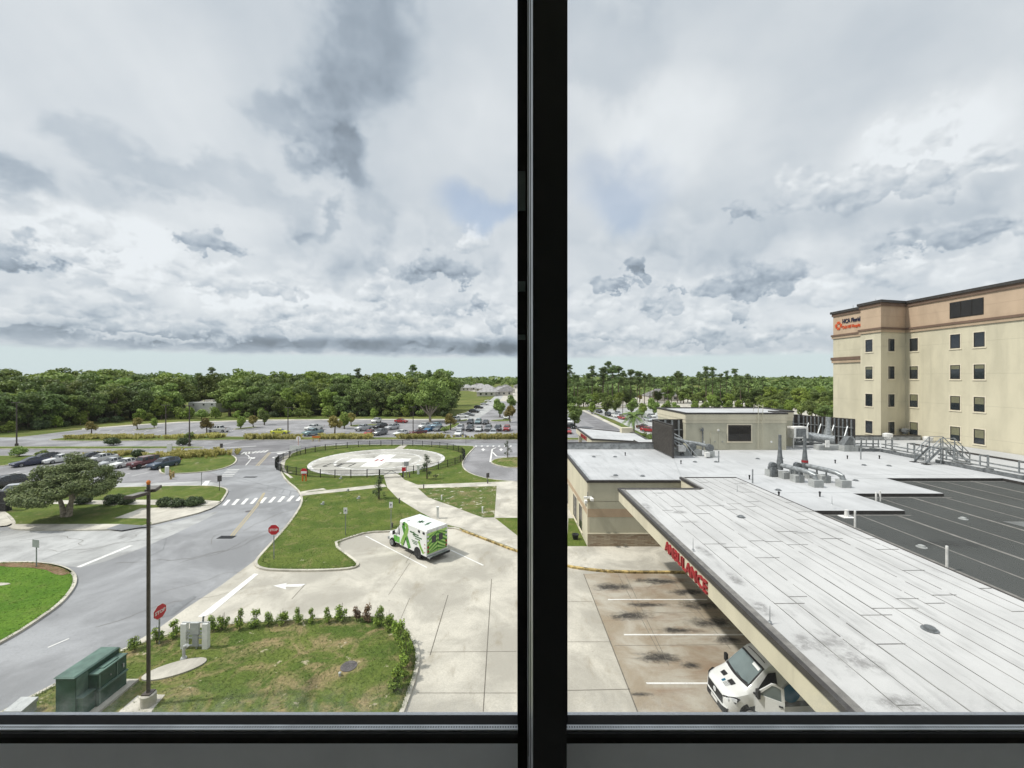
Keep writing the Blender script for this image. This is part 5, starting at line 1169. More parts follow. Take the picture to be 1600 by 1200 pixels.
# sides: ribbon, lettering blocks, lamps, doors
def on_side(s, pts, wd, y_off):
    m = MB(); n = len(pts); L_, R_ = [], []
    for i in range(n):
        a, c = Vector(pts[max(i-1,0)]), Vector(pts[min(i+1,n-1)]); d = (c-a).normalized(); nn = Vector((-d.y,d.x))*wd/2; b = Vector(pts[i]); L_.append(b+nn); R_.append(b-nn)
    y_ = s*(1.13+y_off); m.add([(q.x,y_,q.y) for q in L_]+[(q.x,y_,q.y) for q in R_], [[i,i+1,n+i+1,n+i] for i in range(n-1)]+[[n+i,n+i+1,i+1,i] for i in range(n-1)]); return m
for s in (-1, 1):
    on_side(s, [(2.5,.62),(2.85,1.25),(3.25,1.9),(3.45,2.25),(3.35,2.5),(3.15,2.56)], .46, .004).build('ribbon', M['amb_green'], amb)
    on_side(s, [(3.75,.62),(3.4,1.25),(3.0,1.85),(2.85,2.25),(2.95,2.5),(3.15,2.56)], .44, .007).build('ribbon', M['amb_lime'], amb)
    on_side(s, [(3.45,.62),(3.25,1.0),(3.05,1.4)], .12, .010).build('ribbon', M['amb_dark'], amb)
    w = MB(); y0_, y1_ = sorted((s*1.132, s*1.140))
    for (xa, xb, za, zb) in ((1.9,2.45,2.05,2.17),(1.2,1.75,2.0,2.1),(.75,1.75,1.82,1.93),(1.0,1.7,1.66,1.74),(1.3,2.2,1.42,1.48),(1.35,2.1,1.30,1.36),(1.4,2.0,1.18,1.24)): w.box(xa,xb,y0_,y1_,za,zb)
    for k_ in range(3): w.obox((1.85,s*1.136,2.02),(.09,.01,.42),(0,R(60*k_),0))
    w.build('side_lettering', M['amb_dark'], amb)
    w = MB()
    for xa in (.35, 1.0): w.box(xa,xa+.26,y0_,y1_+.02*s if s > 0 else y1_,2.34,2.52)
    w.box(3.35,3.6,y0_,y1_,2.42,2.54); w.build('side_lamp', M['plastic'], amb)
    w = MB()
    for za in (.8, 1.15, 1.45): w.box(.28,.36,y0_,y1_,za,za+.12)
    w.build('side_marker', M['tail'], amb)
    on_side(s, [(.5,.7),(.9,1.1),(1.2,1.6)], .26, .004).build('side_stripe', M['amb_lime'], amb)
    w = MB(); w.box(4.25,5.2,*sorted((s*.985,s*.992)),.55,1.1); w.build('cab_stripe', M['amb_green'], amb)
w = MB()
for k_ in range(3): w.obox((2.2,.15,2.75),(.62,.15,.008),(0,0,R(60*k_)))
for (xa, yb_) in ((1.5,-.1),(1.35,.2)): w.box(xa-.18,xa+.02,yb_-.25,yb_+.25,2.742,2.748)
w.build('roof_emblem', M['amb_dark'], amb)
w = MB(); w.box(3.2,3.5,.6,.9,2.74,2.82); w.box(3.4,3.6,-.8,-.6,2.74,2.80); w.box(.5,.62,-.85,-.75,2.74,2.8); w.build('roof_vent', M['amb_white'], amb)

# ---------------------------------------------------------------- white passenger van under the canopy edge
M['van_white'] = carpaint('van_white', (.70,.71,.70), .28); M['van_glass'] = glassy('van_glass', (.13,.165,.165), .03); M['van_blue'] = carpaint('van_blue', (.01,.12,.22), .4)
van = thing('van', 'white van with its driver door open, half under the canopy edge', 'van', (9.62,19.36,.012), None, R(180+3.5))
# stations by distance d behind the nose: d, wb, wl, wm, ws, wr, zb, zl, zm, zs, zt, crown
vs_ = [(.00,.62,.66,.66,.62,.50,.30,.45,.70,.88,.98,.01),(.05,.76,.80,.80,.74,.58,.26,.42,.72,.94,1.04,.02),(.22,.88,.93,.93,.86,.66,.24,.42,.76,1.02,1.13,.03),(.55,.94,.99,1.0,.95,.74,.24,.45,.84,1.12,1.23,.04),(.90,.96,1.01,1.03,1.0,.83,.26,.5,.95,1.22,1.36,.04),(1.02,.96,1.02,1.03,1.01,.87,.26,.5,1.0,1.26,1.44,.04),
      (1.45,.96,1.02,1.03,1.0,.84,.28,.55,1.05,1.32,1.84,.05),(1.82,.97,1.02,1.03,1.0,.80,.28,.55,1.05,1.35,2.16,.05),(2.05,.97,1.02,1.03,1.0,.79,.28,.55,1.05,1.38,2.32,.06),(2.5,.97,1.02,1.03,1.0,.80,.28,.55,1.05,1.4,2.43,.06),(3.6,.97,1.02,1.03,1.0,.81,.28,.55,1.05,1.4,2.47,.06),(5.3,.97,1.02,1.03,1.0,.81,.28,.55,1.05,1.4,2.47,.06),(5.5,.93,.98,.99,.96,.74,.30,.55,1.05,1.4,2.38,.04)]
def vsec(q):
    d, wb, wl, wm, ws, wr, zb, zl, zm, zs, zt__, cr = q
    h = [(wb,zb),(wl,zl),(wm,zm),(ws,zs),(ws*.6+wr*.4,zs*.6+zt__*.4),(wr,zt__-.03),(wr*.82,zt__),(wr*.4,zt__+cr*.8)]
    return [(-d,-a,z) for (a,z) in h]+[(-d,0,zt__+cr)]+[(-d,a,z) for (a,z) in h[::-1]]
w = MB(); w.loft([vsec(q) for q in vs_]); body = w.build('body', M['van_white'], van, 38)
def vtop(d, a):
    "point on top surface of the van at distance d, fraction a of the half width (-1..1)"
    for q0, q1 in zip(vs_, vs_[1:]):
        if q0[0] <= d <= q1[0]:
            t_ = (d-q0[0])/(q1[0]-q0[0]); wr = q0[5]+(q1[5]-q0[5])*t_; zt__ = q0[10]+(q1[10]-q0[10])*t_; cr = q0[11]+(q1[11]-q0[11])*t_
            return Vector((-d, a*wr, zt__+cr*(1-a*a)-(.03 if abs(a) > .95 else 0)))
def patch(d0, d1, a0, a1, off, nd=6, na=10, curve=0.0, taper=0.0):
    m = MB(); vs__ = []
    for i in range(nd+1):
        for j in range(na+1):
            a = a0+(a1-a0)*j/na; d = d0+(d1-d0)*i/nd+curve*a*a*(1-i/nd*.6)
            a *= 1-taper*i/nd
            vs__.append(vtop(d, a)+Vector((off*.75, 0, off)))
    k_ = na+1; m.add(vs__, [[i*k_+j, i*k_+j+1, (i+1)*k_+j+1, (i+1)*k_+j] for i in range(nd) for j in range(na)]); return m
patch(.93, 1.83, -.98, .98, .008, 8, 12, .10).build('windshield_border', M['plastic'], van, 60)
gl = patch(1.03, 1.76, -.92, .92, .016, 8, 12, .09).build('windshield', M['van_glass'], van, 60)
w = MB()
w.tube([vtop(1.06,-.75)+Vector((.02,0,.03)), vtop(1.00,-.2)+Vector((.02,0,.035)), vtop(1.0,.05)+Vector((.02,0,.04))], .014, 5); w.tube([vtop(1.06,.0)+Vector((.02,0,.03)), vtop(1.03,.45)+Vector((.02,0,.04)), vtop(1.1,.85)+Vector((.02,0,.04))], .014, 5); w.build('wiper', M['plastic'], gl)
patch(1.64, 1.75, .30, .85, .022, 2, 6).build('sun_strip', M['van_white'], gl)
patch(2.0, 2.03, -.75, .75, .006, 1, 10).build('roof_seam', M['plastic'], van)
for a0 in (-.62, .18): patch(.50, .72, a0, a0+.40, .010, 2, 4).build('hood_vent', M['plastic'], van)
patch(.30, .47, -.05, .12, .008, 2, 2).build('hood_logo', M['van_blue'], van)
w = MB()
for i in range(4): 
    p_ = patch(.28+i*.06, .31+i*.06, .20, .55, .008, 1, 2); w.add(p_.v, p_.f)
w.build('hood_lettering', M['steel_dark'], van)
w = MB()
def nose(y_, z, off=0.0):
    yy = abs(y_); d = 0.0 if yy < .6 else (yy-.6)**1.4*.9
    return (-d+off, y_, z)
ys_ = [-.74+i*.185 for i in range(9)]
def nosepatch(y0, y1, z0, z1, off, n_=8, zc=0.0):
    m = MB(); ys2 = [y0+(y1-y0)*i/n_ for i in range(n_+1)]
    m.add([nose(y_, z0, off) for y_ in ys2]+[nose(y_, z1-zc*y_*y_, off-.02) for y_ in ys2]+[nose(y_, z0, off-.1) for y_ in ys2]+[nose(y_, z1-zc*y_*y_, off-.12) for y_ in ys2],
          [[i,i+1,n_+2+i,n_+1+i] for i in range(n_)]+[[n_+1+i,n_+2+i,3*(n_+1)+i+1,3*(n_+1)+i] for i in range(n_)]+[[2*(n_+1)+i,2*(n_+1)+i+1,i+1,i] for i in range(n_)]); return m
nosepatch(-.60,.60,.58,.93,.04).build('grille', M['plastic'], van)
nosepatch(-.86,.86,.24,.50,.07,12).build('front_bumper', M['plastic'], van)
nosepatch(-.84,.84,.50,.575,.055,12).build('bumper_strip', M['van_white'], van)
w = MB(); w.lathe([(.11,.0),(.11,.02)], (.035,0,.80), 14, 'x'); w.build('badge', M['lamp'], van)
w = MB(); w.box(.055,.075,-.26,.26,.32,.46); w.build('number_plate', M['white'], van)
for s in (-1, 1):
    w = MB(); w.add([(-.02,s*.60,.97),(-.06,s*.64,.74),(-.40,s*.98,.82),(-.62,s*1.01,1.02),(-.42,s*.96,1.10),(-.14,s*.80,1.05)], [[0,1,2,3,4,5]])
    vv = [Vector(v)+Vector((.03,s*.02,.012)) for v in w.v]; w.v = [tuple(v) for v in vv]; hl = w.build('headlight', M['plastic'], van)
    w = MB(); w.lathe([(.10,.0),(.095,.03),(.03,.05)], (-.14,s*.76,.90), 12, 'x'); w.obox((-.34,s*.94,.96),(.22,.08,.12),(0,0,-s*.8)); w.build('lamp_lens', M['lamp'], hl)
    w = MB(); w.obox((-1.25,s*1.22,1.42),(.12,.18,.36)); w.bar((-1.2,s*1.0,1.3),(-1.25,s*1.16,1.34),.07); w.build('mirror', M['plastic'], van)
for d_ in (.98, 4.6):
    for s in (-1, 1):
        w = MB(); w.lathe([(.44,-.012),(.44,.012)], (-d_,s*1.012,.40), 20, 'y'); w.build('wheel_arch', M['plastic'], van)
        wheel(van, -d_, s*.93, .35, .24, s)
# the driver side (local +y is the left of the van)
w = MB(); w.add([(-1.22,1.045,.55),(-2.32,1.045,.55),(-2.32,1.045,1.40),(-2.30,.90,2.10),(-1.95,.90,2.08),(-1.30,1.035,1.40)], [[0,1,2,3,4,5],[5,4,3,2,1,0]]); w.build('opening_shade', M['black'], van)  # black sheet paints the cabin's darkness; the side is not cut open
w = MB(); w.box(-2.2,-1.7,.3,.8,.8,1.75); w.build('seat', M['steel_dark'], van)
dr = MB(); hx_, hy_ = -1.22, 1.06; a_ = R(180-33)
du = Vector((math.cos(a_), math.sin(a_), 0)); dn = Vector((-du.y, du.x, 0))
def dpt(s_, z, q=0.0): p_ = Vector((hx_,hy_,0))+du*s_+dn*(q+(z-1.35 > 0)*-.13*(z-1.35)); return (p_.x,p_.y,z)
outl_ = [(.0,.55),(1.10,.55),(1.12,1.30),(1.08,1.95),(.80,2.06),(.62,2.04),(.04,1.40)]; inn = [(.16,1.36),(1.0,1.32),(.97,1.90),(.78,1.98),(.64,1.97)]
def dpanel(m, pts, q0, q1, mi=None):
    n_ = len(pts); m.add([dpt(a,z,q0) for (a,z) in pts]+[dpt(a,z,q1) for (a,z) in pts], [list(range(n_)), list(range(n_,2*n_))[::-1]]+[[i,(i+1)%n_,n_+(i+1)%n_,n_+i] for i in range(n_)], mi)
low_ = [(.0,.55),(1.10,.55),(1.12,1.30),(1.0,1.32),(.16,1.36),(.04,1.40)]
dpanel(dr, low_, -.03, .05)
for q_ in ([(1.12,1.30),(1.08,1.95),(.97,1.90),(1.0,1.32)], [(1.08,1.95),(.80,2.06),(.62,2.04),(.64,1.97),(.78,1.98),(.97,1.90)], [(.62,2.04),(.04,1.40),(.16,1.36),(.64,1.97)]): dpanel(dr, q_, -.03, .05)
door = dr.build('door', M['van_white'], van); tag(door, 'open white driver door with dark window')
g_ = MB(); dpanel(g_, inn, -.004, .004); g_.build('door_window', M['van_glass'], door)
g_ = MB(); dpanel(g_, [(.1,.75),(.95,.72),(.98,1.2),(.12,1.25)], .051, .06); g_.build('door_trim', M['steel_dark'], door)
g_ = MB(); dpanel(g_, [(.90,1.10),(1.06,1.10),(1.06,1.15),(.90,1.15)], -.07, -.03); g_.build('handle', M['plastic'], door)
w = MB(); w.box(-4.9,-2.6,1.02,1.04,.62,.86); w.build('side_stripe', M['steel_dark'], van)
w = MB(); w.lathe([(.42,-.006),(.42,.006)], (-2.95,1.035,1.22), 24, 'y'); w.build('side_emblem', M['van_blue'], van)
w = MB(); w.add([(-2.5,.93,1.5),(-3.6,.93,1.5),(-3.6,.83,2.15),(-2.5,.83,2.15)], [[0,1,2,3],[3,2,1,0]]); w.build('side_window', M['van_glass'], van)
# ---------------------------------------------------------------- vegetation
M['bark'] = paint('bark', (0.15,0.12,0.09), 0.9, 0.1, var=.35, sc=5.0, bmp=.4); M['bark_pale'] = paint('bark_pale', (0.36,0.31,0.25), 0.9, 0.1, var=.35, sc=4.0, bmp=.4)
M['leaf_oak'] = foliage('leaf_oak', (0.095,0.145,0.034), (0.27,0.335,0.085), 0.9)
M['leaf_deep'] = foliage('leaf_deep', (0.075,0.120,0.036), (0.205,0.265,0.075), 0.8)
M['leaf_pine'] = foliage('leaf_pine', (0.080,0.125,0.044), (0.20,0.265,0.09), 0.6)
M['leaf_lime'] = foliage('leaf_lime', (0.13,0.19,0.03), (0.32,0.40,0.08), 0.6)
M['leaf_near'] = foliage('leaf_near', (0.080,0.115,0.038), (0.23,0.27,0.10), 0.2, 0.9)
M['leaf_orange'] = foliage('leaf_orange', (0.15,0.135,0.035), (0.36,0.29,0.08), 0.7)
M['leaf_shrub'] = foliage('leaf_shrub', (0.09,0.16,0.025), (0.30,0.40,0.06), 0.3, 2.0)
M['leaf_brown'] = foliage('leaf_brown', (0.13,0.075,0.05), (0.25,0.17,0.10), 0.3, 2.0)
M['leaf_dark'] = foliage('leaf_dark', (0.035,0.062,0.024), (0.11,0.15,0.06), 0.3)
M['leaf_palm'] = foliage('leaf_palm', (0.07,0.13,0.03), (0.2,0.28,0.07), 0.3)
M['reed'] = foliage('reed_grass', (0.36,0.35,0.09), (0.72,0.66,0.32), 0.3, 0.5, 0.5)
def rdir(r):
    z = r.uniform(-1,1); t = r.uniform(0,2*math.pi); q = math.sqrt(1-z*z); return Vector((q*math.cos(t),q*math.sin(t),z))
def leaf_cloud(w, r, clumps, n, size, up=0.35, shell=.45, mi=None, asp=.62):
    for (c, rad) in clumps:
        c = Vector(c); vol = (rad[0]*rad[1]*rad[2])**(1/3); k_ = max(8, int(n*min(2.2, vol*vol/ (n_ref[0]*n_ref[0]))))
        for _ in range(k_):
            d = rdir(r); q = shell+(1-shell)*r.random()**.5; p = c+Vector((d.x*rad[0],d.y*rad[1],d.z*rad[2]))*q
            nn = (d+rdir(r)*.8+Vector((0,0,up))).normalized(); a = nn.cross(rdir(r)).normalized(); b = nn.cross(a)
            s = size*r.uniform(.55,1.35); a *= s; b *= s*asp
            w.add([p-a,p-b*.9+nn*s*.12,p+a,p+b*.9+nn*s*.12], [[0,1,2,3]], mi)
n_ref = [1.6]
def limbs(w, r, base, h, rad, ends, mi=None, lean=(0,0)):
    b = Vector(base); top = b+Vector((lean[0],lean[1],h))
    w.tube([b, b+Vector((lean[0]*.3,lean[1]*.3,h*.4)), top], [rad*1.25,rad,rad*.7], 7, True, mi)
    for e in ends:
        e = Vector(e); m_ = top.lerp(e,.5)+Vector((r.uniform(-.3,.3),r.uniform(-.3,.3),r.uniform(0,.4))); s0 = b.lerp(top, r.uniform(.65,1))
        w.tube([s0,m_,e], [rad*.5,rad*.33,rad*.12], 5, True, mi)
def broadleaf(seed, h, rx, low, nclump, n, size, cr=1.6, squash=.8, top=1.0):
    r = random.Random(seed); cl = []; zc = (low+h)/2; rz = (h-low)/2
    for i in range(nclump):
        for _ in range(30):
            d = rdir(r)*r.uniform(.35,.95); c = (d.x*rx*.85, d.y*rx*.85, zc+d.z*rz*.82)
            if c[2]-low > .5: break
        q = cr*r.uniform(.65,1.3); cl.append((c,(q*1.15,q*1.15,q*squash)))
    t, w = MB(), MB(); limbs(t, r, (0,0,-.1), low+(h-low)*.35, h*.022+.06, [c for c,_ in cl[::2]], None, (r.uniform(-.4,.4),r.uniform(-.4,.4)))
    n_ref[0] = cr; leaf_cloud(w, r, cl, n, size); return t, w
def pinetree(seed, h, crown, spread):
    r = random.Random(seed); t, w = MB(), MB(); cl = []
    t.tube([(0,0,-.1),(r.uniform(-.3,.3),r.uniform(-.3,.3),h*.5),(r.uniform(-.5,.5),r.uniform(-.5,.5),h*.97)], [.26,.2,.06], 6)
    for i in range(24):
        f = r.random()**.9; z = h-crown*(1-f)-.4; sp = spread*(1.15-.7*f)*r.uniform(.15,1.1); a = r.uniform(0,6.28); c = (math.cos(a)*sp, math.sin(a)*sp, z)
        q = r.uniform(.5,1.15); cl.append((c,(q*1.35,q*1.35,q*.62))); t.tube([(0,0,z-.8),c], [.07,.03], 4)
    n_ref[0] = .85; leaf_cloud(w, r, cl, 95, .36, .5, .15, None, .35); return t, w
def plant(name, label, cat, tw_, trunk_mat, leaf_mat, group=None, loc=(0,0,0)):
    o = thing(name, label, cat, (0,0,0), group); tw_[0].build('trunk', M[trunk_mat], o, 60); tw_[1].build('crown', M[leaf_mat], o); o.location = loc; return o
OAKS = [plant('oak_tree', 'x', 'tree', broadleaf(20+i, 13+1.1*i, 5.2+.35*i, .8, 36+2*i, 120, .42, 1.5, .75), 'bark', ('leaf_oak','leaf_deep','leaf_oak','leaf_lime','leaf_deep')[i]) for i in range(5)]
PINES = [plant('pine_tree', 'x', 'tree', pinetree(40+i, 18.5+1.2*i, 7.5+.8*i, 2.9), 'bark', 'leaf_pine') for i in range(4)]
BUSH = [plant('bush', 'x', 'bush', broadleaf(60+i, 2.6+.6*i, 1.9, .1, 10, 130, .24, .95), 'bark', ('leaf_dark','leaf_oak','leaf_lime')[i]) for i in range(3)]
rf = random.Random(99); ntree = 0
def wild(proto, x, y, s, label, group):
    global ntree; ntree += 1
    return dup(proto, (x,y,-.05), rf.uniform(0,6.28), (s*rf.uniform(.88,1.12), s*rf.uniform(.88,1.12), s), label, group)
# edge of the wood on the left, several rows deep
edge = [(-130,686),(-40,680),(0,676),(60,671),(128,663),(200,658),(280,654.5),(420,651.5),(560,650.5),(705,650.5)]
eg = [G(*p) for p in edge]
def along(t_):
    tot = [0]
    for a, b in zip(eg, eg[1:]): tot.append(tot[-1]+math.hypot(b[0]-a[0], b[1]-a[1]))
    d = t_*tot[-1]
    for i in range(len(eg)-1):
        if d <= tot[i+1]: f = (d-tot[i])/(tot[i+1]-tot[i]); return (eg[i][0]+(eg[i+1][0]-eg[i][0])*f, eg[i][1]+(eg[i+1][1]-eg[i][1])*f)
    return eg[-1]
lab_o = 'broad dark green oak in the wood behind the far parking lot'; lab_p = 'tall thin pine rising over the wood behind the far lot'; lab_l = 'yellow green broadleaf tree in the wood behind the far lot'
for row, (off, cnt, lo, hi) in enumerate([(3,24,.6,.9),(8,24,.8,1.1),(15,23,.95,1.2),(23,22,1.08,1.3),(33,22,1.18,1.38),(46,22,1.25,1.42),(62,22,1.3,1.5)]):
    for i in range(cnt):
        x, y = along((i+rf.uniform(.1,.9))/cnt); y += off+rf.uniform(-2.5,2.5); x += (x/y)*off*1.0
        u = 800+F*x/y
        if 284 < u < 356 and y < 186: continue
        if u > 726: continue
        if row >= 3 and rf.random() < (.24 if u > 520 else .07): wild(PINES[rf.randrange(4)], x, y, rf.uniform(.88,1.12)*(1 if u > 520 else .9), lab_p, 'pines in the wood behind the far lot')
        else:
            k = rf.choice((0,1,2,4,0,1,3,4)) if row < 3 else rf.choice((0,1,2,3,4)); s = rf.uniform(lo,hi)*15.5/(13+1.1*k)
            wild(OAKS[k], x, y, s, lab_l if k == 3 else lab_o, 'lime trees in the wood' if k == 3 else 'oaks in the wood behind the far lot')
for i in range(34):
    x, y = along((i+rf.uniform(0,1))/34); y += rf.uniform(-2.0,.5); u = 800+F*x/y
    if u < 712: wild(BUSH[rf.randrange(3)], x, y, rf.uniform(.7,1.3), 'low bush at the foot of the wood edge', 'bushes along the wood edge')
# big oak with pale limbs on the edge of the far lot
o = plant('oak_tree', 'big spreading oak with pale forked limbs at the back of the far lot', 'tree', broadleaf(77, 15, 7.5, 4.6, 26, 170, .5, 2.2), 'bark_pale', 'leaf_oak'); o.location = (*G(672,659.5),0)
w = MB(); r = random.Random(4)
for e in ((-4.5,-1.5,7.5),(4.2,-1.8,7.8),(-1.5,-2.5,8.5),(2.0,-1.0,9),(.4,1,9)): w.tube([(0,0,2.2),(e[0]*.45,e[1]*.6-.3,4.4),e], [.34,.24,.10], 6)
w.tube([(0,0,-.1),(0,0,2.6)], [.5,.38], 8); w.build('limb', M['bark_pale'], o, 60)
# right hand pane: pines and oaks beyond the lots
for i in range(46):
    u = 884+i*6.9+rf.uniform(-3,3); y = rf.uniform(205,262); s = rf.uniform(.80,1.04)
    if u > 1080: s *= .97
    if 995 < u < 1075 and y < 232: y = rf.uniform(240,262)
    if rf.random() < (.42 if u > 1000 else .8): wild(PINES[rf.randrange(4)], PX(u,y), y, s*(1.26 if 955 < u < 985 else 1.12 if u < 1000 else 1.0), 'slender pine with flat crown beyond the far right lots', 'pines beyond the right lots')
    else: wild(OAKS[rf.randrange(3)], PX(u,y), y, rf.uniform(.62,.85), 'dense oak among the pines beyond the right lots', 'oaks beyond the right lots')
for i in range(40):
    u = 880+i*10.5+rf.uniform(-5,5); y = rf.uniform(198,225) if u < 1190 else rf.uniform(150,260)
    if 995 < u < 1080: continue
    wild(OAKS[rf.choice((0,1,2,3,4))], PX(u,y), y, rf.uniform(.45,.66), 'lower rounded oak at the foot of the pines, right of the mullion', 'low oaks beyond the right lots')
for i in range(26):
    u = 1195+rf.uniform(0,108); y = rf.uniform(125,330)
    wild(OAKS[rf.choice((0,1,3,3,4))], PX(u,y), y, rf.uniform(.45,.8)*(.8 if y < 170 else 1), 'broad green tree between penthouse and hospital tower', 'trees left of the hospital tower')
# small round lot trees
LOT = [plant('lot_tree', 'x', 'tree', broadleaf(80+i, 5.8, 1.5, 1.0, 17, 95, .24, .68, 1.15), 'bark', m_) for i, m_ in enumerate(('leaf_oak','leaf_orange','leaf_lime'))]
def lot(k, u, v, h, label, group='small trees in the parking lots'): x, y = G(u, v); dup(LOT[k], (x,y,0), rf.uniform(0,6), h/5.4, label, group)
for a in [(1,143,679,3.9,'small orange leaved tree at the left tip of the far lot'),(1,215,671,3.8,'small orange leaved tree in the left part of the far lot'),(2,241,668,3.2,'slim pale green tree right of the left orange tree'),(1,323,678,4.8,'brownish young tree beside the lone white pickup'),(2,376,670,4.2,'yellow green young tree right of the lone white pickup'),(1,396,668,4.0,'orange green young tree left of the silver green tree'),
          (0,413,664,5.0,'silver green round tree on a thin stem before the wood'),(1,523,678,5.4,'larger orange green tree left of the grass island'),(2,538,670,5.5,'tall yellow green tree on the grass island'),(1,549,666,4.6,'small orange tree at the back of the grass island'),(1,704,672,5.3,'orange green tree left of the right car block'),(0,781,652,7.2,'dark round tree by the access road near the mullion'),(1,797,660,6.2,'brownish thin tree next to the mullion'),(0,800,640,7,'grey green tall tree at the mullion edge')]: lot(*a)
for i, (u, v, h) in enumerate([(925,647,5.5),(948,648,7.5),(962,646,6.5),(987,648,6.8),(1003,652,6.0),(1022,650,7.2),(1040,648,5.8),(1056,649,5.4),(1085,645,5.8),(1100,646,5.2),(1120,644,6),(1137,645,5.6),(1155,644,6),(1172,645,6),(1190,644,6),(1213,648,6.5),(1232,649,7),(1252,652,6.5),(1268,654,6.8),(1285,657,7),(1243,640,6),(1205,636,6),(905,638,5.5),(898,668,7.5),(1300,660,6.5)]):
    lot(0 if i % 4 else 2, u, v, h, 'round clipped tree in the lots beyond the penthouse' if u > 1030 else 'round green tree beside the road beyond the wing', 'round trees in the right lots')
for (u, v, h, l) in ((951,632,4.5,'small orange tree on the far pale lot'),(915,633,5.5,'reddish brown small tree by the far road'),(1000,627,4.5,'orange bush before the grey roofed house'),(1224,634,5.5,'reddish tree at the end of the pale lot'),(1290,645,5.0,'orange brown tree close to the tower')): lot(1, u, v, h, l)
# far wood: one mass of crowns out to the horizon
w = MB(); r = random.Random(8); cl = []
for i in range(560):
    y = r.uniform(300,1100) if i > 150 else r.uniform(225,330)
    u = r.uniform(-80,1330)
    if y < 330 and (715 < u < 815): continue
    if u < 720 and y < 260: continue
    if 700 < u < 830 and y < 560: continue
    if 790 < u < 1330 and y < 280: continue
    s = r.uniform(5,8)*(1+y/1500); hz_ = r.uniform(5,10)+(y/1100)*3.5
    cl.append(((PX(u,y),y,hz_*.55),(s,s*.8,hz_*.62)))
n_ref[0] = 6.5; leaf_cloud(w, r, cl, 120, 1.7, .5, .7)
tag(w.build('far_forest', M['leaf_deep']), kind='stuff')
w = MB(); cl = []
for i in range(520):
    y = r.uniform(900,2600); u = r.uniform(-120,1720); s = r.uniform(22,42); cl.append(((PX(u,y),y,r.uniform(4,9)),(s,s*.7,r.uniform(8,13))))
n_ref[0] = 24; leaf_cloud(w, r, cl, 60, 7.0, .8, .8)
tag(w.build('far_forest', M['leaf_deep']), kind='stuff')

# the spreading tree on the second island
r = random.Random(31); tx, ty = G(103,809); t, w = MB(), MB(); cl = []
for i in range(70):
    a = r.uniform(0,6.28); q = r.random()**.62; x, y = math.cos(a)*q*3.85+.45, math.sin(a)*q*4.0
    z = 2.35+(1-q*q)*4.0*r.uniform(.0,1.0)+q*.5+r.uniform(-.2,.5); cl.append(((x,y,z),(1.05*r.uniform(.7,1.25),1.05*r.uniform(.7,1.25),.62*r.uniform(.7,1.2))))
n_ref[0] = .9; leaf_cloud(w, r, cl, 680, .115, .8, .3)
for (bx_, by_, ex, ey) in ((-.25,0,-1.1,.2),(.28,.05,.9,-.3),(.0,.2,.3,.9)):
    t.tube([(bx_*.8,by_*.8,-.1),(bx_*1.6,by_*1.5,1.1),(ex,ey,2.4)], [.30,.22,.15], 9)
    for c, _ in [cl[r.randrange(54)] for _ in range(9)]: t.tube([(ex,ey,2.35),((ex+c[0])/2,(ey+c[1])/2,3.0+r.random()*.4),c], [.11,.07,.02], 5)
near = plant('spreading_tree', 'wide spreading tree with pale split trunk on the near lawn', 'tree', (t, w), 'bark_pale', 'leaf_near', None, (tx,ty,KH))
# saplings by the path
def sapling(seed, u, v, h, rx, n, label, mat='leaf_dark'):
    r = random.Random(seed); x, y = G(u, v); t, w = MB(), MB(); cl = []
    for i in range(12): f = i/11; a = r.uniform(0,6.28); q = rx*(1-.75*f)*r.uniform(.2,1); cl.append(((math.cos(a)*q,math.sin(a)*q,h*(.16+.8*f)),(.38,.38,.34)))
    for a in (0,1,2): t.tube([(.08*math.cos(a*2.1),.08*math.sin(a*2.1),-.05),(.12*math.cos(a*2.1),.12*math.sin(a*2.1),h*.5),(.1*math.cos(a*2.1),.1*math.sin(a*2.1),h*.93)], [.05,.04,.015], 5)
    for c, _ in cl: t.tube([(0,0,c[2]*.7),c], [.02,.01], 4)
    n_ref[0] = .38; leaf_cloud(w, r, cl, n, .10, .4, .15); plant('young_tree', label, 'tree', (t, w), 'bark', mat, 'young trees on the lawn', (x,y,KH))
sapling(1, 592, 781, 2.7, .9, 42, 'thin young tree at the left edge of the helipad path'); sapling(2, 667, 749.5, 3.6, 1.5, 60, 'fuller young tree at the fence, right of the helipad path'); sapling(3, 793, 716, 3.2, 1.0, 30, 'sparse young tree on the little island by the mullion')
# hedge of single shrubs round the bottom lawn
SH = []
for i in range(4):
    r = random.Random(50+i); t, w = MB(), MB(); cl = []
    for k in range(11): a = r.uniform(0,6.28); f = r.random(); q = .26*(1-.35*f)*r.uniform(.3,1.1); cl.append(((math.cos(a)*q,math.sin(a)*q,.18+.85*f),(.19,.19,.22)))
    for k in range(5): a = k*1.3; t.tube([(0,0,-.03),(math.cos(a)*.14,math.sin(a)*.14,.9+r.random()*.3)], [.022,.008], 4)
    n_ref[0] = .2; leaf_cloud(w, r, cl, 46, .066, .5, .2); SH.append(plant('shrub', 'x', 'shrub', (t, w), 'bark', 'leaf_shrub'))
hedge = [(210,1019,1.0),(245,1009,1.1),(272,999,1.0),(331,988,1.0),(347,988,1.15),(375,986,1.05),(399,983,1.0),(420,980,.95),(441,978,1.05),(466,977,.9),(486,976,.8),(512,976,.9),(532,973,1.2),(557,974,.9),(574,975,1.0),(592,981,1.2),(607,987,1.15),(617,997,1.1),(625,1008,1.2),(632,1021,1.2),(637,1033,1.2),(636,1046,1.15),(629,1062,1.15),(618,1082,1.25),(183,1030,.6)]
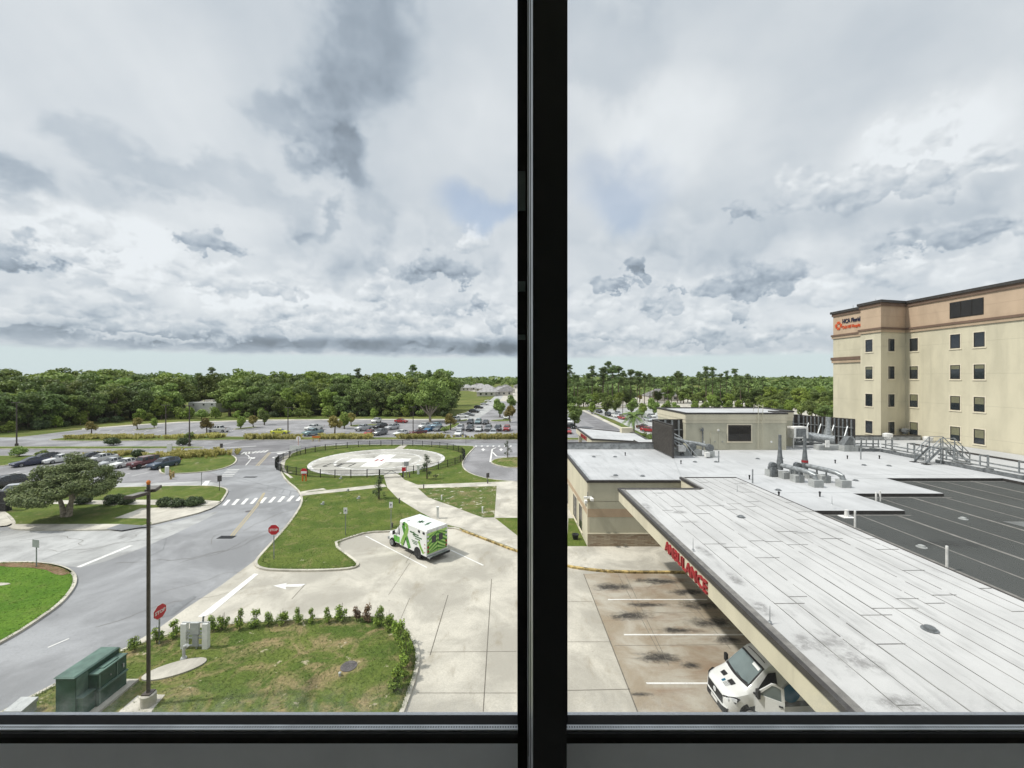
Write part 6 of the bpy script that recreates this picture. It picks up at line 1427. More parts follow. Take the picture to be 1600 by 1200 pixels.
names = ['round green shrub nearest the green transformer along the kerb','green shrub behind the lamp post and small stop sign','green shrub left of the white framed sign panel','green shrub just right of the white framed sign panel','tall pointed shrub, second right of the white framed sign panel','third shrub right of the white framed sign panel','fourth shrub right of the white framed sign panel','fifth shrub right of the white framed sign panel','sixth shrub right of the white framed sign panel','narrow shrub in the middle of the hedge row','thin sparse shrub in the middle of the hedge row','small shrub right of the thin sparse one','tallest green shrub just left of the reddish brown pair','left one of the two reddish brown shrubs','right one of the two reddish brown shrubs',
         'first green shrub right of the reddish brown pair','second green shrub right of the reddish brown pair','third green shrub right of the reddish brown pair, at the curve','fourth green shrub right of the reddish brown pair','fifth shrub down the curved end of the hedge','sixth shrub down the curved end of the hedge','third shrub from the near end of the curved hedge','second shrub from the near end of the curved hedge','nearest shrub at the end of the curved hedge','tiny shrub tuft behind the green transformer']
for i, (u, v, s) in enumerate(hedge):
    x, y = G(u, v); dup(SH[i%4], (x,y,KH), rf.uniform(0,6), (s*.82*rf.uniform(.85,1.15), s*.82*rf.uniform(.85,1.15), s*.86*rf.uniform(.85,1.1)), names[i], 'shrubs along the kerb of the bottom lawn', {'leaf_shrub': M['leaf_brown']} if i in (13,14) else None)
# low shrubs along the walk on the second island, agaves
for i, (u, v, s, l) in enumerate([(132,788,.62,'dark low shrub left of the lamp post behind the walk'),(175,789,.7,'dark low shrub in front of the lawn, beside the lamp post'),(196,789,.55,'low shrub just left of the lamp post'),(255,792,.62,'grey green shrub right of the lamp post'),(280,793,.6,'grey green shrub in the middle of the right clump'),(298,792,.66,'biggest grey green shrub at the right end of the clump'),(312,789,.5,'small shrub at the end of the clump near the kerb'),(40,793,.4,'small dark tuft under the spreading tree'),
          (178,695.5,1.0,'dark spiky bush on the median'),(285,695.5,.95,'dark spiky bush beside the lamp post on the median'),(214,714,.8,'dark spiky bush in the grass behind the parked cars'),(65,716,.7,'low dark bush behind the dark blue sedan'),(30,714,.95,'pale bush behind the left end of the car row'),(695,676,.8,'dark bush beside the small orange green tree'),(296,686,.8,'reddish dark bush beside the lamp post'),(1005,688,.9,'green hedge bush beyond the emergency canopy'),(1018,690,.9,'green hedge bush next to the left louver screen')]):
    x, y = G(u, v); dup(BUSH[0 if i < 8 or i in (8,9,10) else 1], (x,y,KH*.6), rf.uniform(0,6), s*.72, l, 'low bushes')
for a in LOT+OAKS+PINES+BUSH+SH: drop(a)
# palm
x, y = G(990,684); t, w = MB(), MB(); r = random.Random(12)
t.tube([(0,0,0),(.1,0,2.5),(0,0,5.4)], [.26,.22,.2], 8)
for i in range(44):
    a = r.uniform(0,6.28); e = r.uniform(-.35,1.2); L_ = r.uniform(3.0,4.0); pts = []
    for k in range(7): f = k/6; pts.append(Vector((math.cos(a)*L_*f*math.cos(e*(1-f*.4)),math.sin(a)*L_*f*math.cos(e*(1-f*.4)),5.5+L_*f*math.sin(e)-2.0*f*f)))
    for k in range(6):
        d = (pts[k+1]-pts[k]).normalized(); s_ = d.cross(Vector((0,0,1))).normalized()
        for sg_ in (-1,1):
            for m_ in (0,.33,.66): p = pts[k].lerp(pts[k+1],m_); q = p+s_*sg_*(.75*(1-.6*abs(k/6-.4)))+d*.28-Vector((0,0,.18)); w.add([p,p+d*.2,q],[[0,1,2]])
plant('palm_tree', 'palm with arching fronds beside the road beyond the wing', 'palm', (t, w), 'bark_pale', 'leaf_palm', None, (x,y,0))
# bands of tall ornamental grass
def reeds(pts, n, h, spread, seed):
    r = random.Random(seed); w = MB(); p = [G(*q) for q in pts]
    for _ in range(n):
        k = r.randrange(len(p)-1); f = r.random(); cx, cy_ = p[k][0]+(p[k+1][0]-p[k][0])*f+r.gauss(0,spread*1.4), p[k][1]+(p[k+1][1]-p[k][1])*f+r.gauss(0,spread); hh = h*r.uniform(.5,1.25)
        for _ in range(16):
            a = r.uniform(0,6.28); l = r.uniform(.2,.55)*hh; d = Vector((math.cos(a),math.sin(a),0)); s_ = Vector((-d.y,d.x,0))*.06; b = Vector((cx,cy_,.08))+d*.1
            w.add([b-s_,b+s_,b+d*l*.5+Vector((0,0,hh*.75))+s_*.8,b+d*l+Vector((0,0,hh*.9)),b+d*l*.5+Vector((0,0,hh*.75))-s_*.8],[[0,1,2,3,4]])
    tag(w.build('ornamental_grass', M['reed']), kind='stuff')
reeds([(112,686),(240,685.5)], 170, 1.1, .8, 1); reeds([(268,686),(330,684.5),(345,684)], 90, 1.1, .8, 2); reeds([(385,686),(463,686)], 120, 1.25, .7, 3); reeds([(503,686),(578,685.5)], 120, 1.25, .7, 4); reeds([(625,686),(690,685.5)], 100, 1.25, .6, 5); reeds([(746,686),(812,686)], 100, 1.25, .6, 6)
reeds([(262,713),(300,714),(350,710)], 190, 1.1, 1.3, 7); reeds([(150,713),(200,712)], 60, .9, .7, 8); reeds([(692,684.5),(742,684)], 14, .7, .6, 9)

# blades of grass on the nearer lawns
def turf(pts, n, seed, mat, hh=.085, edge_bias=0):
    r = random.Random(seed); poly = chaikin(GP(pts), 1); xs = [p[0] for p in poly]; ys = [p[1] for p in poly]; w = MB(); k = 0; poly = inset(poly, .24)[1]
    def inside(x, y):
        c = False
        for i in range(len(poly)):
            (x1, y1), (x2, y2) = poly[i-1], poly[i]
            if (y1 > y) != (y2 > y) and x < (x2-x1)*(y-y1)/(y2-y1)+x1: c = not c
        return c
    while k < n:
        if k % 3 == 0: i = r.randrange(len(poly)); f = r.random(); (x1, y1), (x2, y2) = poly[i-1], poly[i]; x, y = x1+(x2-x1)*f+r.gauss(0,.07), y1+(y2-y1)*f+r.gauss(0,.07)
        else:
            x, y = r.uniform(min(xs),max(xs)), r.uniform(max(17.5,min(ys)),max(ys))
            if not inside(x, y): continue
        k += 1
        if y < 17.5: continue
        for _ in range(4):
            a = r.uniform(0,6.28); l = hh*r.uniform(.6,1.5); dx_, dy_ = math.cos(a), math.sin(a); q = .012+l*.12; bx, by = x+r.uniform(-.06,.06), y+r.uniform(-.06,.06)
            w.add([(bx-dy_*q,by+dx_*q,KH-.02),(bx+dy_*q,by-dx_*q,KH-.02),(bx+dx_*l*.8,by+dy_*l*.8,KH+l*.75)], [[0,1,2]])
    tag(w.build('grass', M[mat]), kind='stuff')
M['blade'] = foliage('grass_blade', (0.095,0.145,0.030), (0.17,0.215,0.055), 0.0, 0.35); M['blade_fresh'] = foliage('grass_blade_fresh', (0.095,0.185,0.020), (0.145,0.245,0.032), 0.0, 0.5)
turf([(630,1120),(641,1090),(653,1055),(657,1024),(648,998),(626,973),(586,962),(520,965),(430,971),(350,976),(283,986),(236,1001),(190,1017),(120,1054),(50,1090),(-10,1122),(-60,1150),(560,1150)], 4200, 1, 'blade', .05)
turf([(-20,882),(0,880),(55,879),(92,884),(113,892),(122,904),(117,921),(97,945),(62,970),(22,996),(-60,1040),(-60,900)], 1200, 2, 'blade_fresh', .05)
turf([(402,889),(470,894),(552,890),(563,884),(521,851),(574,833),(612,832),(640,815),(600,770),(480,775),(470,788),(461,804),(443,828),(413,860)], 3000, 3, 'blade', .055)
# ---------------------------------------------------------------- street furniture
M['pole'] = paint('pole_bronze', (0.07,0.056,0.048), 0.5, 0.4, var=.2); M['sign_red'] = paint('sign_red', (0.50,0.012,0.025), 0.4, 0.4, var=.06); M['sign_white'] = paint('sign_white', (0.72,0.72,0.70), 0.5, 0.3, var=.06); M['sign_grey'] = paint('sign_grey', (0.36,0.37,0.38), 0.5, 0.4, var=.12)
M['orange'] = paint('safety_orange', (0.60,0.17,0.02), 0.5, 0.3, var=.1); M['green_box'] = paint('transformer_green', (0.030,0.075,0.052), 0.5, 0.35, var=.22, sc=1.2); M['green_lit'] = paint('transformer_green_lit', (0.10,0.165,0.135), 0.5, 0.4, var=.2, sc=1.5); M['pvc'] = paint('pale_grey_plastic', (0.44,0.45,0.44), 0.55, 0.3, var=.12); M['iron'] = paint('cast_iron', (0.11,0.10,0.10), 0.75, 0.3, var=.25, sc=5.0); M['fence'] = paint('fence_black', (0.010,0.011,0.011), 0.5, 0.3)  # paler transformer green paints in the light reflected off its tops
# near lamp post
x, y = G(232, 1105); zt_p = H-(757-HZ)/F*y
lp = thing('street_lamp', 'tall dark bronze lamp post with twin heads on the bottom lawn', 'street lamp', (x,y,0))
w = MB(); w.lathe([(.30,0),(.30,.62),(.26,.66)], (x,y,0), 16); w.build('footing', M['walk'], lp, 40)
w = MB(); w.box(x-.19,x+.19,y-.19,y+.19,.66,.72); w.tube([(x,y,.7),(x,y,zt_p)], [.088,.080], 4); w.build('pole', M['pole'], lp)
for (u, v) in ((214,773),(252,759.5)):
    yy = y*(1-.02) if u < 232 else y*1.06; hx2, hz2 = PX(u+ (6 if u<232 else -4),yy), H-(765.5-HZ)/F*y-.10
    w = MB(); d = Vector((hx2-x, yy-y, 0)).normalized(); p0 = Vector((x,y,hz2))+d*.18; p1 = Vector((x,y,hz2+.02))+d*.98; w.bar(p0,p1,.42,.13); w.bar((x,y,hz2),p0,.08); hd = w.build('lamp_head', M['pole'], lp)
    w = MB(); w.bar(p0+Vector((0,0,.067))+d*.04,p1+Vector((0,0,.067))-d*.04,.36,.012); w.build('head_cover', M['coping_grey'], hd)
w = MB(); w.lathe([(.06,zt_p),(.09,zt_p+.12),(.04,zt_p+.2)], (x,y,0), 8); w.build('photocell', M['orange'], lp)
struct(MB().sheet(ccw(GP([(183,1119),(215,1091),(222,1093),(230,1089),(258,1090),(240,1112),(236,1120)])), KH+.004).build('gravel_bed', M['walk']))
# far lamp posts
def lamp(u, v, vt, label):
    x, y = G(u, v); zz = H-(vt-HZ)/F*y; o = thing('street_lamp', label, 'street lamp', (x,y,0), 'lamp posts in the far lots')
    w = MB(); w.tube([(x,y,0),(x,y,zz)], [.14,.10], 6); w.lathe([(.3,0),(.3,.6)], (x,y,0), 10); w.build('pole', M['pole'], o)
    w = MB(); w.box(x-1.0,x-.15,y-.2,y+.2,zz-.08,zz+.06); w.box(x+.15,x+1.0,y-.2,y+.2,zz-.08,zz+.06); w.bar((x-.3,y,zz),(x+.3,y,zz),.1); w.build('lamp_head', M['pole'], o)
for a in ((26,697,629,'dark lamp post at the left end of the far boulevard'),(259,683,633,'dark lamp post in the grass band left of the white building'),(296,697,634,'dark lamp post on the median below the white building'),(450,681,637,'dark lamp post in the far lot right of the yellow car'),(645.5,679,636,'dark lamp post in the far lot beside the white sedan'),(697,640,618,'slim lamp post at the edge of the green field'),(797,640,612,'slim lamp post next to the mullion'),(935,632,607,'slim lamp post right of the small orange tree'),(973,650,622,'slim lamp post among the round trees'),(1043,634,604,'slim lamp post in front of the grey roofed house'),(1141,640,610,'slim lamp post behind the penthouse'),(1190,640,616,'slim lamp post right of the pale lot')): lamp(*a)
def post_sign(label, u, v, vt, shape, w_m, h_m, face, txt=None, rz=0.0, pole='steel', cat='sign', name='road_sign', z0=KH):
    x, y = G(u, v); zz = H-(vt-HZ)/F*y; o = thing(name, label, cat, (x,y,0))
    w = MB(); w.bar((x,y,z0-.1),(x,y,zz-.05),.06,.05); w.build('post', M[pole], o)
    w = MB(); c, s = math.cos(rz), math.sin(rz); ux, nv = Vector((c,s,0)), Vector((s,-c,0)); ctr = Vector((x,y,zz-h_m/2))+nv*.04
    if shape == 'oct': pts = [(w_m/2/math.cos(R(22.5))*math.cos(R(22.5+45*i)), w_m/2/math.cos(R(22.5))*math.sin(R(22.5+45*i))) for i in range(8)]
    elif shape == 'round': pts = [(w_m/2*math.cos(R(15*i)), w_m/2*math.sin(R(15*i))) for i in range(24)]
    else: pts = [(-w_m/2,-h_m/2),(w_m/2,-h_m/2),(w_m/2,h_m/2),(-w_m/2,h_m/2)]
    def plate(pts_, q0, q1, mb):
        n = len(pts_); mb.add([ctr+ux*a+Vector((0,0,b))+nv*q0 for a,b in pts_]+[ctr+ux*a+Vector((0,0,b))+nv*q1 for a,b in pts_], [list(range(n,2*n)), list(range(n))[::-1]]+[[i,(i+1)%n,n+(i+1)%n,n+i] for i in range(n)])
    if shape == 'oct': plate([(a*1.06,b*1.06) for a,b in pts], -.006, .002, w); w2 = w; pn = w2.build('border', M['sign_white'], o); w = MB()
    plate(pts, .0, .008, w); pl_ = w.build('plate', M[face], o)
    if txt:
        t_ = MB(); 
        for k, line in enumerate(txt[0]): t_.text(line, txt[1], ctr+nv*.010+Vector((0,0,(len(txt[0])/2-k-1)*txt[1]*1.05+txt[1]*.16)), ux, (0,0,1), .008, 'CENTER', bold=.006)
        t_.build('lettering', M[txt[2]], pl_)
    return o
st_ = (['STOP'], .27, 'sign_white')
post_sign('red STOP sign facing the camera beside the curved road', 428, 876, 820, 'oct', .82, .82, 'sign_red', st_, R(8), name='stop_sign', cat='stop sign')
post_sign('red STOP sign turned sideways near the lamp post and hedge', 249, 1010, 945, 'oct', .76, .76, 'sign_red', st_, R(86), name='stop_sign', cat='stop sign')
post_sign('grey blank sign back on a post on the left lawn', 57, 888, 843, 'rect', .75, .62, 'sign_grey', None, R(-12))
post_sign('tall white parking sign alone on the lawn, left of the ambulance', 540, 838, 793, 'rect', .36, .60, 'sign_white', (['P'], .3, 'sign_navy'), 0)
post_sign('white parking sign just behind the ambulance cab', 611, 831, 784, 'rect', .36, .60, 'sign_white', (['P'], .3, 'sign_navy'), 0)
post_sign('small white notice above the red notice at the helipad gate', 635, 748, 721, 'rect', .7, .7, 'sign_grey', None, R(10)); post_sign('small red notice on the helipad fence beside the gate', 631, 748.5, 730, 'rect', .6, .6, 'sign_red', None, R(10))
post_sign('red round no entry sign at the far road junction, on orange post', 466, 697, 682, 'oct', 1.1, 1.1, 'sign_red', None, R(170), 'orange')
post_sign('slim dark sign post at the right tip of the grass island', 346, 705, 693, 'rect', .55, .9, 'iron', None, R(20), 'pole')
post_sign('slim bare post beside the kerb below the grass island', 315, 759, 738, 'rect', .05, .3, 'steel', None)
post_sign('dark backed sign on a post at the corner of the middle lawn', 343, 768, 743, 'rect', .5, .8, 'iron', None, R(40), 'pole')
post_sign('dark sign post by the loop road near the mullion', 762, 752, 739, 'rect', .5, .7, 'iron', None, R(30), 'pole')
post_sign('thin post sign on the far kerb before the loop road', 728, 695, 680, 'rect', .4, .5, 'iron', None, 0, 'pole')
x, y = G(26,716) 
def box_thing(name, label, cat, u, v, fn, mats, group=None):
    x, y = G(u, v); w = MB(); fn(w, x, y); o = w.build(name, mats, None, None, (x,y,0)); return tag(o, label, cat, group)
def board(label, u, v, wd, z0, z1, rz=0.0):
    x, y = G(u, v); o = thing('notice_board', label, 'sign', (x,y,0)); c, s = math.cos(rz), math.sin(rz); ux = Vector((c,s,0))
    for q in (-.45,.45):
        w = MB(); p = Vector((x,y,0))+ux*wd*q; w.bar((p.x,p.y,0),(p.x,p.y,z1),.09); w.build('leg', M['pole'], o)
    w = MB(); a = Vector((x,y,0))-ux*wd/2; b = Vector((x,y,0))+ux*wd/2; w.bar((a.x,a.y-.06,(z0+z1)/2),(b.x,b.y-.06,(z0+z1)/2),.05,z1-z0); w.build('panel', M['sign_white'], o)
board('white notice board on two legs beside the helipad fence', 461.5, 711.5, 2.1, .9, 1.95, R(5)); board('upright white notice board in the grass behind the parked cars', 265, 711, .95, .6, 2.3)
t = thing('no_entry_sign', 'red and white round sign with an orange barrel before the helipad fence', 'sign', (*G(475.5,753),0)); x, y = G(475.5,753)
w = MB()
for q in (-.25,.25): w.bar((x+q,y,KH),(x+q,y,1.1),.16)
w.build('leg', M['orange'], t)
w = MB(); w.lathe([(.50,-.03),(.50,.0)], (x,y-.1,1.55), 20, 'y'); w.build('plate', M['sign_red'], t); w = MB(); w.box(x-.42,x+.42,y-.16,y-.131,1.28,1.62); w.build('white_bar', M['sign_white'], t)
t = thing('road_barrier', 'orange and white sawhorse barrier on the far verge', 'barrier', (*G(494,690),0)); x, y = G(494,690)
w = MB(); w.box(x-1.0,x+1.0,y-.04,y+.04,.9,1.35); w.build('board', M['orange'], t)
for q in (-.8,.8): w = MB(); w.bar((x+q,y-.35,0),(x+q,y,1.2),.08); w.bar((x+q,y+.35,0),(x+q,y,1.2),.08); w.build('leg', M['yellow'], t)
for (u, v, h, l, mt) in ((624,788,.75,'dark low path light by the thin young tree','iron'),(662,765,.75,'dark low path light at the upper corner of the bare lawn patch','iron'),(690,783,.75,'white topped path light on the left edge of the bare lawn patch','sign_white'),(754,803,.8,'white topped path light low in the bare lawn patch','sign_white'),(762,757,.75,'grey low post by the cross walk near the mullion','iron'),(640,747,.9,'short dark post right of the helipad gate','iron'),(613,826,.6,'dark short post behind the parking sign','iron')):
    box_thing('bollard', l, 'bollard', u, v, lambda w,x,y: (w.lathe([(.08,KH-.05),(.08,h-.12),(.05,h-.12),(.05,h-.06),(.10,h-.05),(.08,h)], (x,y,0), 10)), M[mt], 'low posts along the paths')
box_thing('white_post', 'tall white square post right behind the ambulance', 'post', 684, 812, lambda w,x,y: (w.box(x-.11,x+.11,y-.11,y+.11,KH-.05,1.30), w.box(x-.15,x+.15,y-.15,y+.15,1.30,1.42)), M['sign_white'], 'white square posts')
box_thing('white_post', 'white square post beside the fuller young tree at the fence', 'post', 653.5, 742, lambda w,x,y: (w.box(x-.16,x+.16,y-.16,y+.16,KH-.05,1.45), w.box(x-.30,x+.30,y-.2,y+.2,1.45,1.6)), M['sign_white'], 'white square posts')
for (u, v, h, l) in ((261,741,1.3,'white box like post at the tip of the grass island'),(266,744,1.0,'left yellow bollard by the car park entrance'),(271,746,1.0,'right yellow bollard by the car park entrance'),(267,749,1.1,'front yellow bollard at the kerb nose of the car park entrance')):
    box_thing('bollard', l, 'bollard', u, v, lambda w,x,y: (w.lathe([(.14 if u > 262 else .35,-.02),(.14 if u > 262 else .35,h-.08),(.08,h)], (x,y,0), 10 if u > 262 else 4)), M['yellow'] if u > 262 else M['sign_white'], 'bollards at the car park entrance')
# drainage and covers
box_thing('drain_grate', 'dark drain grate in the curved road beside the centre line', 'drain', 354, 839.5, lambda w,x,y: (w.box(x-.75,x+.75,y-.35,y+.35,.0,.02), [w.box(x-.7+i*.14,x-.63+i*.14,y-.33,y+.33,.02,.028) for i in range(10)]), M['black'])
box_thing('drain_grate', 'dark drain grate in the road beyond the crosswalk', 'drain', 391, 745.5, lambda w,x,y: (w.box(x-.95,x+.95,y-.3,y+.3,.0,.02), [w.box(x-.9+i*.18,x-.8+i*.18,y-.28,y+.28,.02,.028) for i in range(10)]), M['black'])
box_thing('manhole_cover', 'round dark manhole cover in the bottom lawn', 'manhole', 545, 1045, lambda w,x,y: (w.lathe([(.42,KH-.05),(.42,KH+.01),(.38,KH+.016)], (x,y,0), 28), [w.box(x-.3,x+.3,y-.3+i*.12,y-.27+i*.12,KH+.016,KH+.022) for i in range(6)]), M['iron'])
box_thing('manhole_cover', 'small round manhole cover in the road past the crosswalk', 'manhole', 388, 799, lambda w,x,y: w.lathe([(.3,0),(.3,.014),(.26,.018)], (x,y,0), 20), M['iron'])
box_thing('vent_stub', 'tiny white vent stub beside the lawn manhole', 'vent', 531, 1060, lambda w,x,y: w.lathe([(.06,KH),(.06,KH+.15),(.08,KH+.16),(.03,KH+.2)], (x,y,0), 10), M['pvc'])
for (u, v, l) in ((533,749.5,'tiny white cleanout on the lawn before the fence'),(544,769,'tiny white cleanout beside the thin pale walk'),(505,790,'tiny white cleanout on the lawn below the thin walk'),(561,781,'pale broken block lying on the lawn left of the thin young tree')): box_thing('cleanout', l, 'pipe', u, v, lambda w,x,y: (w.lathe([(.14,KH),(.14,KH+.3),(.05,KH+.34)], (x,y,0), 8), w.box(x-.3,x+.1,y-.1,y+.1,KH,KH+.1)), M['pvc'])
box_thing('flower_pot', 'round black pot on the grass beside the low wing', 'pot', 899, 845, lambda w,x,y: (w.lathe([(.22,KH),(.34,KH+.5),(.30,KH+.5),(.05,KH+.42)], (x,y,0), 14)), M['black'])
# concrete pad with bent vent pipe
x, y = G(272, 1050); cp = thing('well_pad', 'oval concrete pad in the bottom lawn', 'concrete pad', (x,y,KH))
w = MB(); w.prism([(x+.05+1.35*math.cos(R(10*i))*math.cos(.5)-.62*math.sin(R(10*i))*math.sin(.5)*1.0, y+1.35*math.cos(R(10*i))*math.sin(.5)+.62*math.sin(R(10*i))*math.cos(.5)) for i in range(36)], KH-.1, KH+.06); w.build('slab', M['walk'], cp)
box_thing('vent_pipe', 'grey gooseneck vent pipe on the oval pad', 'vent pipe', 287, 1034, lambda w,x,y: (w.tube([(x,y,KH),(x,y,KH+.55),(x+.05,y,KH+.72),(x+.17,y,KH+.78),(x+.26,y,KH+.70)], .075, 9), w.lathe([(.16,KH+.05),(.13,KH+.12)], (x,y,0), 10)), M['pvc'])
# green transformer
tr = thing('transformer', 'big green pad mounted transformer cabinet by the road', 'transformer', (-19.9,19.4,0))
MB().box(-20.75,-18.9,17.9,20.75,0,KH+.10).build('pad', M['walk'], tr)
zb_ = KH+.10
w = MB(); w.box(-20.5,-19.62,18.40,20.45,zb_,2.0); w.build('tank', M['green_box'], tr)
w = MB(); w.add([(-20.56,18.34,2.0),(-19.60,18.34,2.0),(-19.60,20.5,2.0),(-20.56,20.5,2.0),(-20.5,18.4,2.06),(-19.66,18.4,2.06),(-19.66,20.44,2.06),(-20.5,20.44,2.06)], [[0,3,2,1],[4,5,6,7],[0,1,5,4],[1,2,6,5],[2,3,7,6],[3,0,4,7]]); w.build('lid', M['green_lit'], tr)
w = MB(); w.box(-19.62,-19.22,19.0,20.42,zb_,1.70); w.build('side_cabinet', M['green_box'], tr)
w = MB(); w.box(-19.615,-19.18,18.97,20.45,1.70,1.76); w.box(-19.55,-19.30,19.35,20.1,1.76,1.80); w.build('cabinet_lid', M['green_lit'], tr)
w = MB(); w.box(-19.22,-19.13,19.0,20.42,.92,.99); w.box(-19.22,-19.19,19.05,19.11,.3,1.66); w.box(-19.22,-19.19,19.9,19.95,1.0,1.66); w.build('flange', M['green_lit'], tr)
w = MB(); w.box(-19.62,-19.32,18.45,18.98,zb_,1.05); w.build('step_box', M['green_box'], tr)
w = MB(); w.box(-19.62,-19.29,18.42,18.99,1.05,1.09); w.build('step_lid', M['green_lit'], tr)
w = MB(); w.box(-19.7,-19.61,18.44,18.95,1.09,1.95); w.build('tank_corner', M['green_lit'], tr)
w = MB(); w.lathe([(.03,-.02),(.03,.03)], (-19.21,19.6,1.3), 8, 'x'); w.box(-19.21,-19.17,20.2,20.26,1.2,1.4); w.build('handle', M['steel'], tr)
box_thing('utility_pedestal', 'pale utility pedestal cut by the lower left window frame', 'utility box', 33, 1121, lambda w,x,y: (w.box(x-.36,x+.36,y-.3,y+.3,0,.55), w.add([(x-.4,y-.34,.55),(x+.4,y-.34,.55),(x+.4,y+.34,.68),(x-.4,y+.34,.68),(x-.4,y-.34,.5),(x+.4,y-.34,.5),(x+.4,y+.34,.5),(x-.4,y+.34,.5)], [[0,1,2,3],[4,5,1,0],[5,6,2,1],[6,7,3,2],[7,4,0,3]])), M['pvc'])
# framed sign panel seen from behind
x, y = G(305, 1016); sf = thing('sign_frame', 'white framed utility panel on two posts in the hedge row', 'sign', (x,y,KH))
for u in (288.5, 322):
    xx = PX(u, y); w = MB(); w.box(xx-.15,xx+.15,y-.12,y+.12,KH-.05,1.55); w.build('post', M['sign_white'], sf)
xa, xb = PX(294.5,y)-.05, PX(316,y)+.05; w = MB()
for zz in (.28,.72,.90,1.08): w.box(xa,xb,y-.05,y+.03,zz-.035,zz+.035)
w.box(xa-.3,xb+.3,y-.03,y+.05,1.55,1.60); w.build('rail', M['pvc'], sf)
w = MB(); w.box(PX(299.5,y),PX(313,y),y-.14,y-.02,.98,1.62); w.build('cabinet', M['pvc'], sf)
w = MB(); w.box(PX(303,y),PX(311.5,y),y-.13,y-.05,.30,.94); w.build('meter_box', M['sign_grey'], sf)
w = MB(); w.tube([(PX(309,y),y-.08,.3),(PX(309,y),y-.08,KH)], .05, 6); w.tube([(PX(316,y),y+.05,1.6),(PX(317,y),y+.05,1.9)], .05, 6); w.build('conduit', M['steel'], sf)
# dark cabinet at the left edge
x, y = G(4, 800); cb = thing('equipment_cabinet', 'black two tier cabinet at the left picture edge on the lawn', 'cabinet', (x,y,0))
w = MB(); w.box(x-2.2,x+.72,y-.3,y+.3,.1,1.08); w.build('lower_case', M['black'], cb); w = MB(); w.box(x-2.2,x+.76,y-.32,y+.32,1.14,2.4); w.build('upper_case', M['black'], cb); w = MB(); w.box(x-2.2,x+.70,y-.28,y+.28,1.08,1.14); w.build('shelf', M['steel_dark'], cb)
# helipad fence
fx, fy, frx, fry = -25.9, 77.6, 16.9, 14.9
fe = thing('fence', 'low black picket fence ringing the helipad lawn', 'fence', (fx,fy-fry,0))
def fpt(a): return (fx+frx*math.cos(a), fy+fry*math.sin(a))
def infence(a):
    x_, y_ = fpt(a); u_ = 800+F*x_/y_
    return not (y_ < fy and 594 < u_ < 629)
na = 720; w = MB(); rl = MB(); zb2, zt2 = KH-.02, 1.36
for i in range(na):
    a, b = 2*math.pi*i/na, 2*math.pi*(i+1)/na
    if not infence(a): continue
    x_, y_ = fpt(a); w.box(x_-.011,x_+.011,y_-.011,y_+.011,zb2,zt2-.04)
    if i % 6 == 0:
        x2, y2 = fpt(2*math.pi*(i+6)/na)
        for zz in (.28,.72,1.30): rl.bar((x_,y_,zz),(x2,y2,zz),.035,.04)
w.build('picket', M['fence'], fe)['kind'] = 'stuff'; rl.build('rail', M['fence'], fe)
for i in range(44):
    a = 2*math.pi*(i+.5)/44
    if infence(a): x_, y_ = fpt(a); w = MB(); w.box(x_-.05,x_+.05,y_-.05,y_+.05,KH-.1,zt2+.06); w.build('post', M['fence'], fe)
gt = thing('gate', 'black double gate across the path to the helipad', 'gate', (*G(611,749),0))
x0_, y0_ = G(593,749.2); x1_, y1_ = G(629.5,747.2)
for (p, q) in (((x0_,y0_),(x1_,y1_)),):
    for zz in (.25,.85,1.28): w = MB(); w.bar((p[0],p[1],zz),(q[0],q[1],zz),.06); w.build('bar', M['fence'], gt)
    w = MB(); w.bar((p[0],p[1],.25),((p[0]+q[0])/2,(p[1]+q[1])/2,1.28),.05); w.bar((q[0],q[1],.25),((p[0]+q[0])/2,(p[1]+q[1])/2,1.28),.05); w.build('brace', M['fence'], gt)
    for c in (p, q): w = MB(); w.box(c[0]-.08,c[0]+.08,c[1]-.08,c[1]+.08,KH-.1,1.55); w.build('post', M['fence'], gt)
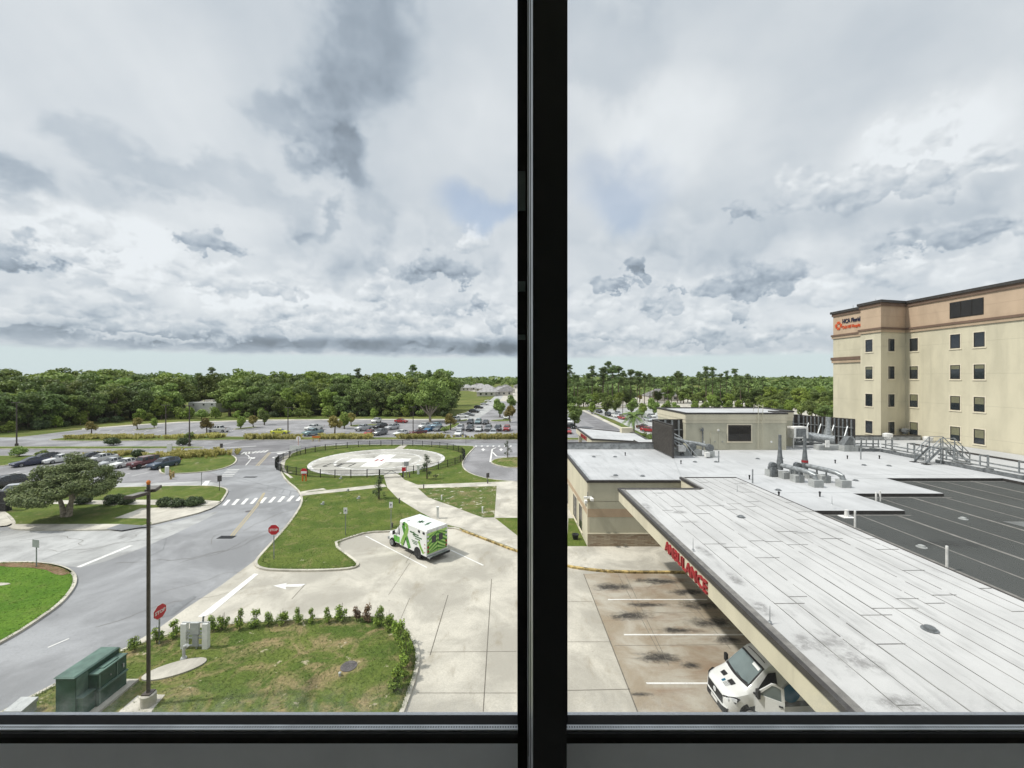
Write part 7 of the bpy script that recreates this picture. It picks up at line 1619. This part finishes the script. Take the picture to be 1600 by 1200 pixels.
# ---------------------------------------------------------------- far buildings
M['roof_grey'] = paint('roof_shingle', (0.20,0.19,0.185), 0.85, 0.15, var=.2, sc=.6); M['roof_pale'] = paint('roof_pale', (0.36,0.35,0.345), 0.85, 0.15, var=.2, sc=.4); M['house_wall'] = paint('house_wall', (0.55,0.52,0.47), 0.85, 0.15, var=.1)
def house(name, label, u, v, wd, dp, hw, hr, wm, rm, group=None):
    x, y = G(u, v); o = thing(name, label, 'house', (x,y,0), group)
    w = MB(); w.box(x-wd/2,x+wd/2,y,y+dp,0,hw); wa = w.build('wall', M[wm], o)
    w = MB(); e = .5; r_ = min(wd,dp)/2*.98; a = (x-wd/2-e,y-e,hw); b = (x+wd/2+e,y-e,hw); c = (x+wd/2+e,y+dp+e,hw); d = (x-wd/2-e,y+dp+e,hw); p = (x-wd/2+r_,y+dp/2,hw+hr); q = (x+wd/2-r_,y+dp/2,hw+hr)
    w.add([a,b,c,d,p,q], [[0,1,5,4],[1,2,5],[2,3,4,5],[3,0,4],[3,2,1,0]]); w.build('roof', M[rm], o)
    for k in range(3): w = MB(); xx = x-wd*.3+k*wd*.3; w.box(xx-wd*.05,xx+wd*.05,y-.06,y,hw*.35,hw*.8); w.build('window', M['glass'], o)
    return o
house('office_house', 'wide low house with grey hipped roof among the pines', 1040, 627, 22, 14, 3.4, 4.6, 'house_wall', 'roof_grey')
house('house', 'small pale house between penthouse and tower, left one', 1203, 622, 9, 7, 3, 2.5, 'sign_white', 'roof_pale'); house('house', 'small pale house between penthouse and tower, right one', 1221, 618, 8, 7, 3, 2.5, 'house_wall', 'roof_grey')
r = random.Random(21)
for i in range(24):
    u = r.uniform(712,812); v = r.uniform(606,622) if u > 750 else r.uniform(605,611); house('house', 'pale suburban house with hipped roof far beyond the access road', u, v, 15, 12, 3.4, 3.4, 'house_wall', r.choice(('roof_pale','roof_pale','roof_grey')), 'suburban houses beyond the access road')
for i in range(5): house('house', 'pale house glimpsed between pines just right of the mullion', 890+i*13+r.uniform(-3,3), r.uniform(606,612), 15, 12, 3.4, 3.2, 'house_wall', 'roof_pale', 'houses right of the mullion')
x, y = G(315.5, 645); wb = thing('plant_building', 'white flat roofed utility building in a gap of the wood', 'building', (x,y,0))
w = MB(); w.box(PX(294,y),PX(337,y),y,y+9,0,4.6); w.build('wall', M['sign_white'], wb)
for (u, vv) in ((302,633),(318,632),(331,632)): w = MB(); w.box(PX(u-1,y),PX(u+1.2,y),y-.08,y,PZ(vv+1.2,y),PZ(vv-1.2,y)); w.build('window', M['glass'], wb)
w = MB(); w.box(PX(312,y),PX(325,y),y+3,y+6,4.6,5.6); w.box(PX(305,y),PX(311,y),y+3,y+6,4.6,5.1); w.build('roof_unit', M['house_wall'], wb)
w = MB(); w.box(PX(303,y),PX(337,y),y-2.5,y-2.3,0,1.9); w.build('low_wall', M['sign_white'], wb)
